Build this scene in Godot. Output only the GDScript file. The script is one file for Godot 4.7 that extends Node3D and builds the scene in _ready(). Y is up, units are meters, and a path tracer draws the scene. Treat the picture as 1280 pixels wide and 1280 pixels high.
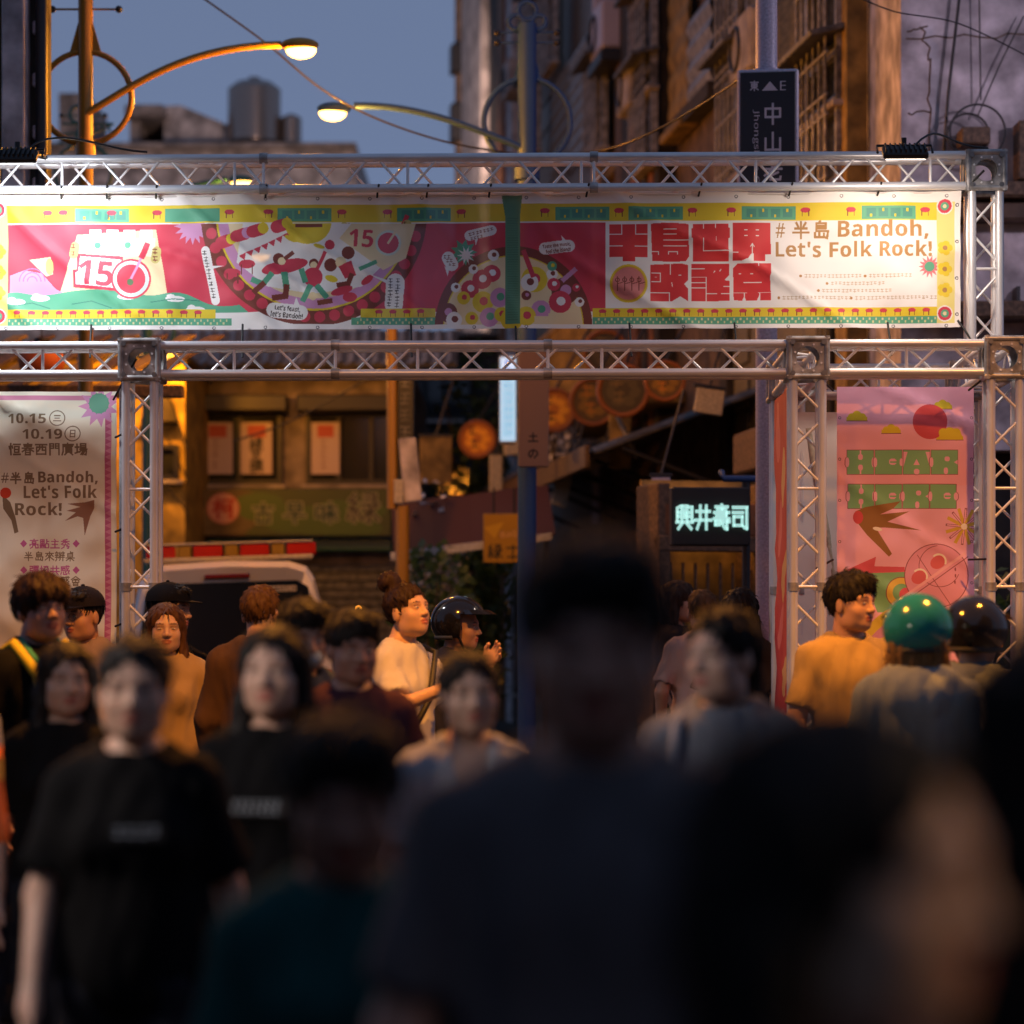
extends Node3D
# An evening street gate of aluminium truss with festival banners, a crowd walking towards the camera under it.
# Units are metres, y up; the camera stands at x = 0, z = 0 and looks along -z.

const GATE = Vector3(0, 0, -13.9)          # middle of the truss gate
const GATE_TURN = -0.024
var M = {}                                  # materials by name
var grain: Texture2D
var blotch: Texture2D
var weave: Texture2D
var streak: Texture2D
var names = {}

# ---------------------------------------------------------------- naming and tagging
func numbered(called):
	if not names.has(called):
		names[called] = 0
		return called
	names[called] += 1
	return "%s_%03d" % [called, names[called]]

func tag(o, label, category, group = ""):
	o.set_meta("label", label)
	o.set_meta("category", category)
	if group != "":
		o.set_meta("group", group)
	return o

func thing(called, label, category, at = Vector3.ZERO, turn = 0.0, group = ""):
	var o = Node3D.new()
	o.name = numbered(called)
	add_child(o)
	o.position = at
	o.rotation.y = turn
	return tag(o, label, category, group)

func structure(called, mesh, m):
	var o = part(self, called, mesh, m)
	o.set_meta("kind", "structure")
	return o

func part(parent, called, mesh, m, at = Vector3.ZERO, basis = Basis()):
	var o = MeshInstance3D.new()
	o.name = called
	o.mesh = mesh.commit() if mesh is MB else mesh
	o.material_override = m
	parent.add_child(o, true)
	o.transform = Transform3D(basis, at)
	return o

func holder(parent, called, at = Vector3.ZERO, basis = Basis()):
	var o = Node3D.new()
	o.name = called
	parent.add_child(o, true)
	o.transform = Transform3D(basis, at)
	return o

func gate_thing(called, label, category, group = ""):
	return thing(called, label, category, GATE, GATE_TURN, group)

# ---------------------------------------------------------------- materials
func lin(r, g, b, a = 1.0):
	var c = Color(r, g, b).linear_to_srgb()
	c.a = a
	return c

func noise_tex(freq, lo, hi, seed_no, octaves = 4, size = 512, kind = FastNoiseLite.TYPE_SIMPLEX_SMOOTH):
	var n = FastNoiseLite.new()
	n.noise_type = kind
	n.frequency = freq
	n.fractal_octaves = octaves
	n.seed = seed_no
	var t = NoiseTexture2D.new()
	t.width = size
	t.height = size
	t.seamless = true
	t.noise = n
	var g = Gradient.new()
	g.set_color(0, Color(lo, lo, lo))
	g.set_color(1, Color(hi, hi, hi))
	t.color_ramp = g
	return t

func mat(called, c, rough = 0.7, metal = 0.0, tex = null, tile = 1.0, relief = 0.0):
	var m = StandardMaterial3D.new()
	m.resource_name = called
	m.albedo_color = c
	m.roughness = rough
	m.metallic = metal
	if tex != null:
		m.albedo_texture = tex
		m.uv1_triplanar = true
		m.uv1_world_triplanar = true
		m.uv1_scale = Vector3.ONE * tile
		if relief > 0.0:
			m.heightmap_enabled = true
			m.heightmap_texture = tex
			m.heightmap_scale = relief
	M[called] = m
	return m

func glow(called, c, e, base = Color(0.8, 0.8, 0.8)):
	var m = mat(called, base, 0.4)
	m.emission_enabled = true
	m.emission = c
	m.emission_energy_multiplier = e
	return m

func printed(called, img, rough = 0.75, alpha = 1.0):
	var m = StandardMaterial3D.new()
	m.resource_name = called
	m.albedo_texture = ImageTexture.create_from_image(img)
	m.roughness = rough
	m.texture_repeat = false
	if alpha < 1.0:
		m.transparency = BaseMaterial3D.TRANSPARENCY_ALPHA
		m.albedo_color = Color(1, 1, 1, alpha)
	M[called] = m
	return m

func make_materials():
	grain = noise_tex(0.05, 0.72, 1.0, 3, 5)
	blotch = noise_tex(0.012, 0.5, 1.0, 8, 5)
	weave = noise_tex(0.2, 0.8, 1.0, 5, 3)
	streak = noise_tex(0.03, 0.45, 1.0, 11, 5)
	mat("aluminium", lin(0.86, 0.86, 0.87), 0.34, 0.35, noise_tex(0.01, 0.86, 1.0, 13, 3), 0.5)
	mat("plate", lin(0.66, 0.65, 0.64), 0.4, 0.4, blotch, 1.5)
	mat("brace", lin(0.88, 0.88, 0.88), 0.36, 0.3)
	mat("bolt", lin(0.25, 0.25, 0.25), 0.4, 0.9)
	mat("black", lin(0.012, 0.012, 0.013), 0.5)
	mat("black_gloss", lin(0.010, 0.010, 0.012), 0.12)
	mat("dark_metal", lin(0.03, 0.03, 0.035), 0.45, 0.4)
	mat("asphalt", lin(0.055, 0.053, 0.052), 0.85, 0.0, blotch, 0.6, 0.6)
	mat("white_paint", lin(0.75, 0.75, 0.74), 0.4, 0.0, grain, 1.0)
	mat("yellow_paint", lin(0.50, 0.26, 0.025), 0.4, 0.0, grain, 3.0)
	mat("blue_paint", lin(0.016, 0.075, 0.25), 0.65, 0.0, grain, 3.0)
	mat("teal_paint", lin(0.02, 0.13, 0.15), 0.4, 0.0, grain, 3.0)
	mat("lilac_paint", lin(0.60, 0.54, 0.66), 0.4, 0.0, grain, 2.0)
	mat("beige_wall", lin(0.40, 0.33, 0.29), 0.85, 0.0, blotch, 0.35, 0.3)
	mat("pale_wall", lin(0.62, 0.55, 0.53), 0.85, 0.0, blotch, 0.3, 0.3)
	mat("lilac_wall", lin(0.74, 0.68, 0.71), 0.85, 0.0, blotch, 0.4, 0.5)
	mat("brown_wall", lin(0.20, 0.13, 0.09), 0.8, 0.0, blotch, 0.5, 0.3)
	mat("mustard_wall", lin(0.42, 0.27, 0.08), 0.75, 0.0, blotch, 0.6, 0.2)
	mat("orange_wall", lin(0.35, 0.13, 0.04), 0.7, 0.0, blotch, 0.6, 0.2)
	mat("tile_brown", lin(0.24, 0.15, 0.09), 0.45, 0.0, streak, 1.6)
	mat("tile_olive", lin(0.26, 0.22, 0.13), 0.45, 0.0, streak, 1.6)
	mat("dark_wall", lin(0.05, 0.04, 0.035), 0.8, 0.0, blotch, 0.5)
	mat("tin", lin(0.50, 0.49, 0.50), 0.45, 0.35, streak, 0.5)
	mat("tin_dark", lin(0.20, 0.20, 0.21), 0.5, 0.4, streak, 0.5)
	mat("steel_tank", lin(0.40, 0.33, 0.29), 0.24, 0.8, grain, 0.7)
	mat("wood", lin(0.20, 0.12, 0.07), 0.75, 0.0, streak, 1.2, 0.2)
	mat("window_glass", lin(0.02, 0.022, 0.025), 0.08)
	mat("cream", lin(0.62, 0.55, 0.42), 0.6, 0.0, grain, 1.0)
	mat("leaf", lin(0.045, 0.085, 0.03), 0.6)
	M.leaf.backlight_enabled = true
	M.leaf.backlight = lin(0.05, 0.1, 0.03)
	mat("stem", lin(0.12, 0.08, 0.05), 0.8)
	mat("van_glass", lin(0.008, 0.013, 0.028), 0.12)
	mat("rubber", lin(0.02, 0.02, 0.02), 0.7)
	mat("cloth_white", lin(0.72, 0.68, 0.65), 0.8)

# ---------------------------------------------------------------- mesh collector
class MB:
	var v = PackedVector3Array()
	var n = PackedVector3Array()
	var uv = PackedVector2Array()
	var c = PackedColorArray()
	func tri(a, b, d, na, nb, nd, ua = Vector2.ZERO, ub = Vector2.ZERO, ud = Vector2.ZERO):
		if (b - a).cross(d - a).dot(na + nb + nd) > 0.0:
			v.append_array(PackedVector3Array([a, d, b])); n.append_array(PackedVector3Array([na, nd, nb])); uv.append_array(PackedVector2Array([ua, ud, ub]))
		else:
			v.append_array(PackedVector3Array([a, b, d])); n.append_array(PackedVector3Array([na, nb, nd])); uv.append_array(PackedVector2Array([ua, ub, ud]))
	func quad(a, b, d, e, nrm = null, u0 = Vector2(0, 0), u1 = Vector2(1, 0), u2 = Vector2(1, 1), u3 = Vector2(0, 1)):
		var nn = nrm if nrm != null else (b - a).cross(d - a).normalized()
		tri(a, b, d, nn, nn, nn, u0, u1, u2)
		tri(a, d, e, nn, nn, nn, u0, u2, u3)
	func box(at, size, basis = Basis(), bevel = 0.0):
		# bevel > 0 chamfers all twelve edges
		var h = size * 0.5
		if bevel <= 0.0:
			for ax in 3:
				for s in [-1.0, 1.0]:
					var nn = Vector3.ZERO; nn[ax] = s
					var a1 = Vector3.ZERO; a1[(ax + 1) % 3] = h[(ax + 1) % 3]
					var a2 = Vector3.ZERO; a2[(ax + 2) % 3] = h[(ax + 2) % 3]
					var o = nn * h[ax]
					quad(at + basis * (o - a1 - a2), at + basis * (o + a1 - a2), at + basis * (o + a1 + a2), at + basis * (o - a1 + a2), (basis * nn).normalized())
			return
		var b = minf(bevel, minf(h.x, minf(h.y, h.z)) * 0.9)
		for ax in 3:
			var i = (ax + 1) % 3
			var j = (ax + 2) % 3
			for s in [-1.0, 1.0]:
				var nn = Vector3.ZERO; nn[ax] = s
				var a1 = Vector3.ZERO; a1[i] = h[i] - b
				var a2 = Vector3.ZERO; a2[j] = h[j] - b
				var o = nn * h[ax]
				quad(at + basis * (o - a1 - a2), at + basis * (o + a1 - a2), at + basis * (o + a1 + a2), at + basis * (o - a1 + a2), (basis * nn).normalized())
				for t in [-1.0, 1.0]:          # the chamfer between this face and face (i, t)
					var n2 = Vector3.ZERO; n2[i] = t
					var e = Vector3.ZERO; e[j] = h[j] - b
					var p = nn * h[ax] + n2 * (h[i] - b)
					var q = nn * (h[ax] - b) + n2 * h[i]
					quad(at + basis * (p - e), at + basis * (p + e), at + basis * (q + e), at + basis * (q - e), (basis * (nn + n2)).normalized())
		for sx in [-1.0, 1.0]:
			for sy in [-1.0, 1.0]:
				for sz in [-1.0, 1.0]:
					var s3 = Vector3(sx, sy, sz)
					var p0 = Vector3(sx * h.x, sy * (h.y - b), sz * (h.z - b))
					var p1 = Vector3(sx * (h.x - b), sy * h.y, sz * (h.z - b))
					var p2 = Vector3(sx * (h.x - b), sy * (h.y - b), sz * h.z)
					var nn = (basis * s3).normalized()
					tri(at + basis * p0, at + basis * p1, at + basis * p2, nn, nn, nn)
	func tube(pts, r, sides = 10, caps = true, r_end = -1.0):
		var count = pts.size()
		var rings = []
		var nrm = []
		var side = Vector3.UP
		for k in count:
			var dir = (pts[mini(k + 1, count - 1)] - pts[maxi(k - 1, 0)]).normalized()
			if absf(dir.dot(side)) > 0.95:
				side = Vector3.RIGHT if absf(dir.x) < 0.9 else Vector3.BACK
			var u = dir.cross(side).normalized()
			var w = u.cross(dir).normalized()
			side = w
			var rr = r if r_end < 0.0 else lerpf(r, r_end, float(k) / maxf(1.0, count - 1.0))
			var ring = []
			var rn = []
			for s in sides:
				var a = TAU * s / sides
				var d = u * cos(a) + w * sin(a)
				ring.append(pts[k] + d * rr)
				rn.append(d)
			rings.append(ring)
			nrm.append(rn)
		for k in count - 1:
			for s in sides:
				var t = (s + 1) % sides
				tri(rings[k][s], rings[k][t], rings[k + 1][t], nrm[k][s], nrm[k][t], nrm[k + 1][t])
				tri(rings[k][s], rings[k + 1][t], rings[k + 1][s], nrm[k][s], nrm[k + 1][t], nrm[k + 1][s])
		if caps:
			for e in [0, count - 1]:
				var o = pts[1] - pts[0] if e == 0 else pts[count - 2] - pts[count - 1]
				var nn = -o.normalized()
				for s in range(1, sides - 1):
					tri(rings[e][0], rings[e][s], rings[e][s + 1], nn, nn, nn)
	func lathe(profile, sides = 20, xf = Transform3D(), from = 0.0, to = TAU):
		# profile: (radius, height) pairs turned round y
		var pn = []
		for k in profile.size():
			var d = profile[mini(k + 1, profile.size() - 1)] - profile[maxi(k - 1, 0)]
			pn.append(Vector2(d.y, -d.x).normalized())
		for s in sides:
			var a0 = lerpf(from, to, float(s) / sides)
			var a1 = lerpf(from, to, float(s + 1) / sides)
			for k in profile.size() - 1:
				var q = []
				var m = []
				for e in [[a0, k], [a1, k], [a1, k + 1], [a0, k + 1]]:
					var p = profile[e[1]]
					q.append(xf * Vector3(cos(e[0]) * p.x, p.y, sin(e[0]) * p.x))
					m.append((xf.basis * Vector3(cos(e[0]) * pn[e[1]].x, pn[e[1]].y, sin(e[0]) * pn[e[1]].x)).normalized())
				tri(q[0], q[1], q[2], m[0], m[1], m[2])
				tri(q[0], q[2], q[3], m[0], m[2], m[3])
	func prism(poly, depth, xf = Transform3D()):
		# polygon in x, y pushed through z from -depth/2 to depth/2
		var idx = Geometry2D.triangulate_polygon(poly)
		var zn = xf.basis * Vector3.BACK
		for s in [-1.0, 1.0]:
			for k in range(0, idx.size(), 3):
				var p = []
				for e in 3:
					p.append(xf * Vector3(poly[idx[k + e]].x, poly[idx[k + e]].y, s * depth * 0.5))
				tri(p[0], p[1], p[2], zn * s, zn * s, zn * s)
		var turn = 1.0 if not Geometry2D.is_polygon_clockwise(poly) else -1.0
		for k in poly.size():
			var a = poly[k]
			var b = poly[(k + 1) % poly.size()]
			var nn = xf.basis * Vector3(b.y - a.y, a.x - b.x, 0).normalized() * -turn
			quad(xf * Vector3(a.x, a.y, -depth * 0.5), xf * Vector3(b.x, b.y, -depth * 0.5), xf * Vector3(b.x, b.y, depth * 0.5), xf * Vector3(a.x, a.y, depth * 0.5), nn)
	func ball(at, r, rings = 10, sides = 16):
		var rr = r if r is Vector3 else Vector3.ONE * r
		for i in rings:
			for j in sides:
				var q = []
				for e in [[i, j], [i, j + 1], [i + 1, j + 1], [i + 1, j]]:
					var th = PI * e[0] / rings
					var ph = TAU * e[1] / sides
					q.append(Vector3(sin(th) * cos(ph), cos(th), sin(th) * sin(ph)))
				var m = []
				for x in q:
					m.append((x / rr).normalized())
				if i > 0:
					tri(at + q[0] * rr, at + q[1] * rr, at + q[2] * rr, m[0], m[1], m[2])
				if i < rings - 1:
					tri(at + q[0] * rr, at + q[2] * rr, at + q[3] * rr, m[0], m[2], m[3])
	func commit():
		var a = []
		a.resize(Mesh.ARRAY_MAX)
		a[Mesh.ARRAY_VERTEX] = v
		a[Mesh.ARRAY_NORMAL] = n
		a[Mesh.ARRAY_TEX_UV] = uv
		if c.size() == v.size():
			a[Mesh.ARRAY_COLOR] = c
		var m = ArrayMesh.new()
		m.add_surface_from_arrays(Mesh.PRIMITIVE_TRIANGLES, a)
		return m

func boxm(size, bevel = 0.0):
	var b = MB.new()
	b.box(Vector3.ZERO, size, Basis(), bevel)
	return b

func rod(a, b, r, sides = 8):
	var m = MB.new()
	m.tube([a, b], r, sides)
	return m

func tubem(pts, r, sides = 10, r_end = -1.0):
	var m = MB.new()
	m.tube(pts, r, sides, true, r_end)
	return m

func bez(a, b, c, d, steps):
	var o = []
	for k in steps + 1:
		var t = float(k) / steps
		o.append(a.bezier_interpolate(b, c, d, t))
	return o

# a sheet of cloth across w, h with soft folds; uv runs 0..1 over the print
func sheet(w, h, nx, ny, sag, seed_no):
	var fn = FastNoiseLite.new()
	fn.seed = seed_no
	fn.frequency = 1.0
	fn.fractal_octaves = 2
	var b = MB.new()
	var pos = func(i, j):
		var x = (float(i) / nx - 0.5) * w
		var y = (0.5 - float(j) / ny) * h
		var z = sag * (fn.get_noise_2d(x * 1.1 + y * 0.9, y * 0.6 - x * 0.3) + 0.45 * fn.get_noise_2d(x * 3.0 - y * 2.2 + 40.0, y * 2.4 + x) + 0.9 * pow(1.0 - absf(fn.get_noise_2d(x * 0.9 + y * 1.3 + 9.0, y * 0.4 - x * 0.2)), 10.0))
		return Vector3(x, y, z)
	for i in nx:
		for j in ny:
			var p = []
			var m = []
			var u = []
			for e in [[i, j], [i + 1, j], [i + 1, j + 1], [i, j + 1]]:
				p.append(pos.call(e[0], e[1]))
				var dx = pos.call(e[0] + 1, e[1]) - pos.call(e[0] - 1, e[1])
				var dy = pos.call(e[0], e[1] - 1) - pos.call(e[0], e[1] + 1)
				m.append(dx.cross(dy).normalized())
				u.append(Vector2(float(e[0]) / nx, float(e[1]) / ny))
			b.tri(p[0], p[1], p[2], m[0], m[1], m[2], u[0], u[1], u[2])
			b.tri(p[0], p[2], p[3], m[0], m[2], m[3], u[0], u[2], u[3])
	return b


# ---------------------------------------------------------------- flat print: lettering and poster art drawn into images
# strokes of the written characters on a grid of 100 by 100, y downwards
const STROKES = {
	"半": [[25,12,36,32],[75,12,64,32],[18,42,82,42],[8,64,92,64],[50,6,50,96]],
	"島": [[45,4,38,14],[25,15,75,15],[25,15,25,56],[75,15,75,42],[25,29,75,29],[25,42,75,42],[25,56,88,56,84,94,74,90],[18,66,18,88,66,88],[42,62,42,88],[66,68,66,88]],
	"恆": [[20,5,20,95],[8,28,12,48],[32,25,36,42],[42,12,95,12],[42,92,97,92],[52,30,86,30],[52,30,52,76],[86,30,86,76],[52,53,86,53],[52,76,86,76]],
	"春": [[18,14,82,14],[22,28,78,28],[6,42,94,42],[50,4,44,42,8,70],[54,42,94,68],[32,58,68,58],[32,58,32,94],[68,58,68,94],[32,76,68,76],[32,94,68,94]],
	"西": [[6,14,94,14],[14,34,86,34],[14,34,14,92],[86,34,86,92],[14,90,86,90],[40,14,38,48,24,66],[60,14,60,58,78,58]],
	"門": [[14,8,14,96],[14,8,42,8],[42,8,42,42],[14,25,42,25],[14,42,42,42],[58,8,86,8],[58,8,58,42],[86,8,86,94],[58,25,86,25],[58,42,86,42]],
	"廣": [[50,2,50,12],[12,14,95,14],[14,14,12,70,4,95],[26,28,88,28],[44,20,44,38],[68,20,68,38],[34,40,80,40],[34,48,34,74],[80,48,80,74],[34,48,80,48],[34,61,80,61],[34,74,80,74],[57,40,57,74],[42,78,26,94],[70,78,88,94]],
	"場": [[4,34,34,34],[19,10,19,76],[2,82,36,70],[48,8,88,8],[48,8,48,38],[88,8,88,38],[48,23,88,23],[48,38,88,38],[40,50,97,50],[54,50,38,74],[54,62,92,62,88,94,78,92],[68,62,48,92],[80,62,62,94]],
	"三": [[14,18,86,18],[22,50,78,50],[6,84,94,84]],
	"日": [[22,8,22,94],[78,8,78,94],[22,8,78,8],[22,50,78,50],[22,92,78,92]],
	"亮": [[50,2,50,12],[10,16,90,16],[32,28,68,28],[32,28,32,44],[68,28,68,44],[32,44,68,44],[10,72,10,56,90,56,90,70],[38,66,34,84,14,96],[38,66,64,66,66,92,92,92,92,82]],
	"點": [[10,8,46,8],[10,8,10,46],[46,8,46,46],[28,8,28,68],[10,27,46,27],[10,46,46,46],[6,58,50,58],[4,68,52,68],[10,76,6,94],[20,76,20,92],[34,76,36,92],[46,74,54,92],[74,6,74,50],[74,26,96,26],[60,50,92,50],[60,50,60,92],[92,50,92,92],[60,90,92,90]],
	"主": [[46,4,56,16],[16,26,84,26],[22,56,78,56],[6,92,94,92],[50,26,50,92]],
	"秀": [[70,4,30,14],[10,26,90,26],[50,14,50,54],[48,28,10,54],[52,28,90,54],[22,60,72,60,66,76,88,76,82,96,70,94],[42,60,36,84,12,98]],
	"來": [[10,20,90,20],[50,4,50,97],[30,28,14,54],[30,34,44,50],[70,28,56,52],[72,34,88,52],[48,54,8,88],[52,54,94,88]],
	"辦": [[16,4,20,12],[4,16,34,16],[10,26,12,36],[28,26,26,36],[2,42,36,42],[4,60,34,60],[19,42,19,80,8,97],[44,24,56,24,54,80,46,92],[50,10,48,50,40,70],[82,4,84,12],[64,16,97,16],[72,24,74,36],[90,24,88,36],[62,42,98,42],[64,60,97,60],[81,42,81,97]],
	"桌": [[52,2,52,22],[52,12,80,12],[26,22,76,22],[26,22,26,56],[76,22,76,56],[26,38,76,38],[26,56,76,56],[6,68,94,68],[50,58,50,98],[46,70,12,94],[54,70,88,94]],
	"彈": [[8,10,36,10,36,30,10,30,8,52,36,52,34,90,22,90],[48,6,48,20,66,20,66,6,48,6],[74,6,74,20,92,20,92,6,74,6],[50,28,90,28,90,62,50,62,50,28],[50,45,90,45],[70,28,70,97],[42,76,98,76]],
	"撥": [[4,28,34,28],[20,6,20,92,10,88],[4,62,36,50],[44,12,64,12,42,40],[70,8,92,36],[84,10,76,20],[46,46,60,46,60,56,44,58,46,70,60,72,56,90],[68,46,90,46,86,60],[66,66,90,66,66,97],[70,70,96,96]],
	"共": [[8,30,92,30],[4,62,96,62],[32,6,32,62],[68,6,68,62],[36,70,16,94],[64,70,86,94]],
	"感": [[10,14,94,14],[12,14,10,60],[22,26,52,26],[24,36,50,36,50,54,24,54,24,36],[62,4,70,50,92,62,92,50],[84,28,60,62],[78,4,90,12],[12,72,6,92],[32,68,34,92,68,92,70,82],[50,66,56,78],[82,70,92,88]],
	"世": [[4,34,96,34],[24,10,24,90,90,90],[50,6,50,66],[76,6,76,66],[50,66,76,66]],
	"盛": [[10,12,92,12],[14,12,10,58],[14,28,42,28,40,50],[58,2,64,40,90,54],[82,24,58,54],[76,2,86,8],[18,64,82,64],[18,64,18,92],[82,64,82,92],[39,64,39,92],[61,64,61,92],[4,94,96,94]],
	"會": [[50,2,6,34],[50,2,94,34],[32,30,68,30],[18,40,82,40,82,62,18,62,18,40],[50,40,50,62],[28,70,72,70,72,97,28,97,28,70],[28,83,72,83]],
	"東": [[8,16,92,16],[50,3,50,97],[22,30,78,30,78,60,22,60,22,30],[22,45,78,45],[46,62,8,90],[54,62,92,90]],
	"中": [[14,26,86,26,86,64,14,64,14,26],[50,4,50,97]],
	"山": [[50,8,50,84],[14,34,14,86],[14,86,86,86],[86,34,86,90]],
	"老": [[18,18,72,18],[46,4,46,40],[6,42,94,42],[84,12,10,72],[38,60,38,90,86,90,88,78],[76,58,40,72]],
	"柯": [[4,28,42,28],[24,4,24,97],[22,32,4,66],[26,34,42,54],[46,14,97,14],[86,14,86,94,74,90],[52,38,74,38,74,66,52,66,52,38]],
	"古": [[6,28,94,28],[50,6,50,54],[24,54,78,54,78,94,24,94,24,54]],
	"早": [[24,8,78,8,78,46,24,46,24,8],[24,27,78,27],[4,66,96,66],[50,46,50,98]],
	"味": [[6,22,34,22,34,70,6,70,6,22],[46,26,92,26],[40,50,98,50],[68,4,68,97],[66,52,40,84],[70,52,98,84]],
	"綠": [[26,4,8,28,30,30,8,54,36,54],[22,56,22,94],[8,66,4,84],[34,64,40,80],[54,6,88,6,86,36],[54,21,86,21],[46,38,98,38],[70,38,70,94,62,92],[52,52,60,62],[68,64,46,86],[90,46,76,58],[72,58,98,88]],
	"豆": [[8,10,92,10],[26,26,74,26,74,52,26,52,26,26],[32,60,38,84],[68,60,62,84],[6,92,94,92]],
	"饌": [[24,4,4,34],[24,4,44,26],[12,36,38,36,38,60,12,60,12,36],[12,60,12,94,40,84],[52,8,68,8,68,26,52,26,52,8],[76,8,94,8,94,26,76,26,76,8],[48,44,98,44],[60,34,60,62],[84,34,84,62],[44,64,99,64],[60,72,48,94],[82,72,96,94]],
	"興": [[8,16,8,66],[8,16,22,10],[8,32,22,32],[8,48,22,48],[34,8,64,8,64,64],[34,8,34,64],[42,22,57,22],[42,34,57,34,57,52,42,52,42,34],[76,12,92,12,92,66],[76,32,92,32],[76,48,92,48],[4,70,96,70],[34,76,14,96],[64,76,88,96]],
	"井": [[12,28,88,28],[4,62,96,62],[34,6,34,60,16,96],[68,6,68,97]],
	"壽": [[16,10,84,10],[50,2,50,20],[26,20,74,20],[8,32,92,32],[20,44,76,44,76,32],[6,56,94,56],[14,66,38,66,38,80,14,80,14,66],[50,68,96,68],[80,60,80,96,70,94],[56,76,62,86]],
	"司": [[10,12,88,12,88,94,74,90],[10,32,66,32],[14,48,62,48,62,82,14,82,14,48]],
	"土": [[14,38,86,38],[50,8,50,90],[4,90,96,90]],
	"の": [[54,22,46,60,28,84,12,66,20,36,54,20,84,36,88,62,60,90]],
}

class Art:
	var img: Image
	var s = 1.0
	var off = Vector2.ZERO
	var glyphs = {}
	func _init(w, h, c, scale = 1.0, offset = Vector2.ZERO):
		img = Image.create(w, h, false, Image.FORMAT_RGB8)
		img.fill(c)
		s = scale
		off = offset
	func rect(x0, y0, x1, y1, c):
		var a = (Vector2(x0, y0) + off) * s
		var b = (Vector2(x1, y1) + off) * s
		img.fill_rect(Rect2i(roundi(a.x), roundi(a.y), maxi(1, roundi(b.x) - roundi(a.x)), maxi(1, roundi(b.y) - roundi(a.y))), c)
	func poly(pts, c):
		var q = []
		var lo = 1e9
		var hi = -1e9
		for p in pts:
			var t = (p + off) * s
			q.append(t)
			lo = minf(lo, t.y)
			hi = maxf(hi, t.y)
		for y in range(maxi(0, ceili(lo - 0.5)), mini(img.get_height(), ceili(hi - 0.5))):
			var yy = y + 0.5
			var xs = []
			for k in q.size():
				var a = q[k]
				var b = q[(k + 1) % q.size()]
				if (a.y <= yy) != (b.y <= yy):
					xs.append(a.x + (yy - a.y) / (b.y - a.y) * (b.x - a.x))
			xs.sort()
			for k in range(0, xs.size() - 1, 2):
				var x0 = ceili(xs[k] - 0.5)
				var x1 = ceili(xs[k + 1] - 0.5)
				if x1 > x0:
					img.fill_rect(Rect2i(x0, y, x1 - x0, 1), c)
	func ellipse(cx, cy, rx, ry, c, turn = 0.0, from = 0.0, to = TAU):
		var p = []
		for k in 37:
			var a = lerpf(from, to, k / 36.0)
			p.append(Vector2(cx, cy) + Vector2(cos(a) * rx, sin(a) * ry).rotated(turn))
		poly(p, c)
	func disc(cx, cy, r, c):
		ellipse(cx, cy, r, r, c)
	func ring(cx, cy, r, w, c, from = 0.0, to = TAU):
		var p = []
		for k in 49:
			p.append(Vector2.from_angle(lerpf(from, to, k / 48.0)) * (r + w * 0.5) + Vector2(cx, cy))
		for k in 49:
			p.append(Vector2.from_angle(lerpf(to, from, k / 48.0)) * (r - w * 0.5) + Vector2(cx, cy))
		poly(p, c)
	func line(p, w, c, round_ends = true):
		for k in p.size() - 1:
			var d = (p[k + 1] - p[k]).normalized()
			var e = d * (w * 0.4 if round_ends else 0.0)
			var o = d.orthogonal() * w * 0.5
			poly([p[k] - e + o, p[k + 1] + e + o, p[k + 1] + e - o, p[k] - e - o], c)
	func star(cx, cy, r0, r1, spikes, c, turn = 0.0):
		var p = []
		for k in spikes * 2:
			p.append(Vector2.from_angle(turn + PI * k / spikes) * (r0 if k % 2 else r1) + Vector2(cx, cy))
		poly(p, c)
	func capsule(cx, cy, w, h, c, turn = 0.0):
		var r = minf(w, h) * 0.5
		var p = []
		for q in [[1, -1, -PI / 2], [1, 1, 0.0], [-1, 1, PI / 2], [-1, -1, PI]]:
			for k in 7:
				p.append(Vector2(cx, cy) + (Vector2(q[0] * (w * 0.5 - r), q[1] * (h * 0.5 - r)) + Vector2.from_angle(q[2] + k * PI / 12) * r).rotated(turn))
		poly(p, c)
	func glyph(g, x, y, size, w, c, turn = 0.0, pivot = Vector2.ZERO):
		for st in glyphs.get(g, []):
			var p = []
			for k in range(0, st.size(), 2):
				p.append((Vector2(x, y) + Vector2(st[k], st[k + 1]) * size * 0.01 - pivot).rotated(turn) + pivot)
			line(p, w, c)
	func hanzi(str_, x, y, size, w, c, step = 1.05):
		for k in str_.length():
			glyph(str_[k], x + k * size * step, y, size, w, c)
	func text(str_, x, y, width, height, c, family = "Droid Sans", weight = 700, turn = 0.0):
		# fits the words into the box from (x, y), upper left
		var f = SystemFont.new()
		f.font_names = [family]
		f.font_weight = weight
		var t = TextMesh.new()
		t.font = f
		t.text = str_
		t.font_size = 64
		t.pixel_size = 1.0
		t.depth = 0.0
		t.curve_step = 2.0
		var a = t.get_mesh_arrays()
		var v = a[Mesh.ARRAY_VERTEX]
		var idx = a[Mesh.ARRAY_INDEX]
		if v.size() == 0:
			return
		var bb = t.get_aabb()
		for k in range(0, idx.size(), 3):
			var p = []
			for e in 3:
				var q = v[idx[k + e]]
				p.append(Vector2(x, y) + Vector2((q.x - bb.position.x) / bb.size.x * width, (bb.end.y - q.y) / bb.size.y * height).rotated(turn))
			poly(p, c)
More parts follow.
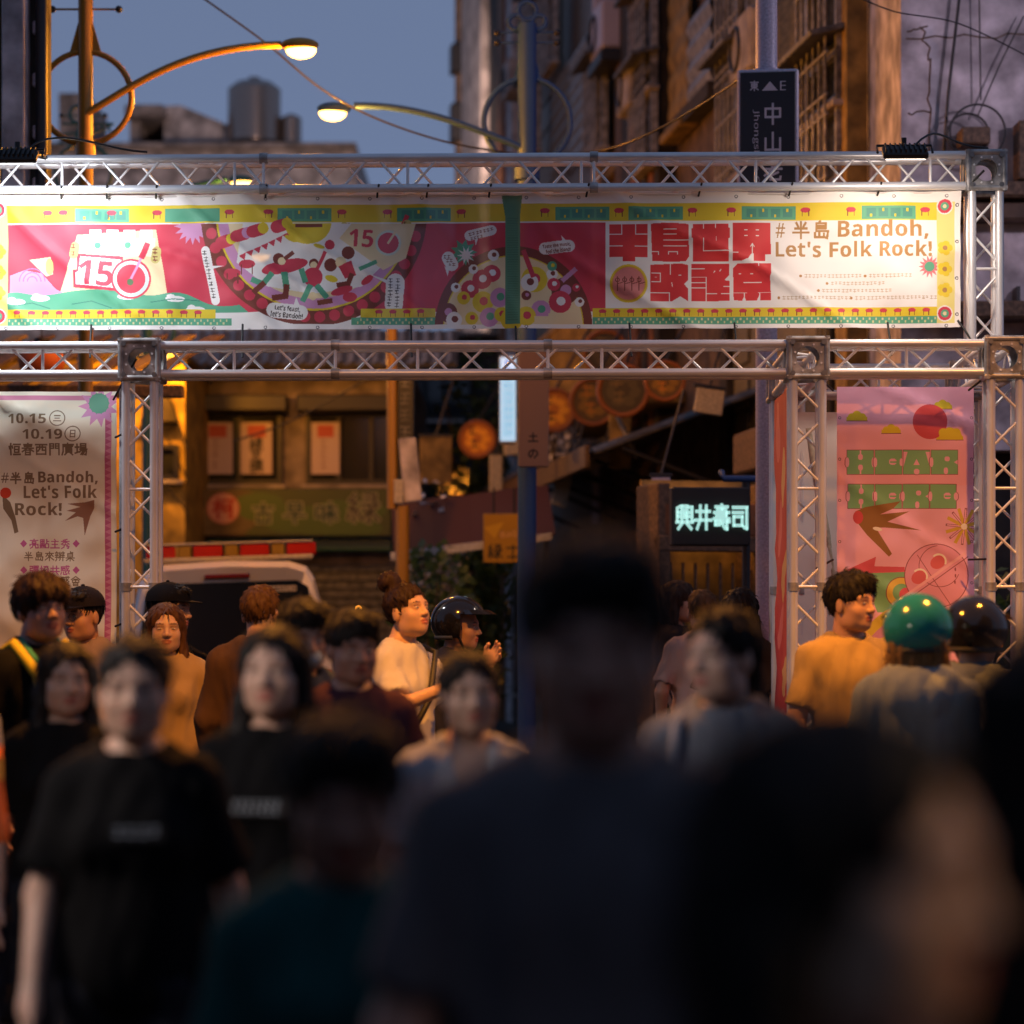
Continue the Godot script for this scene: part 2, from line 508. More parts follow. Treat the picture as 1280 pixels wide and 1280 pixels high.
	func scribble(x, y, w, h, c, rng, turn = 0.0):
		# lines of writing too small to read
		var at = 0.0
		while at < w:
			var b = h * rng.randf_range(0.7, 1.0)
			var o = Vector2(x, y) + Vector2(at, 0).rotated(turn)
			var u = Vector2(b * 0.8, 0).rotated(turn)
			var d = Vector2(0, b).rotated(turn)
			line([o + d * 0.15, o + d * 0.15 + u], h * 0.13, c)
			line([o + d * 0.8, o + d * 0.8 + u], h * 0.13, c)
			line([o + u * rng.randf_range(0.2, 0.7), o + u * 0.5 + d], h * 0.13, c)
			at += h * 1.05
	func stool(x, y, k, c, leg):
		ellipse(x, y, 6.0 * k, 3.2 * k, c)
		for d in [-4.0, 4.0]:
			line([Vector2(x + d * k, y + 1.0), Vector2(x + d * k, y + 7.5 * k)], 0.9 * k, leg)

func art(w, h, c, s = 1.0, off = Vector2.ZERO):
	var a = Art.new(w, h, c, s, off)
	a.glyphs = STROKES
	return a

const CRIMSON = Color(0.82, 0.24, 0.32)
const GOLD = Color(0.90, 0.79, 0.18)
const MINT = Color(0.36, 0.66, 0.52)
const CREAM_INK = Color(0.93, 0.84, 0.66)
const PAPER = Color(0.95, 0.93, 0.91)
const BROWN_INK = Color(0.50, 0.23, 0.18)
const LILAC_INK = Color(0.82, 0.58, 0.74)
const TAN_INK = Color(0.70, 0.52, 0.30)

func big_banner_art():
	var rng = RandomNumberGenerator.new()
	rng.seed = 5
	var a = art(2048, 284, PAPER, 1.688, Vector2(18, -245))
	# upper band of stools and name plates
	a.rect(10, 258, 1166, 280, GOLD)
	for x in [95, 207, 348, 497, 694, 785, 925, 1073]:
		a.rect(x, 262, x + 67, 279, MINT)
		for k in 4:
			var lx = x + 6 + k * 15
			a.rect(lx, 265, lx + 12, 276, Color(0.30, 0.58, 0.50))
			a.rect(lx + 4.5, 265 if k % 2 else 272, lx + 7, 269 if k % 2 else 276, GOLD)
	for x in [60, 80, 140, 197, 288, 337, 428, 485, 577, 681, 773, 864, 912, 1004, 1060, 1152]:
		a.stool(x, 267, 1.0, CRIMSON, BROWN_INK)
	# red field with sea and castle
	a.rect(10, 282, 756, 392, CRIMSON)
	a.poly([Vector2(68, 388), Vector2(98, 295), Vector2(196, 288), Vector2(214, 388)], CREAM_INK)
	for k in 4:
		a.rect(113 + k * 21, 288, 128 + k * 21, 300, PAPER)
	a.rect(108, 299, 195, 322, Color(0.95, 0.91, 0.80))
	for x in [123, 161]:
		a.ellipse(x, 308, 9, 5, PAPER)
		a.ellipse(x, 308, 4, 4, MINT)
	a.poly([Vector2(12, 345), Vector2(30, 338), Vector2(52, 342), Vector2(70, 362), Vector2(92, 372), Vector2(92, 392), Vector2(12, 392)], LILAC_INK)
	for r in [16, 11, 6]:
		a.ring(40, 352, r, 1.4, Color(0.66, 0.42, 0.62), PI, TAU)
	a.poly([Vector2(36, 325), Vector2(64, 322), Vector2(66, 343), Vector2(58, 346)], CREAM_INK)
	a.ellipse(62, 334, 5, 10, Color(0.93, 0.80, 0.45))
	var wave = [Vector2(10, 392), Vector2(10, 344)]
	for k in 45:
		var x = 10.0 + k * 6.6
		wave.append(Vector2(x, 374 - 11.0 * sin((x - 95) / 300.0 * TAU + PI * 0.35) - 7 * exp(-pow((x - 12) / 30.0, 2)) * 2.0 - 14.0 * exp(-pow((x - 228) / 30.0, 2))))
	wave.append(Vector2(312, 392))
	a.poly(wave, MINT)
	for q in [[50, 373], [220, 375], [160, 372], [20, 378], [245, 388]]:
		a.ellipse(q[0], q[1], 12, 4, PAPER)
		a.ellipse(q[0] - 5, q[1] - 3, 5, 3, PAPER)
	for q in [[18, 383, 62, 386], [90, 381, 140, 386], [190, 379, 250, 377]]:
		a.line([Vector2(q[0], q[1]), Vector2((q[0] + q[2]) * 0.5, q[1] - 4), Vector2(q[2], q[3])], 1.1, Color(0.22, 0.50, 0.42))
	# the number, twice
	for e in [[0.0, 0.0, 1.0], [340.0, -37.0, 0.82]]:
		var o = Vector2(e[0], e[1])
		var k = e[2]
		var q = func(x, y): return Vector2(95, 320) + o + Vector2(x, y) * k
		a.poly([q.call(2, -2), q.call(60, 2), q.call(60, 46), q.call(-3, 40), q.call(-3, 18), q.call(2, 18)], BROWN_INK if e[0] > 0 else CRIMSON)
		a.poly([q.call(6, 1), q.call(58, 6), q.call(56, 42), q.call(0, 36), q.call(0, 22), q.call(4, 20)], Color(0.80, 0.90, 0.88))
		a.disc(q.call(70, 30).x, q.call(70, 30).y, 25 * k, CRIMSON)
		a.disc(q.call(70, 30).x, q.call(70, 30).y, 22.5 * k, Color(0.80, 0.90, 0.88))
		a.disc(q.call(70, 30).x, q.call(70, 30).y, 18 * k, CRIMSON)
		a.text("15", q.call(5, 5).x, q.call(5, 5).y, 44 * k, 31 * k, CRIMSON, "Droid Sans", 700, 0.09)
		a.line([q.call(70, 30), q.call(88, -6)], 3.0 * k, LILAC_INK)
		a.line([q.call(84, 2), q.call(90, -12)], 7.0 * k, CRIMSON)
		a.disc(q.call(69, 34).x, q.call(69, 34).y, 4 * k, Color(0.35, 0.45, 0.30))
	for q in [[94, 314], [196, 320], [430, 290], [508, 287]]:
		a.capsule(q[0], q[1], 11, 21, Color(0.80, 0.74, 0.45), 0.25)
		a.scribble(q[0] - 4, q[1] - 8, 7, 7, BROWN_INK, rng)
		a.scribble(q[0] - 4, q[1] + 1, 7, 7, BROWN_INK, rng)
	a.star(242, 284, 15, 24, 16, LILAC_INK)
	a.rect(216, 258, 268, 280.5, GOLD)
	a.rect(207, 262, 276, 279, MINT)
	# the large dish with the dancers
	var c1 = Vector2(393, 268)
	var dish = func(rad, col):
		var p = []
		for k in 61:
			var v = c1 + Vector2.from_angle(PI * k / 60.0) * rad
			p.append(Vector2(v.x, clampf(v.y, 282, 407)))
		a.poly(p, col)
	dish.call(141, BROWN_INK)
	for k in 22:
		var v = c1 + Vector2.from_angle(PI * (k + 0.6) / 22.0) * 130
		if v.y > 288 and v.y < 400:
			a.disc(v.x, v.y, 7.0, CRIMSON)
	dish.call(122, GOLD)
	dish.call(119.5, LILAC_INK)
	dish.call(107, CREAM_INK)
	a.poly([c1 + Vector2(-88, 14), c1 + Vector2(88, 14), c1 + Vector2(112, 40), c1 + Vector2(60, 92), c1 + Vector2(0, 101), c1 + Vector2(-58, 92), c1 + Vector2(-96, 62)], PAPER)
	a.poly([Vector2(440, 282), Vector2(520, 282), Vector2(508, 325), Vector2(480, 340), Vector2(425, 300)], CREAM_INK)
	a.text("15", 438, 288, 30, 22, CRIMSON, "Droid Sans", 700, 0.06)
	a.disc(486, 306, 16, Color(0.82, 0.86, 0.80))
	a.disc(486, 306, 13, CRIMSON)
	a.line([Vector2(486, 306), Vector2(500, 284)], 3, CREAM_INK)
	for q in [[283, 304, 0], [302, 296, 1], [322, 290, 0], [352, 284, 0]]:
		a.capsule(q[0], q[1], 26, 15, CRIMSON, -0.3)
		a.capsule(q[0] + 8, q[1] - 3, 13, 14, GOLD if q[2] == 0 else LILAC_INK, -0.3)
	for k in 7:
		a.poly([Vector2(300 + k * 9, 322 - k * 4.4), Vector2(309 + k * 9, 318 - k * 4.4), Vector2(307 + k * 9, 327 - k * 4.4)], CRIMSON)
	a.ellipse(386, 281, 29, 26, GOLD, 0.0, 0.0, PI)
	a.rect(370, 282, 404, 286, BROWN_INK)
	for q in [[310, 332, 10], [292, 343, 12]]:
		a.stool(q[0], q[1], 1.7, CRIMSON, BROWN_INK)
	a.ellipse(357, 335, 29, 8.5, CRIMSON, -0.22)
	a.disc(349, 325, 7, BROWN_INK); a.disc(353, 328, 5, CREAM_INK); a.line([Vector2(358, 324), Vector2(366, 318)], 5, BROWN_INK)
	a.line([Vector2(340, 345), Vector2(330, 357), Vector2(318, 352)], 7, MINT); a.line([Vector2(330, 357), Vector2(320, 366)], 7, BROWN_INK)
	a.line([Vector2(357, 345), Vector2(359, 360)], 8, MINT); a.line([Vector2(359, 360), Vector2(358, 372), Vector2(344, 374)], 7, BROWN_INK)
	a.disc(393, 331, 6, BROWN_INK); a.disc(393, 333, 4.5, CREAM_INK)
	a.disc(392, 348, 12, CRIMSON); a.line([Vector2(396, 340), Vector2(407, 318)], 4, CRIMSON)
	a.line([Vector2(378, 340), Vector2(382, 352)], 7, MINT); a.line([Vector2(388, 360), Vector2(380, 376)], 7, MINT); a.line([Vector2(398, 360), Vector2(408, 372)], 7, MINT)
	a.disc(392, 372, 5, CREAM_INK); a.line([Vector2(400, 380), Vector2(414, 378)], 6, BROWN_INK)
	for q in [[414, 333], [436, 318]]:
		a.disc(q[0], q[1], 8, BROWN_INK)
	a.disc(427, 330, 7, CREAM_INK); a.poly([Vector2(424, 335), Vector2(440, 328), Vector2(446, 346), Vector2(432, 350)], CRIMSON)
	a.line([Vector2(440, 346), Vector2(436, 356), Vector2(424, 358)], 6, BROWN_INK); a.disc(413, 308, 6, CRIMSON)
	a.ellipse(428, 365, 14, 5, CRIMSON, -0.3); a.ellipse(438, 373, 9, 6, CRIMSON); a.line([Vector2(452, 338), Vector2(470, 330)], 5, MINT)
	a.ellipse(460, 352, 9, 4, CRIMSON, -0.6); a.ellipse(415, 350, 8, 4, GOLD, 0.3); a.ellipse(365, 300, 9, 3, GOLD, 0.4); a.ellipse(400, 310, 7, 2.5, GOLD, 0.3)
	a.capsule(360, 391, 52, 19, PAPER, 0.1)
	a.poly([Vector2(368, 383), Vector2(376, 384), Vector2(371, 373)], PAPER)
	a.text("Let's feast,", 345, 382.5, 32, 7, Color(0.2, 0.16, 0.14), "Droid Sans", 700, 0.1)
	a.text("let's Bandoh!", 340, 390, 40, 7, Color(0.2, 0.16, 0.14), "Droid Sans", 700, 0.1)
	a.capsule(264, 346, 11, 74, PAPER, -0.19)
	a.poly([Vector2(266, 334), Vector2(266, 338), Vector2(281, 334)], PAPER)
	for k in 8:
		a.scribble(254.5 + k * 1.55, 315 + k * 7.6, 6, 6.5, Color(0.25, 0.2, 0.18), rng)
	a.capsule(494, 369, 23, 50, PAPER, 0.08)
	a.poly([Vector2(484, 352), Vector2(484, 357), Vector2(462, 345)], PAPER)
	for k in 5:
		a.scribble(487 - k * 0.5, 350 + k * 7.5, 6, 6.5, Color(0.25, 0.2, 0.18), rng)
		a.scribble(496 - k * 0.5, 350 + k * 7.5, 6, 6.5, Color(0.25, 0.2, 0.18), rng)
	# lower bands
	a.rect(10, 388, 270, 399, GOLD); a.rect(452, 388, 545, 399, GOLD); a.rect(740, 388, 1166, 399, GOLD)
	a.rect(10, 399, 290, 408, MINT); a.rect(440, 399, 545, 408, MINT); a.rect(740, 399, 1166, 408, MINT)
	for k in 66:
		var x = 22 + k * 17.4
		if x < 262 or (x > 470 and x < 540) or (x > 748 and x < 1160):
			a.stool(x, 391.5, 0.78, CRIMSON, BROWN_INK)
	for k in 290:
		var x = 11 + k * 4.0
		if x < 284 or (x > 446 and x < 543) or (x > 742 and x < 1164):
			a.rect(x, 400 + (k % 2) * 4, x + 2, 403 + (k % 2) * 4, Color(0.86, 0.84, 0.62))
	# the half dish with the green stand
	var c2 = Vector2(642, 412)
	var half = func(rad, col):
		var p = []
		for k in 61:
			var v = c2 - Vector2.from_angle(PI * k / 60.0) * Vector2(rad, rad * 1.03)
			p.append(Vector2(v.x, minf(v.y, 408)))
		a.poly(p, col)
	half.call(98, BROWN_INK); half.call(87.5, GOLD); half.call(86, CREAM_INK)
	var blobs = [[615, 345, 11, 0], [603, 352, 12, 0], [588, 364, 11, 0], [617, 322, 7, 5], [592, 339, 6, 5], [570, 362, 6, 5], [604, 380, 13, 1], [625, 375, 12, 3], [580, 375, 8, 1], [560, 393, 12, 4], [568, 402, 10, 5], [590, 400, 8, 1], [612, 399, 12, 3], [627, 396, 9, 1],
		[668, 352, 16, 1], [662, 356, 11, 5], [658, 372, 6, 4], [690, 345, 7, 5], [706, 366, 17, 4], [700, 380, 14, 0], [724, 380, 6, 5], [676, 390, 12, 3], [658, 398, 12, 1], [690, 335, 6, 2], [720, 362, 5, 0], [692, 358, 8, 0], [640, 402, 14, 1]]
	var inks = [CRIMSON, GOLD, MINT, LILAC_INK, BROWN_INK, PAPER]
	for q in blobs:
		a.disc(q[0], q[1], q[2], inks[q[3]])
		a.disc(q[0] + 1, q[1] - 1, q[2] * 0.4, inks[(q[3] + 5) % 6])
	a.line([Vector2(655, 318), Vector2(666, 347)], 6, CRIMSON); a.line([Vector2(704, 352), Vector2(718, 340)], 6, LILAC_INK)
	a.poly([Vector2(668, 408), Vector2(668, 398), Vector2(685, 398), Vector2(685, 394), Vector2(695, 394), Vector2(695, 398), Vector2(712, 398), Vector2(712, 394), Vector2(726, 394), Vector2(728, 408)], CREAM_INK)
	a.star(580, 318, 10, 17, 9, MINT); a.star(583, 322, 5, 12, 10, PAPER)
	a.poly([Vector2(627, 246), Vector2(653, 246), Vector2(650, 275), Vector2(650, 408), Vector2(632, 408), Vector2(632, 275)], Color(0.34, 0.55, 0.42))
	for y in range(276, 404, 3):
		a.rect(634, y, 648, y + 1.0, Color(0.28, 0.48, 0.37))
	a.capsule(601, 294, 41, 13, PAPER, -0.22); a.poly([Vector2(593, 298), Vector2(599, 297), Vector2(595, 310)], PAPER)
	a.scribble(586, 294, 30, 4.4, BROWN_INK, rng, -0.22); a.scribble(588, 299.5, 16, 4, BROWN_INK, rng, -0.22)
	a.capsule(563, 329, 16, 26, PAPER, -0.5); a.poly([Vector2(556, 335), Vector2(562, 339), Vector2(560, 348)], PAPER)
	for k in 3:
		a.scribble(555 + k * 3.2, 321 + k * 5, 9, 4.4, BROWN_INK, rng)
	a.capsule(696, 312, 45, 15, PAPER, -0.1); a.poly([Vector2(703, 305), Vector2(709, 305), Vector2(701, 297)], PAPER)
	a.text("Taste the music,", 678, 309, 35, 5, BROWN_INK, "Droid Sans", 700, -0.1); a.text("feel the island!", 682, 315, 31, 5, BROWN_INK, "Droid Sans", 700, -0.1)
	# white panel with the festival name in block characters
	a.rect(756, 280, 1166, 388, PAPER)
	var cells = [[761, 283], [812.5, 283], [863, 283], [914, 283], [812, 332.5], [863, 332.5], [914.5, 332.5]]
	var shape = [
		[[0, 2, 100, 2, 100, 88, 68, 88, 68, 100, 35, 100, 35, 88, 0, 88]],
		[[0, 2, 34, 0, 66, 0, 98, 2, 100, 86, 92, 98, 60, 100, 4, 98]],
		[[4, 2, 96, 2, 96, 12, 100, 14, 100, 38, 96, 40, 97, 99, 4, 99, 4, 40, 0, 38, 0, 14, 4, 12]],
		[[0, 0, 98, 0, 98, 54, 100, 56, 100, 82, 84, 82, 84, 99, 54, 99, 54, 80, 48, 80, 40, 92, 22, 99, 0, 98]],
		[[0, 4, 80, 0, 98, 4, 98, 44, 88, 54, 98, 66, 99, 99, 78, 86, 56, 99, 0, 99]],
		[[0, 2, 98, 2, 99, 30, 86, 44, 99, 46, 99, 98, 0, 99]],
		[[12, 2, 98, 2, 98, 28, 96, 34, 99, 98, 70, 98, 68, 84, 62, 98, 34, 98, 30, 84, 24, 98, 2, 96, 0, 14]]]
	var cuts = [
		[[32, 0, 32, 29, 0, 29], [69, 0, 69, 29, 100, 29], [0, 60, 34, 60], [67, 60, 100, 60]],
		[[33, 16, 66, 16], [33, 29, 66, 29], [33, 44, 100, 44], [33, 58, 94, 58], [4, 73, 20, 73, 20, 81], [46, 80, 46, 73, 70, 73, 70, 80]],
		[[31, 0, 31, 14], [62, 0, 62, 12], [31, 40, 31, 72, 97, 72], [64, 36, 64, 46]],
		[[30, 19, 37, 19], [60, 19, 67, 19], [30, 33, 37, 33], [60, 33, 67, 33], [51, 58, 51, 96], [46, 62, 51, 54, 56, 62], [0, 77, 14, 77]],
		[[52, 0, 52, 28], [3, 25, 26, 25, 26, 48, 3, 48], [12, 36, 16, 36], [0, 76, 48, 76], [50, 76, 50, 98], [56, 50, 58, 60], [74, 30, 80, 30]],
		[[0, 14, 34, 14], [0, 36, 38, 36], [0, 50, 38, 50], [0, 64, 38, 64], [38, 36, 38, 98], [40, 79, 66, 79], [78, 79, 99, 79], [84, 60, 99, 60], [58, 24, 61, 20], [74, 20, 77, 16]],
		[[28, 50, 74, 50], [0, 77, 36, 77], [66, 77, 99, 77], [30, 78, 30, 98], [70, 78, 70, 98], [66, 0, 66, 8], [16, 28, 20, 28], [46, 28, 52, 28]]]
	for k in 7:
		var o = Vector2(cells[k][0], cells[k][1])
		for sh in shape[k]:
			var p = []
			for e in range(0, sh.size(), 2):
				p.append(o + Vector2(sh[e], sh[e + 1]) * 0.475)
			a.poly(p, Color(0.86, 0.21, 0.22))
		for st in cuts[k]:
			var p = []
			for e in range(0, st.size(), 2):
				p.append(o + Vector2(st[e], st[e + 1]) * 0.475)
			a.line(p, 1.1, PAPER)
	a.disc(785, 357.5, 23.5, GOLD); a.disc(785, 357.5, 21.5, Color(0.85, 0.66, 0.20)); a.disc(785, 357.5, 20, Color(0.86, 0.52, 0.50))
	for k in 4:
		var x = 771 + k * 9.0
		a.ring(x, 353, 2.4, 1.0, BROWN_INK); a.line([Vector2(x, 349), Vector2(x, 366)], 1.1, BROWN_INK)
		a.line([Vector2(x, 358), Vector2(x + 7, 356)], 0.9, BROWN_INK)
	a.text("#", 967, 283, 12, 18, TAN_INK, "Droid Sans", 400)
	a.hanzi("半島", 987, 280, 23, 2.7, TAN_INK, 1.08)
	a.text("Bandoh,", 1044, 279.5, 112, 24, TAN_INK)
	a.text("Let's Folk Rock!", 967, 305.5, 193, 20, TAN_INK)
	a.star(1157, 338, 8, 14, 14, Color(0.86, 0.48, 0.50)); a.disc(1157, 338, 6, MINT)
	for q in [[998, 349, 70], [1078, 349, 50], [1031, 358, 64], [1020, 367, 84], [971, 376, 84], [1061, 376, 100]]:
		a.disc(q[0], q[1], 1.7, TAN_INK)
		a.scribble(q[0] + 5, q[1] - 2.2, q[2], 4.6, Color(0.72, 0.62, 0.50), rng)
	# ornaments at both ends
	for x0 in [-12, 1166]:
		a.rect(x0, 258, x0 + 22, 408, Color(0.92, 0.86, 0.52))
		for q in [[263, 1], [396, 1], [315, 0], [341, 0], [367, 0]]:
			if q[1]:
				a.disc(x0 + 10, q[0], 10, PAPER); a.disc(x0 + 10, q[0], 8.4, CRIMSON); a.disc(x0 + 10, q[0], 5, MINT); a.disc(x0 + 10, q[0], 2.4, CREAM_INK)
			else:
				for k in 5:
					var v = Vector2.from_angle(TAU * k / 5.0) * 5.0
					a.disc(x0 + 10 + v.x, q[0] + v.y, 4.4, GOLD)
				a.disc(x0 + 10, q[0], 3, TAN_INK)
	# eyelets in the hem
	for k in 20:
		for y in [250.5, 411]:
			a.ring(8 + k * 65, y, 1.7, 0.9, Color(0.45, 0.45, 0.46))
	for k in 4:
		a.ring(1191, 262 + k * 45, 1.7, 0.9, Color(0.3, 0.3, 0.3))
	return a.img

func swallow(a, at, k, c, turn):
	var q = func(x, y): return at + Vector2(x, y).rotated(turn) * k
	a.poly([q.call(0, 0), q.call(14, -6), q.call(62, -14), q.call(52, -4), q.call(34, 4), q.call(74, 0), q.call(44, 14), q.call(90, 26), q.call(40, 22), q.call(28, 22), q.call(50, 58), q.call(46, 62), q.call(16, 32), q.call(2, 14)], c)
	a.ellipse(q.call(4, 8).x, q.call(4, 8).y, 7 * k, 9 * k, Color(0.80, 0.30, 0.36), turn)

func left_banner_art():
	# in the photograph's scale: 220 wide, 480 tall, its upper left corner at (-74, 490)
	var rng = RandomNumberGenerator.new()
	rng.seed = 9
	var a = art(704, 1536, Color(0.90, 0.88, 0.80), 3.2, Vector2(76, -490))
	var pink = Color(0.80, 0.52, 0.63)
	a.rect(-76, 495, 144, 501, pink)
	a.rect(129, 500, 137, 968, pink)
	a.rect(-69, 500, -61, 968, pink)
	for k in 60:
		a.poly([Vector2(129, 502 + k * 8), Vector2(137, 506 + k * 8), Vector2(129, 510 + k * 8)], Color(0.72, 0.36, 0.52))
	a.star(121, 509, 16, 27, 11, LILAC_INK, 0.3)
	a.disc(121, 505, 13, Color(0.40, 0.64, 0.54))
	for k in 14:
		a.star(121, 505, 11, 14.5, 14, Color(0.40, 0.64, 0.54))
	var ink = Color(0.50, 0.42, 0.32)
	a.text("10.15", 5, 518, 49, 13, ink)
	a.ring(68, 524, 9.5, 1.3, ink); a.glyph("三", 63, 519, 10, 1.3, ink)
	a.text("10.19", 24, 538, 51, 13, ink)
	a.ring(88, 544, 9.5, 1.3, ink); a.glyph("日", 83, 539, 10, 1.3, ink)
	a.hanzi("恆春西門廣場", 6, 556, 16, 2.0, ink, 1.06)
	a.text("#", -4, 594, 10, 13, ink, "Droid Sans", 400)
	a.hanzi("半島", 7, 593, 15.5, 2.0, ink, 1.1)
	a.text("Bandoh,", 44, 592, 76, 17, ink)
	a.text("Let's Folk", 25, 610, 94, 17, ink)
	a.text("Rock!", 14, 632, 60, 17, ink)
	a.poly([Vector2(78, 656), Vector2(92, 645), Vector2(80, 643), Vector2(98, 638), Vector2(81, 634), Vector2(104, 632), Vector2(116, 629), Vector2(115, 640), Vector2(110, 650), Vector2(103, 675), Vector2(101, 652), Vector2(94, 650)], Color(0.58, 0.42, 0.34))
	a.poly([Vector2(-2, 622), Vector2(8, 632), Vector2(14, 650), Vector2(18, 670), Vector2(13, 672), Vector2(9, 655), Vector2(-1, 640)], ink)
	a.disc(2, 620, 7, Color(0.82, 0.24, 0.10))
	var rose = Color(0.74, 0.36, 0.58)
	for y in [685, 719, 753]:
		for x in [25, 92]:
			a.poly([Vector2(x - 4.5, y), Vector2(x, y - 5), Vector2(x + 4.5, y), Vector2(x, y + 5)], rose)
	a.hanzi("亮點主秀", 32, 679, 12.5, 1.4, rose, 1.06)
	a.hanzi("半島來辦桌", 25, 695, 12.5, 1.3, ink, 1.06)
	a.hanzi("彈撥共感", 32, 713, 12.5, 1.4, rose, 1.06)
	a.hanzi("世", 20, 727, 12.5, 1.3, ink); a.hanzi("盛會", 72, 727, 12.5, 1.3, ink, 1.06)
	a.text("MUSIC", 34, 747, 52, 11, rose, "Droid Sans", 400)
	a.hanzi("秀", 74, 763, 12, 1.2, ink); a.ring(97, 768, 6.5, 1.0, ink)
	return a.img

func slab_letter(a, ch, x, y, w, h, c, cut):
	# fat slab serif capitals: a block with small openings
	a.rect(x, y, x + w, y + h, c)
	var oct = func(cx, cy, rx, ry):
		a.poly([Vector2(cx - rx, cy - ry * 0.5), Vector2(cx - rx * 0.5, cy - ry), Vector2(cx + rx * 0.5, cy - ry), Vector2(cx + rx, cy - ry * 0.5), Vector2(cx + rx, cy + ry * 0.5), Vector2(cx + rx * 0.5, cy + ry), Vector2(cx - rx * 0.5, cy + ry), Vector2(cx - rx, cy + ry * 0.5)], cut)
	if ch == "H":
		oct.call(x + w * 0.5, y + h * 0.28, w * 0.09, h * 0.12); oct.call(x + w * 0.5, y + h * 0.72, w * 0.09, h * 0.12)
		a.rect(x + w * 0.47, y, x + w * 0.53, y + h * 0.3, cut); a.rect(x + w * 0.47, y + h * 0.7, x + w * 0.53, y + h, cut)
		for d in [0.0, 1.0]:
			oct.call(x + w * d, y + h * 0.5, w * 0.07, h * 0.2)
	elif ch == "E":
		oct.call(x + w * 0.66, y + h * 0.48, w * 0.14, h * 0.13); a.rect(x + w * 0.56, y + h * 0.46, x + w * 0.8, y + h * 0.53, c)
		oct.call(x + w * 1.0, y + h * 0.5, w * 0.08, h * 0.16); oct.call(x, y + h * 0.5, w * 0.07, h * 0.2)
	elif ch == "A":
		a.poly([Vector2(x + w * 0.5, y + h * 0.36), Vector2(x + w * 0.38, y + h * 0.62), Vector2(x + w * 0.62, y + h * 0.62)], cut)
		oct.call(x + w * 0.5, y + h * 0.9, w * 0.1, h * 0.12)
		a.poly([Vector2(x, y + h * 0.06), Vector2(x + w * 0.16, y + h * 0.06), Vector2(x, y + h * 0.72)], cut); a.poly([Vector2(x + w, y + h * 0.06), Vector2(x + w * 0.84, y + h * 0.06), Vector2(x + w, y + h * 0.72)], cut)
	else:
		oct.call(x + w * 0.6, y + h * 0.36, w * 0.1, h * 0.1); oct.call(x + w * 0.55, y + h * 0.86, w * 0.08, h * 0.14)
		oct.call(x, y + h * 0.5, w * 0.07, h * 0.2); a.poly([Vector2(x + w, y + h * 0.4), Vector2(x + w * 0.86, y + h * 0.5), Vector2(x + w, y + h * 0.6)], cut)

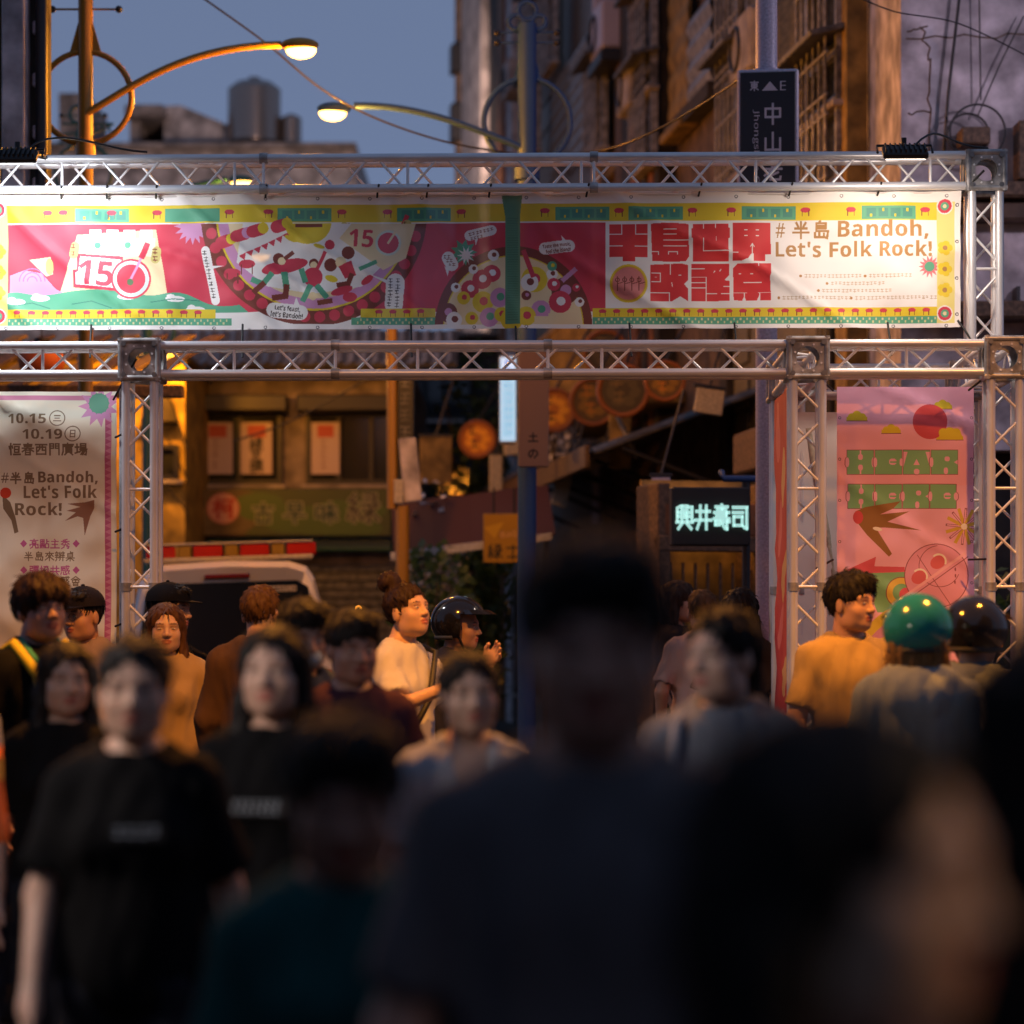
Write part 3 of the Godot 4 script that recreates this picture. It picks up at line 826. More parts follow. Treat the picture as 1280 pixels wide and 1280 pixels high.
func pink_banner_art():
	# 172 wide, 420 tall in the photograph's scale, upper left corner at (1047, 476)
	var pink = Color(0.93, 0.71, 0.85)
	var a = art(704, 1720, pink, 4.09, Vector2(-1047, -476))
	a.rect(1047, 476, 1220, 600, Color(0.94, 0.69, 0.80))
	var ink = Color(0.55, 0.30, 0.36)
	for q in [[1072, 517, 13], [1115, 533, 12], [1180, 502, 12], [1189, 541, 17]]:
		for e in [[-0.5, -0.3, 0.42], [0.0, -0.55, 0.5], [0.5, -0.3, 0.42]]:
			a.disc(q[0] + e[0] * q[2], q[1] + e[1] * q[2] * 0.7, e[2] * q[2] * 0.9, Color(0.84, 0.76, 0.16))
		a.rect(q[0] - q[2], q[1] - 3, q[0] + q[2], q[1] + 2, Color(0.84, 0.76, 0.16))
		a.line([Vector2(q[0] - q[2], q[1] + 2), Vector2(q[0] + q[2], q[1] + 2)], 0.9, ink)
	a.disc(1164, 520, 22, Color(0.80, 0.30, 0.36))
	a.poly([Vector2(1174, 541), Vector2(1206, 541), Vector2(1203, 534), Vector2(1178, 534)], Color(0.84, 0.76, 0.16))
	for k in 3:
		a.disc(1181 + k * 8, 534, 6, Color(0.84, 0.76, 0.16))
	var green = Color(0.50, 0.74, 0.56)
	var x = 1060.0
	for ch in "HEAR":
		slab_letter(a, ch, x - 0.7, 555.3, 34.5, 31.4, ink, ink); slab_letter(a, ch, x, 556, 33.2, 30, green, pink)
		x += 35.2
	x = 1061.0
	for ch in "HERE":
		slab_letter(a, ch, x - 0.7, 598.3, 34.0, 31.4, ink, ink); slab_letter(a, ch, x, 599, 32.7, 30, green, pink)
		x += 34.4
	swallow(a, Vector2(1070, 633), 0.92, Color(0.58, 0.42, 0.24), 0.0)
	a.ellipse(1098, 655, 6, 2.4, PAPER, 0.2)
	for k in 16:
		var v = Vector2.from_angle(TAU * k / 16.0 + 0.1)
		var o = Vector2(1207, 652)
		a.line([o + v * 4, o + v * 22], 4.2 if k % 2 else 3.0, ink if k % 2 == 0 else Color(0.84, 0.72, 0.30))
		if k % 2 == 0:
			a.line([o + v * 4, o + v * 21], 1.8, pink)
	a.disc(1207, 652, 4, PAPER)
	a.poly([Vector2(1047, 712), Vector2(1096, 690), Vector2(1094, 702), Vector2(1132, 703), Vector2(1132, 712), Vector2(1047, 724)], Color(0.83, 0.36, 0.46))
	a.poly([Vector2(1080, 711), Vector2(1140, 709), Vector2(1148, 760), Vector2(1098, 760)], green)
	a.ring(1128, 735, 15, 8, Color(0.88, 0.78, 0.38)); a.ring(1128, 735, 19, 1, ink); a.disc(1134, 738, 9, Color(0.83, 0.36, 0.46))
	a.ellipse(1112, 770, 34, 12, Color(0.86, 0.78, 0.30), -0.6); a.ellipse(1108, 786, 30, 9, LILAC_INK, -0.7); a.ellipse(1118, 800, 34, 13, Color(0.86, 0.78, 0.30), -0.4)
	a.disc(1172, 714, 40, Color(0.88, 0.62, 0.76)); a.ring(1172, 714, 40, 1.0, ink); a.ring(1176, 702, 26, 0.8, ink, 0.4, 4.6)
	for q in [[1150, 716], [1174, 697]]:
		a.ellipse(q[0], q[1], 10, 8, Color(0.83, 0.40, 0.46), -0.5); a.ring(q[0] + 1, q[1] - 1, 9, 2.4, PAPER, -2.4, 0.4)
	a.line([Vector2(1148, 688), Vector2(1190, 752)], 0.8, ink); a.line([Vector2(1120, 755), Vector2(1212, 690)], 1.0, ink); a.line([Vector2(1118, 750), Vector2(1208, 686)], 3.5, Color(0.93, 0.72, 0.80))
	for q in [[1196, 706], [1196, 714], [1195, 722]]:
		a.ellipse(q[0], q[1], 1.0, 2.4, ink)
	for k in 7:
		for xx in [1050.5, 1216.5]:
			a.ring(xx, 515 + k * 52, 1.5, 0.8, Color(0.5, 0.4, 0.44))
	return a.img

func street_sign_art():
	var a = art(296, 640, Color(0.12, 0.09, 0.12), 4.0, Vector2(-921, -97))
	var w = Color(0.80, 0.76, 0.78)
	a.hanzi("東", 933, 106, 13, 1.5, w)
	a.poly([Vector2(950, 119), Vector2(972, 119), Vector2(961, 107)], w)
	a.text("E", 975, 107, 8, 12, w, "Droid Sans", 400)
	a.hanzi("中", 951, 135, 28, 3.0, w); a.hanzi("山", 951, 171, 28, 3.0, w); a.hanzi("老", 951, 208, 28, 3.0, w)
	a.text("Jhongshan Old", 947, 143, 110, 10, w, "Droid Sans", 400, PI / 2)
	return a.img

func green_sign_art():
	var a = art(1160, 240, Color(0.22, 0.27, 0.13), 4.0, Vector2(-202, -613))
	for k in 24:                                # flecks on the ground: brown on the left, greener on the right
		a.ellipse(215 + (k * 37) % 90, 620 + (k * 23) % 48, 26, 13, Color(0.30, 0.24, 0.15) if k % 3 else Color(0.34, 0.29, 0.20))
	for k in 10:
		a.ellipse(330 + (k * 61) % 150, 630 + (k * 17) % 36, 30, 12, Color(0.24, 0.34, 0.13))
	a.disc(285, 638, 20.5, Color(0.72, 0.52, 0.50)); a.ring(285, 638, 19.5, 1.4, Color(0.60, 0.28, 0.25))
	a.glyph("柯", 272, 624, 27, 3.4, Color(0.62, 0.14, 0.12))
	var x = 321.0
	for ch in "古早味綠":
		var sz = 27.0 if ch != "綠" else 40.0
		var y = 630.0 if ch != "綠" else 618.0
		a.glyph(ch, x, y, sz, 6.2, Color(0.56, 0.56, 0.49)); a.glyph(ch, x, y, sz, 3.6, Color(0.06, 0.20, 0.16) if ch != "綠" else Color(0.16, 0.16, 0.14))
		x += 39.0
	a.glyph("柯", 203, 626, 26, 3.0, Color(0.22, 0.24, 0.30))
	return a.img

func poster_art(kind):
	var a = art(140, 256, Color(0.74, 0.66, 0.66), 1.0, Vector2.ZERO)
	a.rect(30, 14, 112, 74, Color(0.70, 0.30, 0.24))
	var c = Color(0.16, 0.14, 0.16) if kind == 1 else Color(0.60, 0.50, 0.48)
	var rng = RandomNumberGenerator.new()
	rng.seed = kind + 2
	for k in 3:
		if kind == 1:
			a.glyph("綠豆饌"[k], 40, 76 + k * 58, 58, 9.0, c)
		else:
			a.scribble(44, 84 + k * 54, 46, 46, c, rng)
	return a.img

func lit_sign_art():
	var a = art(80, 430, Color(0.62, 0.80, 0.92), 1.0, Vector2.ZERO)
	a.rect(4, 4, 76, 74, Color(0.75, 0.85, 0.96))
	a.line([Vector2(26, 20), Vector2(54, 20)], 7, Color(0.15, 0.35, 0.75)); a.line([Vector2(30, 20), Vector2(30, 60), Vector2(52, 60)], 7, Color(0.15, 0.35, 0.75))
	var rng = RandomNumberGenerator.new()
	rng.seed = 3
	for k in 8:
		for q in 2:
			a.scribble(20, 92 + k * 40 + q * 17, 40, 16, Color(0.15, 0.52, 0.66), rng)
	return a.img

func beige_sign_art():
	var a = art(160, 620, Color(0.46, 0.36, 0.30), 1.0, Vector2.ZERO)
	a.glyph("土", 52, 440, 52, 9, Color(0.10, 0.06, 0.05)); a.glyph("の", 46, 520, 62, 9, Color(0.10, 0.06, 0.05))
	return a.img

func yellow_sign_art():
	var a = art(220, 256, Color(0.70, 0.52, 0.06), 1.0, Vector2.ZERO)
	a.poly([Vector2(0, 70), Vector2(110, 40), Vector2(60, 130)], Color(0.80, 0.62, 0.10))
	a.text("BaiJU", 84, 86, 136, 56, Color(0.20, 0.14, 0.08), "Droid Sans", 700, -0.12); a.text("BaiJU", 87, 89, 130, 50, Color(0.85, 0.66, 0.40), "Droid Sans", 700, -0.12)
	a.glyph("綠", 20, 160, 80, 9, Color(0.16, 0.12, 0.04)); a.line([Vector2(125, 180), Vector2(195, 178)], 9, Color(0.16, 0.12, 0.04)); a.line([Vector2(130, 228), Vector2(198, 226)], 9, Color(0.16, 0.12, 0.04)); a.line([Vector2(160, 166), Vector2(158, 240)], 9, Color(0.16, 0.12, 0.04))
	return a.img

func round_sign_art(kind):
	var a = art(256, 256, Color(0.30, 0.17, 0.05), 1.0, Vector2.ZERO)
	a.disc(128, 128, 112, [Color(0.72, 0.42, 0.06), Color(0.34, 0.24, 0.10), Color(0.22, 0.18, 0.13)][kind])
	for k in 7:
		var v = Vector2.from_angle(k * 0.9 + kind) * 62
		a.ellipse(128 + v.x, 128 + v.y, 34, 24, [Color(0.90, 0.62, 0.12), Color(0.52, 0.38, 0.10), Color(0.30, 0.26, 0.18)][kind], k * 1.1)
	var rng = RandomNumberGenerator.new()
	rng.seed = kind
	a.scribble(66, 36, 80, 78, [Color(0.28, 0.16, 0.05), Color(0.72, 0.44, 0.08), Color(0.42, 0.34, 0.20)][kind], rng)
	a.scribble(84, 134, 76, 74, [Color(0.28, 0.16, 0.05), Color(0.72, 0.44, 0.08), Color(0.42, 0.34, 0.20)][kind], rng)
	return a.img


# ---------------------------------------------------------------- the truss gate and its banners
var brace_mesh = {}

func truss_beam(parent, called, a, b, gap, dia, cell = 0.19):
	# four chords with zigzag braces between them; local x runs from a to b
	var dir = (b - a).normalized()
	var front = Vector3.BACK if absf(dir.z) < 0.5 else Vector3.RIGHT
	var o = holder(parent, called, a, Basis(dir, front.cross(dir), front))
	var ln = (b - a).length()
	var key = "chord%.3f_%.3f" % [ln, dia]
	if not brace_mesh.has(key):
		brace_mesh[key] = tubem([Vector3.ZERO, Vector3(ln * 0.5, 0, 0), Vector3(ln, 0, 0)], dia * 0.5, 14).commit()
	for sy in [-0.5, 0.5]:
		for sz in [-0.5, 0.5]:
			part(o, "chord", brace_mesh[key], M.aluminium, Vector3(0, sy * gap, sz * gap))
	var n = maxi(1, roundi(ln / cell))
	var step = ln / n
	var bk = "brace%.3f_%.3f" % [gap, step]
	if not brace_mesh.has(bk):
		brace_mesh[bk] = rod(Vector3(-step * 0.36, -gap * 0.46, 0), Vector3(step * 0.36, gap * 0.46, 0), 0.0075, 8).commit()
		brace_mesh[bk + "v"] = rod(Vector3(0, -gap * 0.46, 0), Vector3(0, gap * 0.46, 0), 0.0085, 8).commit()
	var lattice = MB.new()
	for k in n:
		var x = (k + 0.5) * step
		var s = 1.0 if k % 2 == 0 else -1.0
		part(o, "brace", brace_mesh[bk], M.brace, Vector3(x, 0, gap * 0.5), Basis(Vector3(s, 0, 0), Vector3.UP, Vector3(0, 0, s)))
		part(o, "brace", brace_mesh[bk], M.brace, Vector3(x, 0, -gap * 0.5), Basis(Vector3(-s, 0, 0), Vector3.UP, Vector3(0, 0, -s)))
		for sy in [-0.5, 0.5]:
			lattice.tube([Vector3(x - step * 0.36, sy * gap, -s * gap * 0.46), Vector3(x + step * 0.36, sy * gap, s * gap * 0.46)], 0.0075, 6)
		if k % 5 == 2 and k > 0:
			part(o, "brace", brace_mesh[bk + "v"], M.brace, Vector3(x - step * 0.5, 0, gap * 0.5))
	var l = part(o, "brace_lattice", lattice, M.brace)
	l.set_meta("kind", "stuff")
	# clamp collars where two lengths of truss are coupled
	if ln > 2.0:
		for t in [0.28, 0.62]:
			for sy in [-0.5, 0.5]:
				part(o, "coupling", tubem([Vector3(-0.022, 0, 0), Vector3(-0.018, 0, 0), Vector3(0.018, 0, 0), Vector3(0.022, 0, 0)], dia * 0.64, 14), M.plate, Vector3(ln * t, sy * gap, gap * 0.5))
			part(o, "brace", brace_mesh[bk + "v"], M.brace, Vector3(ln * t, 0, gap * 0.5 + 0.006))
	return o

func holed_plate(size, r, thick):
	var b = MB.new()
	var h = size * 0.5
	var n = 32
	for s in [-1.0, 1.0]:
		var nn = Vector3(0, 0, s)
		for k in n:
			var q = []
			for e in [k, k + 1]:
				var d = Vector2.from_angle(TAU * e / n)
				var f = h / maxf(absf(d.x), absf(d.y))
				q.append([Vector3(d.x * r, d.y * r, s * thick * 0.5), Vector3(d.x * f, d.y * f, s * thick * 0.5)])
			b.quad(q[0][0], q[0][1], q[1][1], q[1][0], nn)
	for k in n:
		var d0 = Vector2.from_angle(TAU * k / n)
		var d1 = Vector2.from_angle(TAU * (k + 1) / n)
		b.quad(Vector3(d0.x * r, d0.y * r, -thick * 0.5), Vector3(d1.x * r, d1.y * r, -thick * 0.5), Vector3(d1.x * r, d1.y * r, thick * 0.5), Vector3(d0.x * r, d0.y * r, thick * 0.5), -Vector3(d0.x, d0.y, 0))
	for e in [[Vector3(h, 0, 0), Vector3(0.001, size, thick)], [Vector3(-h, 0, 0), Vector3(0.001, size, thick)], [Vector3(0, h, 0), Vector3(size, 0.001, thick)], [Vector3(0, -h, 0), Vector3(size, 0.001, thick)]]:
		b.box(e[0], e[1])
	return b

func corner_block(parent, at, size):
	var o = holder(parent, "corner_block", at)
	var plate = holed_plate(size * 0.86, size * 0.27, 0.008).commit()
	var frame = MB.new()
	var h = size * 0.5 - 0.014
	for sx in [-1, 1]:
		for sy in [-1, 1]:
			frame.tube([Vector3(sx * h, sy * h, -size * 0.5), Vector3(sx * h, sy * h, size * 0.5)], 0.017, 10)
			frame.tube([Vector3(sx * h, -size * 0.5, sy * h), Vector3(sx * h, size * 0.5, sy * h)], 0.016, 10)
			frame.tube([Vector3(-size * 0.5, sx * h, sy * h), Vector3(size * 0.5, sx * h, sy * h)], 0.016, 10)
	part(o, "block_frame", frame, M.plate)
	for e in [[Vector3(0, 0, h), Basis()], [Vector3(0, 0, -h), Basis()], [Vector3(h, 0, 0), Basis(Vector3.UP, PI / 2)], [Vector3(-h, 0, 0), Basis(Vector3.UP, PI / 2)], [Vector3(0, h, 0), Basis(Vector3.RIGHT, PI / 2)]]:
		part(o, "plate", plate, M.plate, e[0], e[1])
	var bolt = tubem([Vector3(0, 0, 0), Vector3(0, 0, 0.012)], 0.014, 6).commit()
	for sx in [-1, 1]:
		for sy in [-1, 1]:
			part(o, "bolt", bolt, M.bolt, Vector3(sx * size * 0.36, sy * size * 0.36, h + 0.006))
	for k in 8:
		var d = Vector2.from_angle(TAU * (k + 0.5) / 8) * size * 0.33
		part(o, "bolt", brace_small_bolt(), M.brace, Vector3(d.x, d.y, h + 0.004))
	return o

func brace_small_bolt():
	if not brace_mesh.has("small_bolt"):
		brace_mesh["small_bolt"] = tubem([Vector3.ZERO, Vector3(0, 0, 0.006)], 0.006, 6).commit()
	return brace_mesh["small_bolt"]

func floodlight(at, aim, c, e, label, spread = 78.0):
	var t = gate_thing("floodlight", label, "floodlight", "floodlights clamped to the truss gate")
	var dir = aim.normalized()
	var bas = Basis.looking_at(dir, Vector3.BACK if absf(dir.dot(Vector3.UP)) > 0.9 else Vector3.UP)
	var o = holder(t, "housing", at, bas)
	part(o, "case", boxm(Vector3(0.23, 0.10, 0.035), 0.008), M.black)
	for k in 9:
		part(o, "cooling_fin", boxm(Vector3(0.008, 0.085, 0.02)), M.black, Vector3(-0.1 + k * 0.025, 0, 0.026))
	part(o, "glass", boxm(Vector3(0.20, 0.08, 0.004)), glow("flood_lens_" + t.name, c, 5.0), Vector3(0, 0, -0.021))
	part(t, "yoke", tubem([at + Vector3(-0.14, 0, 0), at + Vector3(-0.14, 0.045, -0.05), at + Vector3(0.14, 0.045, -0.05), at + Vector3(0.14, 0, 0)], 0.007, 6), M.black)
	part(t, "clamp_arm", rod(at + Vector3(0, 0.045, -0.05), Vector3(at.x, 4.16, 0.06), 0.013, 8), M.black)
	part(t, "knob", tubem([at + Vector3(0.0, 0.04, -0.05), at + Vector3(0, 0.085, -0.05)], 0.014, 8), M.black)
	part(t, "lead", tubem(bez(at + Vector3(0.05, 0.04, -0.03), at + Vector3(0.2, 0.2, -0.1), Vector3(at.x + 0.3, 4.2, 0.05), Vector3(at.x + 0.55, 4.19, 0.06), 10), 0.006, 6), M.black)
	var l = SpotLight3D.new()
	l.name = "lamp"
	t.add_child(l)
	l.position = at + dir * 0.05
	l.basis = bas
	l.light_color = c
	l.light_energy = e
	l.spot_range = 30
	l.spot_angle = spread
	l.spot_attenuation = 2
	l.spot_angle_attenuation = 0.6
	l.light_size = 0.08
	l.shadow_enabled = true

func cable_tie(parent, a, b):
	part(parent, "cable_tie", tubem([a, (a + b) * 0.5 + Vector3(0, 0, 0.012), b], 0.006, 6), M.black)

func build_gate():
	var gap = 0.148
	var dia = 0.046
	var low = gate_thing("truss_gate", "silver lattice truss gate on square legs with bolted corner blocks", "truss gate")
	var xs = [-2.945, -1.925, 1.55, 2.57]
	for x in xs:
		for z in ([0.6, -0.6] if x > 0.0 else [0.6]):
			truss_beam(low, "truss_leg", Vector3(x, 0.05, z), Vector3(x, 2.88, z), gap, dia)
			part(low, "base_plate", boxm(Vector3(0.42, 0.02, 0.42), 0.004), M.plate, Vector3(x, 0.02, z))
			corner_block(low, Vector3(x, 2.99, z), 0.222)
		if x > 0.0:
			truss_beam(low, "truss_beam", Vector3(x, 2.99, -0.49), Vector3(x, 2.99, 0.49), gap, dia)
	for z in [0.6, -0.6]:
		for k in 3:
			if z < 0 and k < 2:
				continue
			truss_beam(low, "truss_beam", Vector3(xs[k] + 0.11, 2.99, z), Vector3(xs[k + 1] - 0.11, 2.99, z), gap, dia)
	part(low, "stay", rod(Vector3(1.66, 2.72, -0.5), Vector3(1.98, 0.9, -0.5), 0.02, 8), M.cream)
	part(low, "stay", rod(Vector3(-2.03, 2.86, 0.45), Vector3(-2.10, 1.9, 0.2), 0.014, 8), M.aluminium)
	var up = gate_thing("truss_arch", "silver truss frame standing on the gate and framing the long banner", "truss arch")
	for x in [-2.945, 2.566]:
		truss_beam(up, "truss_leg", Vector3(x, 3.11, 0), Vector3(x, 3.96, 0), gap, dia)
		corner_block(up, Vector3(x, 4.066, 0), 0.222)
	truss_beam(up, "truss_beam", Vector3(-2.83, 4.066, 0), Vector3(2.455, 4.066, 0), 0.166, 0.046, 0.192)
	# long banner between the two beams
	var bn = gate_thing("banner", "long printed festival banner with red field stretched across the gate", "banner")
	part(bn, "print", sheet(5.32, 0.737, 170, 24, 0.026, 4), printed("long_print", big_banner_art(), 0.6, 0.955), Vector3(-0.225, 3.592, 0.03))
	part(bn, "hem_rope", tubem(bez(Vector3(-2.88, 3.955, 0.035), Vector3(-1.0, 3.95, 0.035), Vector3(1.0, 3.95, 0.035), Vector3(2.43, 3.955, 0.035), 16), 0.006, 6), M.cloth_white)
	for x in [-2.45, -2.20, -1.93, -1.33, -0.72, -0.45, -0.11, 0.42, 1.03, 1.52, 2.0]:
		cable_tie(bn, Vector3(x, 4.0, 0.11), Vector3(x - 0.015, 3.94, 0.045))
	for x in [-2.3, -1.47, -0.55, 0.02, 0.64, 1.21, 2.04]:
		cable_tie(bn, Vector3(x, 3.25, 0.045), Vector3(x + 0.01, 3.06, 0.13))
	cable_tie(bn, Vector3(2.42, 3.93, 0.045), Vector3(2.55, 4.06, 0.12))
	cable_tie(bn, Vector3(2.42, 3.26, 0.045), Vector3(2.5, 3.12, 0.1))
	# cream poster on the left-hand bay
	var lb = gate_thing("banner", "cream hanging banner with pink border, dates and festival slogan", "banner")
	part(lb, "print", sheet(0.92, 2.0, 28, 56, 0.022, 21), printed("cream_print", left_banner_art(), 0.7), Vector3(-2.565, 1.855, 0.36))
	part(lb, "edge_pole", rod(Vector3(-2.055, 2.86, 0.47), Vector3(-2.055, 0.4, 0.47), 0.016, 10), M.white_paint)
	for y in [2.6, 2.1, 1.6, 1.1]:
		cable_tie(lb, Vector3(-2.09, y, 0.48), Vector3(-2.0, y + 0.03, 0.53))
	cable_tie(lb, Vector3(-2.1, 2.8, 0.48), Vector3(-1.94, 2.99, 0.70))
	# pink poster on the right-hand bay, a plain sheet behind it
	var pb = gate_thing("banner", "pink hanging banner with green block letters and a brown swallow", "banner")
	part(pb, "print", sheet(0.725, 1.77, 24, 56, 0.020, 33), printed("pink_print", pink_banner_art(), 0.6), Vector3(2.095, 1.985, 0.36))
	for y in [2.84, 1.95, 1.4]:
		cable_tie(pb, Vector3(1.70, y, 0.48), Vector3(1.60, y + (0.06 if y > 2.5 else -0.05), 0.62))
		cable_tie(pb, Vector3(2.41, y, 0.48), Vector3(2.52, y + (0.09 if y > 2.5 else 0.0), 0.62))
	var wb = gate_thing("banner", "plain white sheet tied behind the pink banner", "banner")
	part(wb, "cloth", sheet(0.92, 2.3, 10, 24, 0.02, 41), M.cloth_white, Vector3(2.06, 1.66, -0.5))
	var sb = gate_thing("banner", "narrow red and cream banner on the inner side of the gate leg", "banner")
	var img = art(128, 512, Color(0.82, 0.25, 0.24), 1.0, Vector2.ZERO)
	for k in 9:
		img.ellipse(30 + (k * 47) % 80, 40 + k * 55, 16, 34, Color(0.90, 0.70, 0.45) if k % 2 else Color(0.90, 0.45, 0.42), 0.2 * k)
	part(sb, "print", sheet(0.86, 2.5, 12, 30, 0.012, 55), printed("side_print", img.img, 0.7), Vector3(1.47, 1.62, 0.0), Basis(Vector3.UP, -PI / 2))
	floodlight(Vector3(-2.54, 4.02, 0.85), Vector3(0.0, -0.85, -0.62), Color(0.96, 0.97, 1.0), 2.6, "black floodlight with cool white glass above the castle end of the banner")
	floodlight(Vector3(2.03, 4.02, 0.85), Vector3(0.0, -0.85, -0.55), Color(1.0, 0.91, 0.84), 1.4, "black floodlight with warm white glass above the slogan end of the banner")


# ---------------------------------------------------------------- street lamps
const SODIUM = Color(1.0, 0.62, 0.17)

func lamp_head(t, at, along, c, e, down = false):
	# a cobra head: shell, bowl and the light in the bowl; along: unit vector from arm to tip
	var bas = Basis(along, Vector3.UP, along.cross(Vector3.UP))
	var o = holder(t, "lamp_head", at, bas)
	var shell = MB.new()
	shell.ball(Vector3(0, 0.015, 0), Vector3(0.135, 0.05, 0.08), 10, 18)
	part(o, "shell", shell, M[c])
	var bowl = MB.new()
	bowl.ball(Vector3(0.01, -0.02, 0), Vector3(0.108, 0.065, 0.066), 10, 18)
	if not M.has("sodium_bowl"):
		glow("sodium_bowl", Color(1.0, 0.72, 0.34), 11.0)
	part(o, "lamp_bowl", bowl, M.sodium_bowl)
	var l = SpotLight3D.new() if down else OmniLight3D.new()
	l.name = "lamp"
	t.add_child(l)
	l.position = at + Vector3(0, -0.03, 0)
	l.light_color = SODIUM
	l.light_energy = e
	l.light_size = 0.07
	l.shadow_enabled = true
	if down:
		l.position = at + Vector3(0, -0.12, 0)
		l.rotation.x = -PI / 2
		l.spot_range = 80
		l.spot_attenuation = 2
		l.spot_angle = 69
		l.spot_angle_attenuation = 1.0
	else:
		l.omni_range = 80
		l.omni_attenuation = 2

func flat_ring(r, w, thick):
	var p = []
	var b = MB.new()
	for k in 41:
		p.append(Vector3(cos(TAU * k / 40) * r, sin(TAU * k / 40) * r, 0))
	b.tube(p, w, 8, false)
	return b

func ornate_post(called, label, x, z, paint, ring_y, ring_r, half_w, top_y, lamps, curl = false):
	var t = thing(called, label, "street lamp", Vector3(x, 0, z), 0.0, "ornate street lamps along the street")
	part(t, "post", tubem([Vector3(0, 0, 0), Vector3(0, ring_y - ring_r * 1.05, 0), Vector3(0, ring_y - ring_r, 0), Vector3(0, top_y, 0)], half_w, 14), M[paint])
	part(t, "base", tubem([Vector3.ZERO, Vector3(0, 0.5, 0), Vector3(0, 0.6, 0)], half_w * 1.7, 14), M[paint])
	part(t, "collar", tubem([Vector3(0, ring_y - ring_r - 0.12, 0), Vector3(0, ring_y - ring_r + 0.02, 0)], half_w * 1.35, 14), M[paint])
	part(t, "ring", flat_ring(ring_r, 0.022, 0.04), M[paint], Vector3(0, ring_y, 0))
	var fin = MB.new()
	fin.prism(PackedVector2Array([Vector2(-0.115, 0), Vector2(0.115, 0), Vector2(0.03, 0.3), Vector2(-0.03, 0.3)]), 0.02)
	part(t, "fin", fin, M[paint], Vector3(0, ring_y + ring_r - 0.02, 0))
	var ys = [ring_y + ring_r + 0.3] if not curl else [ring_y + ring_r + 0.28, ring_y + ring_r + 0.36]
	for y in ys:
		part(t, "crossbar", rod(Vector3(-0.23, y, 0), Vector3(0.23, y, 0), 0.008, 8), M[paint])
		for s in [-1, 1]:
			var b = MB.new()
			b.ball(Vector3(0.235 * s, y, 0), 0.026, 8, 12)
			part(t, "knob", b, M.dark_metal)
	if curl:
		for e in [[0.0, 0.55, 0.07], [-0.09, 0.46, 0.055], [0.09, 0.46, 0.055]]:
			part(t, "scroll", flat_ring(e[2], 0.018, 0.03), M[paint], Vector3(e[0], ring_y + ring_r + e[1] - 0.02, 0))
	for q in lamps:
		part(t, "arm", tubem(q[0], 0.026, 10), M[paint])
		lamp_head(t, q[1], q[2], paint, q[3], q.size() > 4)
	return t

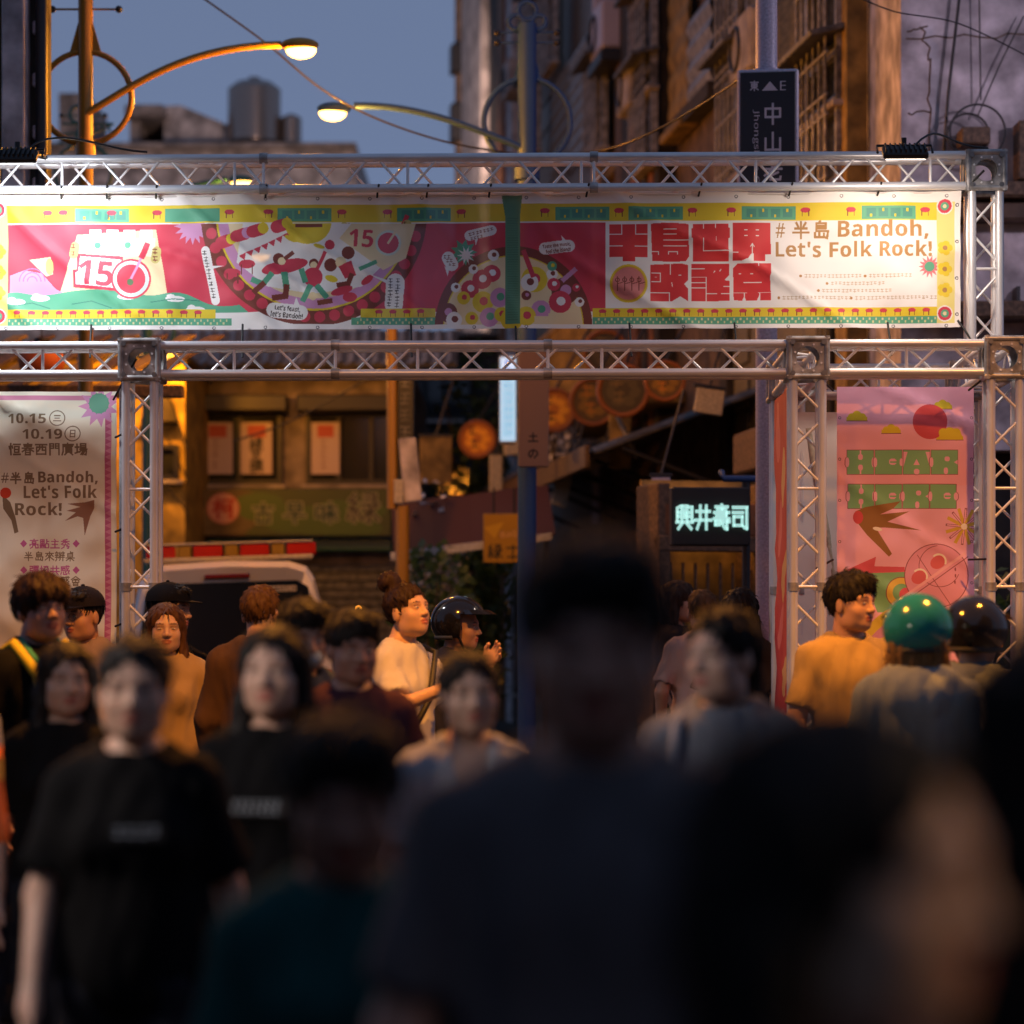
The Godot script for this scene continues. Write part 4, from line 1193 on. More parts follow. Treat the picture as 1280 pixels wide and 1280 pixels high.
func build_lamps():
	var d = 18.0
	var px = -3.017
	ornate_post("street_lamp", "ochre street lamp with a ring on its post and a long curved arm", px, -18.0, "yellow_paint", 5.351, 0.325, 0.052, 6.6,
		[[bez(Vector3(0.02, 5.238, 0.03), Vector3(0.35, 5.43, 0.03), Vector3(0.7, 5.713, 0.03), Vector3(1.387, 5.719, 0.03), 14), Vector3(1.517, 5.702, 0.03), Vector3.RIGHT, 13.0]])
	ornate_post("street_lamp", "dark blue street lamp with scrolls over its ring and an arm to one side", 0.119, -20.0, "blue_paint", 5.583, 0.34, 0.075, 6.35,
		[[bez(Vector3(-0.02, 5.362, 0.03), Vector3(-0.5, 5.564, 0.03), Vector3(-0.9, 5.715, 0.03), Vector3(-1.36, 5.702, 0.03), 14), Vector3(-1.516, 5.664, 0.03), Vector3.LEFT, 19.0]], true)
	var tp = ornate_post("street_lamp", "teal street lamp with a lattice fin, half hidden by the ochre post", -4.551, -27.0, "teal_paint", 6.452, 0.3, 0.06, 6.7,
		[[bez(Vector3(0.02, 6.053, 0.03), Vector3(0.5, 6.172, 0.03), Vector3(1.0, 6.274, 0.03), Vector3(1.528, 6.376, 0.03), 10), Vector3(1.673, 6.35, 0.03), Vector3.RIGHT, 8.0]])
	part(tp, "scroll", flat_ring(0.09, 0.02, 0.03), M.teal_paint, Vector3(-0.05, 7.063, 0))
	var fin = MB.new()
	for k in 4:
		fin.tube([Vector3(0.05 + 0.07 * k, 6.945, 0), Vector3(0.09 + 0.07 * k, 6.868, 0)], 0.012, 6)
	fin.tube([Vector3(-0.22, 6.962, 0), Vector3(0.32, 6.962, 0)], 0.014, 6)
	fin.tube([Vector3(-0.2, 6.86, 0), Vector3(0.1, 6.86, 0), Vector3(0.32, 6.962, 0)], 0.014, 6)
	part(tp, "lattice_fin", fin, M.teal_paint)
	part(tp, "crossbar", rod(Vector3(-0.28, 6.749, 0), Vector3(0.22, 6.749, 0), 0.01, 8), M.teal_paint)
	ornate_post("street_lamp", "street lamp whose glow shows through the long banner", -4.158, -29.0, "teal_paint", 5.0, 0.3, 0.06, 6.1,
		[[bez(Vector3(0.02, 5.6, 0.03), Vector3(0.4, 5.85, 0.03), Vector3(0.8, 5.95, 0.03), Vector3(1.149, 5.95, 0.03), 10), Vector3(1.286, 5.874, 0.03), Vector3.RIGHT, 0.16 * 26.0]])
	# a lamp over the crowd in front of the gate, above the picture
	ornate_post("street_lamp", "tall street lamp arching over the crowd from the pink banner's side", 5.0, -9.9, "yellow_paint", 5.6, 0.325, 0.06, 6.7,
		[[bez(Vector3(-0.02, 4.9, 0.03), Vector3(-0.6, 5.35, 0.03), Vector3(-1.3, 5.45, 0.03), Vector3(-1.95, 5.4, 0.03), 14), Vector3(-2.1, 5.37, 0.03), Vector3.LEFT, 34.0, 1]])
	ornate_post("street_lamp", "tall street lamp arching over the crowd from the cream banner's side", -4.9, -9.0, "yellow_paint", 5.6, 0.325, 0.06, 6.7,
		[[bez(Vector3(0.02, 4.9, 0.03), Vector3(1.2, 5.35, 0.03), Vector3(2.6, 5.5, 0.03), Vector3(3.75, 5.45, 0.03), 14), Vector3(3.9, 5.42, 0.03), Vector3.RIGHT, 44.0, 1]])
	# a white work light on a stand beside the crowd, outside the picture
	var w = thing("work_light", "white work light on a black tripod beside the crowd", "work light", Vector3(-2.3, 0, -4.75))
	part(w, "pole", rod(Vector3(0, 0.5, 0), Vector3(0, 2.45, 0), 0.018, 8), M.black)
	for k in 3:
		var v = Vector3(cos(TAU * k / 3.0), 0, sin(TAU * k / 3.0)) * 0.5
		part(w, "leg", rod(Vector3(0, 0.7, 0), v, 0.012, 8), M.black)
	var dir = (Vector3(-0.3, 0.95, -6.0) - Vector3(-2.3, 2.5, -4.75)).normalized()
	var bas = Basis.looking_at(dir)
	part(w, "case", boxm(Vector3(0.4, 0.3, 0.06), 0.015), M.black, Vector3(0, 2.5, 0), bas)
	part(w, "lamp_glass", boxm(Vector3(0.35, 0.25, 0.005)), glow("work_glass", Color(0.95, 0.97, 1.0), 6.0), Vector3(0, 2.5, 0) + dir * 0.035, bas)
	var l = SpotLight3D.new()
	l.name = "lamp"
	w.add_child(l)
	l.position = Vector3(0, 2.5, 0) + dir * 0.06
	l.basis = bas
	l.light_color = Color(1.0, 0.91, 0.85)
	l.light_energy = 3.6
	l.spot_angle = 50
	l.spot_range = 40
	l.spot_attenuation = 2
	l.spot_angle_attenuation = 0.8
	l.light_size = 0.2
	l.shadow_enabled = true
	# an added floodlight, hidden behind the long banner, to brighten the distant roofs
	var rf = thing("added_roof_floodlight", "added hidden floodlight on a mast behind the long banner facing the distant roofs", "floodlight", Vector3(-1.7, 0, -42.0))
	part(rf, "mast", rod(Vector3.ZERO, Vector3(0, 8.4, 0), 0.06, 10), M.dark_metal)
	var fd = Vector3(-3.6, 3.9, -19.0).normalized()
	var fb = Basis.looking_at(fd)
	part(rf, "case", boxm(Vector3(0.6, 0.45, 0.12), 0.02), M.black, Vector3(0, 8.5, 0), fb)
	part(rf, "lamp_glass", boxm(Vector3(0.5, 0.36, 0.006)), glow("roof_glass", Color(1.0, 0.86, 0.76), 5.0), Vector3(0, 8.5, 0) + fd * 0.066, fb)
	var l4 = SpotLight3D.new()
	l4.name = "lamp"
	rf.add_child(l4)
	l4.position = Vector3(0, 8.5, 0) + fd * 0.1
	l4.basis = fb
	l4.light_color = Color(1.0, 0.84, 0.76)
	l4.light_energy = 120.0
	l4.spot_angle = 40
	l4.spot_range = 80
	l4.spot_attenuation = 2
	l4.spot_angle_attenuation = 0.6
	l4.light_size = 0.2
	l4.shadow_enabled = true
	# an added lamp outside the picture, aimed to warm the mauve woman's cheek
	var sl = thing("added_cheek_lamp", "added unseen shaded lamp on a post beside the woman in mauve", "lamp", Vector3(1.75, 0, -1.3))
	part(sl, "post", tubem([Vector3.ZERO, Vector3(0, 2.5, 0), Vector3(-0.1, 2.62, 0), Vector3(-0.2, 2.6, 0)], 0.015, 8), M.black)
	var shd = MB.new()
	shd.lathe([Vector2(0.03, 0.1), Vector2(0.06, 0.08), Vector2(0.13, 0.0)], 18, Transform3D(Basis(), Vector3(-0.2, 2.5, 0)))
	part(sl, "lamp_shade", shd, M.dark_metal)
	var bb = MB.new()
	bb.ball(Vector3(-0.2, 2.51, 0), 0.035, 8, 12)
	part(sl, "lamp_bulb", bb, glow("added_cheek_bulb", Color(1.0, 0.78, 0.5), 4.0))
	var s2 = SpotLight3D.new()
	s2.name = "lamp"
	sl.add_child(s2)
	s2.position = Vector3(-0.2, 2.46, 0)
	s2.basis = Basis.looking_at(Vector3(-1.2, -1.05, -0.45).normalized())
	s2.light_color = Color(1.0, 0.80, 0.58)
	s2.light_energy = 0.8
	s2.spot_angle = 26
	s2.spot_range = 12
	s2.spot_attenuation = 2
	s2.spot_angle_attenuation = 1.0
	s2.light_size = 0.06
	s2.shadow_enabled = true
	# an added white lamp outside the picture, to brighten the lilac wall and pole
	var wlm = thing("added_wall_floodlight", "added unseen white floodlight on a tall post facing the lilac wall", "floodlight", Vector3(5.0, 0, -15.2))
	part(wlm, "post", rod(Vector3.ZERO, Vector3(0, 5.6, 0), 0.05, 10), M.dark_metal)
	var wd = Vector3(-0.75, 0.0, -1.0).normalized()
	var wb = Basis.looking_at(wd)
	part(wlm, "case", boxm(Vector3(0.4, 0.3, 0.08), 0.015), M.black, Vector3(0, 5.6, 0), wb)
	part(wlm, "lamp_glass", boxm(Vector3(0.35, 0.25, 0.005)), glow("wall_glass", Color(1.0, 0.92, 0.97), 5.0), Vector3(0, 5.6, 0) + wd * 0.045, wb)
	var l3 = SpotLight3D.new()
	l3.name = "lamp"
	wlm.add_child(l3)
	l3.position = Vector3(0, 5.6, 0) + wd * 0.07
	l3.basis = wb
	l3.light_color = Color(0.98, 0.88, 0.98)
	l3.light_energy = 4.5
	l3.spot_angle = 62
	l3.spot_range = 40
	l3.spot_attenuation = 2
	l3.spot_angle_attenuation = 0.8
	l3.light_size = 0.15
	l3.shadow_enabled = true


# ---------------------------------------------------------------- the street: houses, signs, vehicles
func ribbed(w, h, pitch, amp, upright = true):
	# corrugated sheet facing +z, centred
	var b = MB.new()
	var ln = w if upright else h
	var n = maxi(4, roundi(ln / pitch) * 2)
	var pts = []
	for k in n + 1:
		pts.append(Vector2(-ln * 0.5 + ln * k / n, amp if k % 2 else -amp))
	for k in n:
		var a = pts[k]
		var d = pts[k + 1]
		if upright:
			b.quad(Vector3(a.x, -h * 0.5, a.y), Vector3(d.x, -h * 0.5, d.y), Vector3(d.x, h * 0.5, d.y), Vector3(a.x, h * 0.5, a.y), Vector3(-(d.y - a.y), 0, d.x - a.x).normalized())
		else:
			b.quad(Vector3(-w * 0.5, a.x, a.y), Vector3(w * 0.5, a.x, a.y), Vector3(w * 0.5, d.x, d.y), Vector3(-w * 0.5, d.x, d.y), Vector3(0, -(d.y - a.y), d.x - a.x).normalized())
	b.box(Vector3(0, 0, -amp - 0.012), Vector3(w, h, 0.015))
	return b

func block(parent, called, lo, hi, m, bevel = 0.0):
	return part(parent, called, boxm((hi - lo).abs(), bevel), m, (lo + hi) * 0.5)

func window_unit(parent, lo, hi, panes = 2, frame_m = null, depth = 0.08):
	# a window on a wall facing +z: frame bars, sill and panes
	var fm = frame_m if frame_m != null else M.dark_metal
	var w = hi.x - lo.x
	var h = hi.y - lo.y
	var o = holder(parent, "window", Vector3((lo.x + hi.x) * 0.5, (lo.y + hi.y) * 0.5, lo.z))
	var fr = MB.new()
	for s in [-1, 1]:
		fr.box(Vector3(s * (w * 0.5 - 0.03), 0, depth * 0.5), Vector3(0.06, h, depth))
		fr.box(Vector3(0, s * (h * 0.5 - 0.03), depth * 0.5), Vector3(w - 0.12, 0.06, depth - 0.004))
	for k in panes - 1:
		fr.box(Vector3(-w * 0.5 + w * (k + 1) / panes, 0, depth * 0.5), Vector3(0.05, h - 0.12, depth - 0.008))
	part(o, "frame", fr, fm)
	for k in panes:
		part(o, "pane", boxm(Vector3(w / panes - 0.07, h - 0.12, 0.012)), M.window_glass, Vector3(-w * 0.5 + w * (k + 0.5) / panes, 0, 0.02))
	part(o, "sill", boxm(Vector3(w + 0.12, 0.05, depth + 0.06), 0.008), M.pale_wall, Vector3(0, -h * 0.5 - 0.03, depth * 0.5 + 0.02))
	return o

func build_setting():
	var g = MB.new()
	g.quad(Vector3(-150, 0, 60), Vector3(150, 0, 60), Vector3(150, 0, -240), Vector3(-150, 0, -240), Vector3.UP)
	structure("ground", g, M.asphalt)
	for s in [-1, 1]:
		structure("kerb", boxm(Vector3(1.6, 0.13, 26.0), 0.02), M.pale_wall).position = Vector3(5.0 * s, 0.065, 0.0)
	side_houses()
	left_houses()
	corner_shop()
	right_row()
	far_house()
	wall_and_poles()
	signs()
	vehicles()
	cables()
	greenery()

func plain_house(label, lo, hi, wall, face):
	# a house that flanks the street by the camera; face: outward direction of its street front
	var t = thing("house", label, "house", Vector3((lo.x + hi.x) * 0.5, 0, (lo.z + hi.z) * 0.5))
	var sz = hi - lo
	part(t, "wall", boxm(sz), M[wall], Vector3(0, sz.y * 0.5, 0))
	part(t, "roof", boxm(Vector3(sz.x + 0.3, 0.25, sz.z + 0.3), 0.03), M.tin_dark, Vector3(0, sz.y + 0.12, 0))
	var wide = sz.z if absf(face.x) > 0.5 else sz.x
	var out = absf(sz.dot(face.abs())) * 0.5
	var bas = Basis(Vector3.UP.cross(face), Vector3.UP, face)
	var f = holder(t, "street_front", face * (out + 0.002), bas)
	var n = maxi(2, int(wide / 3.0))
	for k in n:
		var x = -wide * 0.5 + wide * (k + 0.5) / n
		for y in [3.4, 5.4]:
			window_unit(f, Vector3(x - 0.7, y, 0), Vector3(x + 0.7, y + 1.3, 0), 2)
		part(f, "shutter", ribbed(wide / n - 0.5, 2.5, 0.12, 0.015, false), M.tin_dark, Vector3(x, 1.25, 0.04))
	return t

func side_houses():
	plain_house("beige three-storey house with shutters on the cream banner's side of the street", Vector3(-12, 0, -6.5), Vector3(-5.8, 7.4, 3.0), "beige_wall", Vector3.RIGHT)
	plain_house("brown three-storey house with shutters further back on the cream banner's side", Vector3(-12, 0, 3.2), Vector3(-5.8, 7.8, 13.0), "brown_wall", Vector3.RIGHT)
	plain_house("pale three-storey house with shutters on the pink banner's side of the street", Vector3(5.8, 0, -5.5), Vector3(12, 7.2, 3.5), "pale_wall", Vector3.LEFT)
	plain_house("olive tiled house with shutters further back on the pink banner's side", Vector3(5.8, 0, 3.7), Vector3(12, 7.7, 13.0), "tile_olive", Vector3.LEFT)
	plain_house("brown tiled house closing the street opposite the gate", Vector3(-9, 0, 16.5), Vector3(9, 7.5, 22.0), "tile_brown", Vector3.FORWARD)

func left_houses():
	# dark house at the edge of the sky, with a lilac pilaster
	var t = thing("house", "dark tall house with a lilac corner pilaster beside the ochre lamp", "house", Vector3(0, 0, -16.6))
	block(t, "wall", Vector3(-7.5, 3.7, -0.12), Vector3(-3.028, 9.5, 0), M.dark_wall)
	block(t, "ground_floor", Vector3(-7.5, 0, -0.4), Vector3(-3.915, 3.7, -0.05), M.dark_wall)
	block(t, "pilaster", Vector3(-3.289, 3.7, 0.001), Vector3(-3.143, 9.5, 0.22), M.lilac_wall, 0.01)
	block(t, "pilaster", Vector3(-3.497, 3.7, 0.001), Vector3(-3.32, 9.5, 0.12), M.mustard_wall, 0.01)  # mustard tone stands in for warm light along the wall edge
	for k in 6:
		block(t, "downpipe_clip", Vector3(-3.122, 4.1 + k * 0.34, 0.001), Vector3(-3.08, 4.19 + k * 0.34, 0.05), M.lilac_paint, 0.01)
	part(t, "downpipe", rod(Vector3(-3.059, 3.7, 0.06), Vector3(-3.059, 9.4, 0.06), 0.04, 10), M.dark_metal)
	# striped awning and lantern over its shop
	var a = thing("awning", "orange lit slatted awning over the shop behind the cream banner", "awning", Vector3(-3.739, 3.684, -20.5))
	for k in 9:
		part(a, "slat", boxm(Vector3(0.16, 0.03, 1.3), 0.006), M.mustard_wall if k % 2 else M.wood, Vector3(-0.9 + k * 0.235, 0.1, -0.3), Basis(Vector3.UP, -0.5) * Basis(Vector3.RIGHT, 0.42))
	part(a, "front_beam", boxm(Vector3(2.3, 0.1, 0.1), 0.01), M.wood, Vector3(0, -0.22, 0.45))
	var ln = thing("paper_lantern", "red paper lantern hanging under the slatted awning", "lantern", Vector3(-3.698, 3.696, -20))
	var b = MB.new()
	var prof = []
	for k in 15:
		var a0 = PI * k / 14.0
		prof.append(Vector2(sin(a0) * 0.16 + 0.02 + (0.006 if k % 2 else 0.0), -cos(a0) * 0.15))
	b.lathe(prof, 20)
	part(ln, "paper", b, mat("lantern_paper", lin(0.45, 0.10, 0.02), 0.7))
	part(ln, "cap", tubem([Vector3(0, 0.14, 0), Vector3(0, 0.18, 0)], 0.06, 12), M.black)
	part(ln, "cord", rod(Vector3(0, 0.18, 0), Vector3(0, 0.6, 0), 0.006, 6), M.black)
	# yellow house with an added wall lamp, hidden behind the beam, to brighten it
	var y = thing("house", "yellow plastered house strongly lit by an added hidden wall lamp", "house", Vector3(0, 0, -31.5))
	mat("yellow_plaster", lin(0.62, 0.42, 0.08), 0.8, 0.0, blotch, 0.4)
	block(y, "wall", Vector3(-9, 0, -6), Vector3(-4.051, 4.918, 0), M.yellow_plaster)
	block(y, "eave", Vector3(-9, 4.918, -6), Vector3(-3.962, 4.997, 0.4), M.tin_dark, 0.02)
	window_unit(y, Vector3(-4.398, 3.452, 0.002), Vector3(-4.269 + 0.15, 3.888, 0.002), 1)
	var wl = holder(y, "added_wall_lamp", Vector3(-4.231, 4.894, 0.9))
	var bb = MB.new()
	bb.ball(Vector3.ZERO, 0.08, 8, 12)
	part(wl, "lamp_bulb", bb, glow("added_wall_bulb", Color(1.0, 0.78, 0.4), 6.0))
	part(wl, "arm", rod(Vector3(0, 0.05, -0.9), Vector3(0, 0.09, 0), 0.02, 8), M.dark_metal)
	var ol = OmniLight3D.new()
	ol.name = "lamp"
	wl.add_child(ol)
	ol.light_color = SODIUM
	ol.light_energy = 7.0
	ol.light_size = 0.075
	ol.omni_range = 20
	ol.omni_attenuation = 2
	ol.shadow_enabled = true
	var hood = MB.new()
	hood.prism(PackedVector2Array([Vector2(-0.3, -0.16), Vector2(0.16, -0.16), Vector2(0.02, 0.2), Vector2(-0.16, 0.2)]), 0.2)
	part(y, "porch_roof", hood, M.dark_wall, Vector3(-4.279, 4.324, 0.12))
	for k in 3:
		part(y, "branch_wire", tubem(bez(Vector3(-4.241, 4.592 - k * 0.6, 0.3), Vector3(-4.143, 4.397 - k * 0.6, 0.3), Vector3(-4.075, 4.007 - k * 0.4, 0.3), Vector3(-3.977, 3.812 - k * 0.4, 0.3), 8), 0.012, 6), M.black)

func corner_shop():
	var e = thing("house", "dark narrow house closing the gap beyond the shop house", "house", Vector3(0, 0, -46.0))
	block(e, "wall", Vector3(-2.17, 0, -6), Vector3(-0.217, 6.893, 0), M.dark_wall)
	block(e, "roof", Vector3(-2.199, 6.893, -6), Vector3(-0.188, 6.98, 0.2), M.tin_dark, 0.02)
	for k in 3:
		window_unit(e, Vector3(-1.736, 2.0 + k * 1.7, 0.002), Vector3(-1.736 + 1.0, 3.0 + k * 1.7, 0.002), 2)
	var d = 34.0
	var t = thing("shop_house", "brown shop house with a green sign board, posters in its windows and a roller shutter", "shop", Vector3(0, 0, -34.0))
	block(t, "wall", Vector3(-4.319, 0, -7), Vector3(-1.369, 5.184, 0), M.beige_wall)
	part(t, "tin_eave", ribbed(4.009, 0.95, 0.16, 0.03), M.tin, Vector3(-2.726, 5.344, 0.35), Basis(Vector3.RIGHT, -1.0))
	part(t, "tin_roof", ribbed(4.009, 6.0, 0.16, 0.03), M.tin, Vector3(-2.726, 5.526 + 0.4, -3.0), Basis(Vector3.RIGHT, -1.45))
	var sg = part(t, "sign_board", boxm(Vector3(3.101, 0.62, 0.12), 0.01), M.dark_metal, Vector3(-3.133, 3.142, 0.55))
	var face = MB.new()
	face.quad(Vector3(-1.54, 0.304, 0), Vector3(1.54, 0.304, 0), Vector3(1.54, -0.304, 0), Vector3(-1.54, -0.304, 0), Vector3.BACK)
	part(sg, "lettering", face, printed("green_print", green_sign_art(), 0.5), Vector3(0, 0, 0.064))
	var wins = [[246, 353, [[254, 292, 0], [302, 341, 1]]], [383, 505, [[390, 425, 2]]]]
	for w in wins:
		var x0 = (w[0] - 640.0) / 3180.0 * d
		var x1 = (w[1] - 640.0) / 3180.0 * d
		var o = window_unit(t, Vector3(x0, 3.537, 0.002), Vector3(x1, 4.5, 0.002), 2 if w[0] < 300 else 3, M.dark_metal, 0.1)
		part(t, "canopy", boxm(Vector3(x1 - x0 + 0.2, 0.22, 0.45), 0.02), M.dark_metal, Vector3((x0 + x1) * 0.5, 4.596, 0.23))
		for q in w[2]:
			var ps = MB.new()
			var hw = (q[1] - q[0]) / 3180.0 * d * 0.5
			ps.quad(Vector3(-hw, 0.345, 0), Vector3(hw, 0.345, 0), Vector3(hw, -0.345, 0), Vector3(-hw, -0.345, 0), Vector3.BACK)
			part(o, "poster", ps, printed("poster%d" % q[2], poster_art(q[2]), 0.6), Vector3(((q[0] + q[1]) * 0.5 - 640.0) / 3180.0 * d - (x0 + x1) * 0.5, 0, 0.108))
	block(t, "shutter_box", Vector3(-4.298, 2.639, 0.002), Vector3(-1.582, 2.81, 0.4), M.teal_paint, 0.02)
	var slat = boxm(Vector3(1.753, 0.105, 0.03), 0.012).commit()
	for k in 22:
		part(t, "shutter_slat", slat, M.tin_dark, Vector3(-2.459, 0.06 + k * 0.112, 0.03))
	block(t, "shutter_rail", Vector3(-3.4, 0, 0.002), Vector3(-3.347, 2.6, 0.1), M.dark_metal)

func right_row():
	# houses along the far side of the street, seen at a slant; local x runs away from the camera, -z towards the street
	var bas = Basis(Vector3(-0.1186, 0, -0.9929), Vector3.UP, Vector3(0.9929, 0, -0.1186))
	var org = Vector3(3.05, 0, -19.5)
	var front = Basis(Vector3.LEFT, Vector3.UP, Vector3.FORWARD)     # parts built facing +z are turned to the street
	var rows = [
		["house", "olive tiled house with a mustard pilaster next to the lilac wall", 0.281, 2.425, 11.0, "tile_olive"],
		["house", "house with a perforated screen and a cream barrel awning", 2.425, 6.914, 11.5, "tile_olive"],
		["house", "dark house with a mustard bay and a white tin balcony front", 6.914, 15.321, 12.5, "brown_wall"],
		["house", "brown tiled corner house with a beige pilaster against the sky", 15.321, 32.924, 16.5, "tile_brown"]]
	var hs = []
	for r in rows:
		var t = thing(r[0], r[1], "house", org)
		t.basis = bas
		block(t, "wall", Vector3(r[2] + 0.01, 0, 0), Vector3(r[3] - 0.01, r[4], 7.0), M[r[5]])
		block(t, "parapet", Vector3(r[2] + 0.02, r[4], -0.15), Vector3(r[3] - 0.02, r[4] + 0.5, 0.15), M.pale_wall, 0.02)
		hs.append(t)
	var t = hs[0]
	block(t, "pilaster", Vector3(0.874, 0, -0.28), Vector3(1.222, 10.9, -0.002), M.mustard_wall, 0.01)
	block(t, "pilaster", Vector3(0.327, 0, -0.12), Vector3(0.801, 10.9, -0.002), M.dark_wall, 0.01)
	for px in [2.009, 2.173, 2.312]:
		part(t, "downpipe", rod(Vector3(px, 0, -0.12), Vector3(px, 10.8, -0.12), 0.06, 10), M.dark_metal)
	for k in 12:                                   # tile courses on the pier
		block(t, "tile_course", Vector3(1.273, 3.4 + k * 0.42, -0.03), Vector3(1.847, 3.76 + k * 0.42, -0.002), M.tile_olive, 0.008)
	block(t, "shop_beam", Vector3(0.397, 2.9, -0.9), Vector3(2.312, 3.25, -0.002), M.wood, 0.02)
	t = hs[1]
	part(t, "screen", ribbed(3.774 - 2.51, 1.9, 0.09, 0.02), M.tile_olive, Vector3((2.51 + 3.774) * 0.5, 6.929 + 0.2, -0.18), front)
	var aw = MB.new()
	var ln = 3.967 - 2.51
	var arc = []
	for k in 9:
		arc.append(Vector2(-sin(PI * 0.5 * k / 8.0) * 0.42, cos(PI * 0.5 * k / 8.0) * 0.42))
	for k in 8:
		var nn = Vector3(0, arc[k].y + 0.2, arc[k].x - 0.1).normalized()
		aw.quad(Vector3(0, arc[k].y, arc[k].x), Vector3(ln, arc[k].y, arc[k].x), Vector3(ln, arc[k + 1].y, arc[k + 1].x), Vector3(0, arc[k + 1].y, arc[k + 1].x), nn)
	part(t, "barrel_awning", aw, M.cream, Vector3(2.51, 6.288, -0.002))
	block(t, "lintel", Vector3(2.51, 6.159, -0.2), Vector3(3.967, 6.245, -0.002), M.wood, 0.01)
	var wf = holder(t, "upper_window", Vector3((2.567 + 3.647) * 0.5, 5.988, -0.004), front)
	window_unit(wf, Vector3(-1.0, -0.6, 0), Vector3(1.0, 0.6, 0), 3)
	block(t, "corner_strip", Vector3(6.471, 0, -0.1), Vector3(6.832, 11.4, -0.002), M.dark_wall)
	for k in 18:
		block(t, "tile_course", Vector3(5.778, 2.9 + k * 0.45, -0.03), Vector3(6.432, 3.30 + k * 0.45, -0.002), M.tile_olive, 0.008)
	t = hs[2]
	part(t, "tin_front", ribbed(8.247 - 6.955, 8.217 - 7.282, 0.26, 0.02, false), M.tin, Vector3((6.955 + 8.247) * 0.5, (8.217 + 7.282) * 0.5, -0.16), front)
	block(t, "balcony_floor", Vector3(6.955, 7.231 - 0.1, -0.2), Vector3(9.521, 7.231 + 0.06, -0.002), M.dark_wall)
	part(t, "mustard_bay", ribbed(9.521 - 8.337, 8.798 - 7.281, 0.3, 0.012, false), M.mustard_wall, Vector3((8.337 + 9.521) * 0.5, (8.798 + 7.281) * 0.5, -0.14), front)
	block(t, "bay_sill", Vector3(8.337, 7.103, -0.25), Vector3(9.521, 7.21, -0.02), M.mustard_wall, 0.02)
	for q in [[9.77, 0.30, "dark_wall"], [10.177, 0.25, "orange_wall"], [10.596, 0.32, "dark_wall"], [11.247, 0.5, "orange_wall"], [11.81, 0.6, "dark_wall"], [12.455, 0.4, "wood"]]:
		block(t, "upright", Vector3(q[0], 3.9, -0.22), Vector3(q[0] + q[1], 12.4, -0.002), M[q[2]], 0.01)
	block(t, "mustard_panel", Vector3(12.941, 7.578, -0.1), Vector3(14.626, 8.864, -0.002), M.mustard_wall)
	part(t, "downpipe", rod(Vector3(14.49, 3, -0.2), Vector3(14.49, 12, -0.2), 0.07, 8), M.lilac_paint)
	var ac = holder(t, "air_conditioner", Vector3((11.984 + 14.023) * 0.5, 9.214, -0.24))
	part(ac, "case", boxm(Vector3(0.95, 0.62, 0.42), 0.03), M.lilac_paint)
	part(ac, "grille", flat_ring(0.22, 0.02, 0.03), M.dark_metal, Vector3(0.15, 0, -0.22))
	part(ac, "bracket", boxm(Vector3(1.1, 0.16, 0.46), 0.02), M.dark_metal, Vector3(0, -0.42, 0.0))
	t = hs[3]
	part(t, "tin_front", ribbed(17.111 - 15.392, 9.777 - 8.185, 0.2, 0.02, false), M.tin, Vector3((15.392 + 17.111) * 0.5, (9.777 + 8.185) * 0.5, -0.2), front)
	part(t, "tin_front", ribbed(19.182 - 17.19, 9.855 - 8.415, 0.2, 0.02, false), M.tile_brown, Vector3((17.19 + 19.182) * 0.5, (9.855 + 8.415) * 0.5, -0.18), front)
	for k in 26:
		block(t, "tile_course", Vector3(19.358, 4.0 + k * 0.46, -0.03), Vector3(21.797, 4.42 + k * 0.46, -0.002), M.tile_brown, 0.008)
	block(t, "pale_strip", Vector3(24.789, 0, -0.12), Vector3(25.606, 16.4, -0.002), M.lilac_wall)
	block(t, "orange_strip", Vector3(25.725, 0, -0.16), Vector3(26.577, 16.4, -0.002), M.orange_wall)
	block(t, "dark_strip", Vector3(26.702, 0, -0.1), Vector3(28.515, 16.4, -0.002), M.dark_wall)
	block(t, "pilaster", Vector3(28.65, 0, -0.25), Vector3(32.29, 16.4, -0.002), M.pale_wall, 0.02)
	part(t, "downpipe", rod(Vector3(32.924, 0, -0.2), Vector3(32.924, 16.8, -0.2), 0.12, 10), M.brown_wall)
	for y in [9.0, 11.6, 13.0, 15.2]:
		block(t, "bracket", Vector3(32.605, y, -0.42), Vector3(33.084, y + 0.45 + 0.12 * fmod(y, 3.0), 0.0), M.dark_metal, 0.02)
	# barred windows and cooling units
	for q in [[3, 20.447, 9.581], [3, 20.447, 10.957], [3, 18.494, 10.5], [2, 10.177, 8.366], [2, 10.177, 7.528], [2, 13.827, 8.362], [1, 4.979, 6.489], [1, 4.979, 7.412], [0, 1.556, 6.401], [0, 1.556, 5.739]]:
		var h = hs[q[0]]
		var wo = holder(h, "barred_window", Vector3(q[1], q[2], -0.245), front)
		window_unit(wo, Vector3(-0.55, -0.55, 0), Vector3(0.55, 0.55, 0), 2, M.tin)
		for k in 6:
			part(wo, "grille_bar", rod(Vector3(-0.5 + k * 0.2, -0.58, 0.16), Vector3(-0.5 + k * 0.2, 0.58, 0.16), 0.014, 6), M.tin)
		for k in 3:
			part(wo, "grille_bar", rod(Vector3(-0.56, -0.5 + k * 0.5, 0.16), Vector3(0.56, -0.5 + k * 0.5, 0.16), 0.014, 6), M.tin)
		part(wo, "hood", boxm(Vector3(1.3, 0.05, 0.34), 0.01), M.tin_dark, Vector3(0, 0.66, 0.16), Basis(Vector3.RIGHT, 0.25))
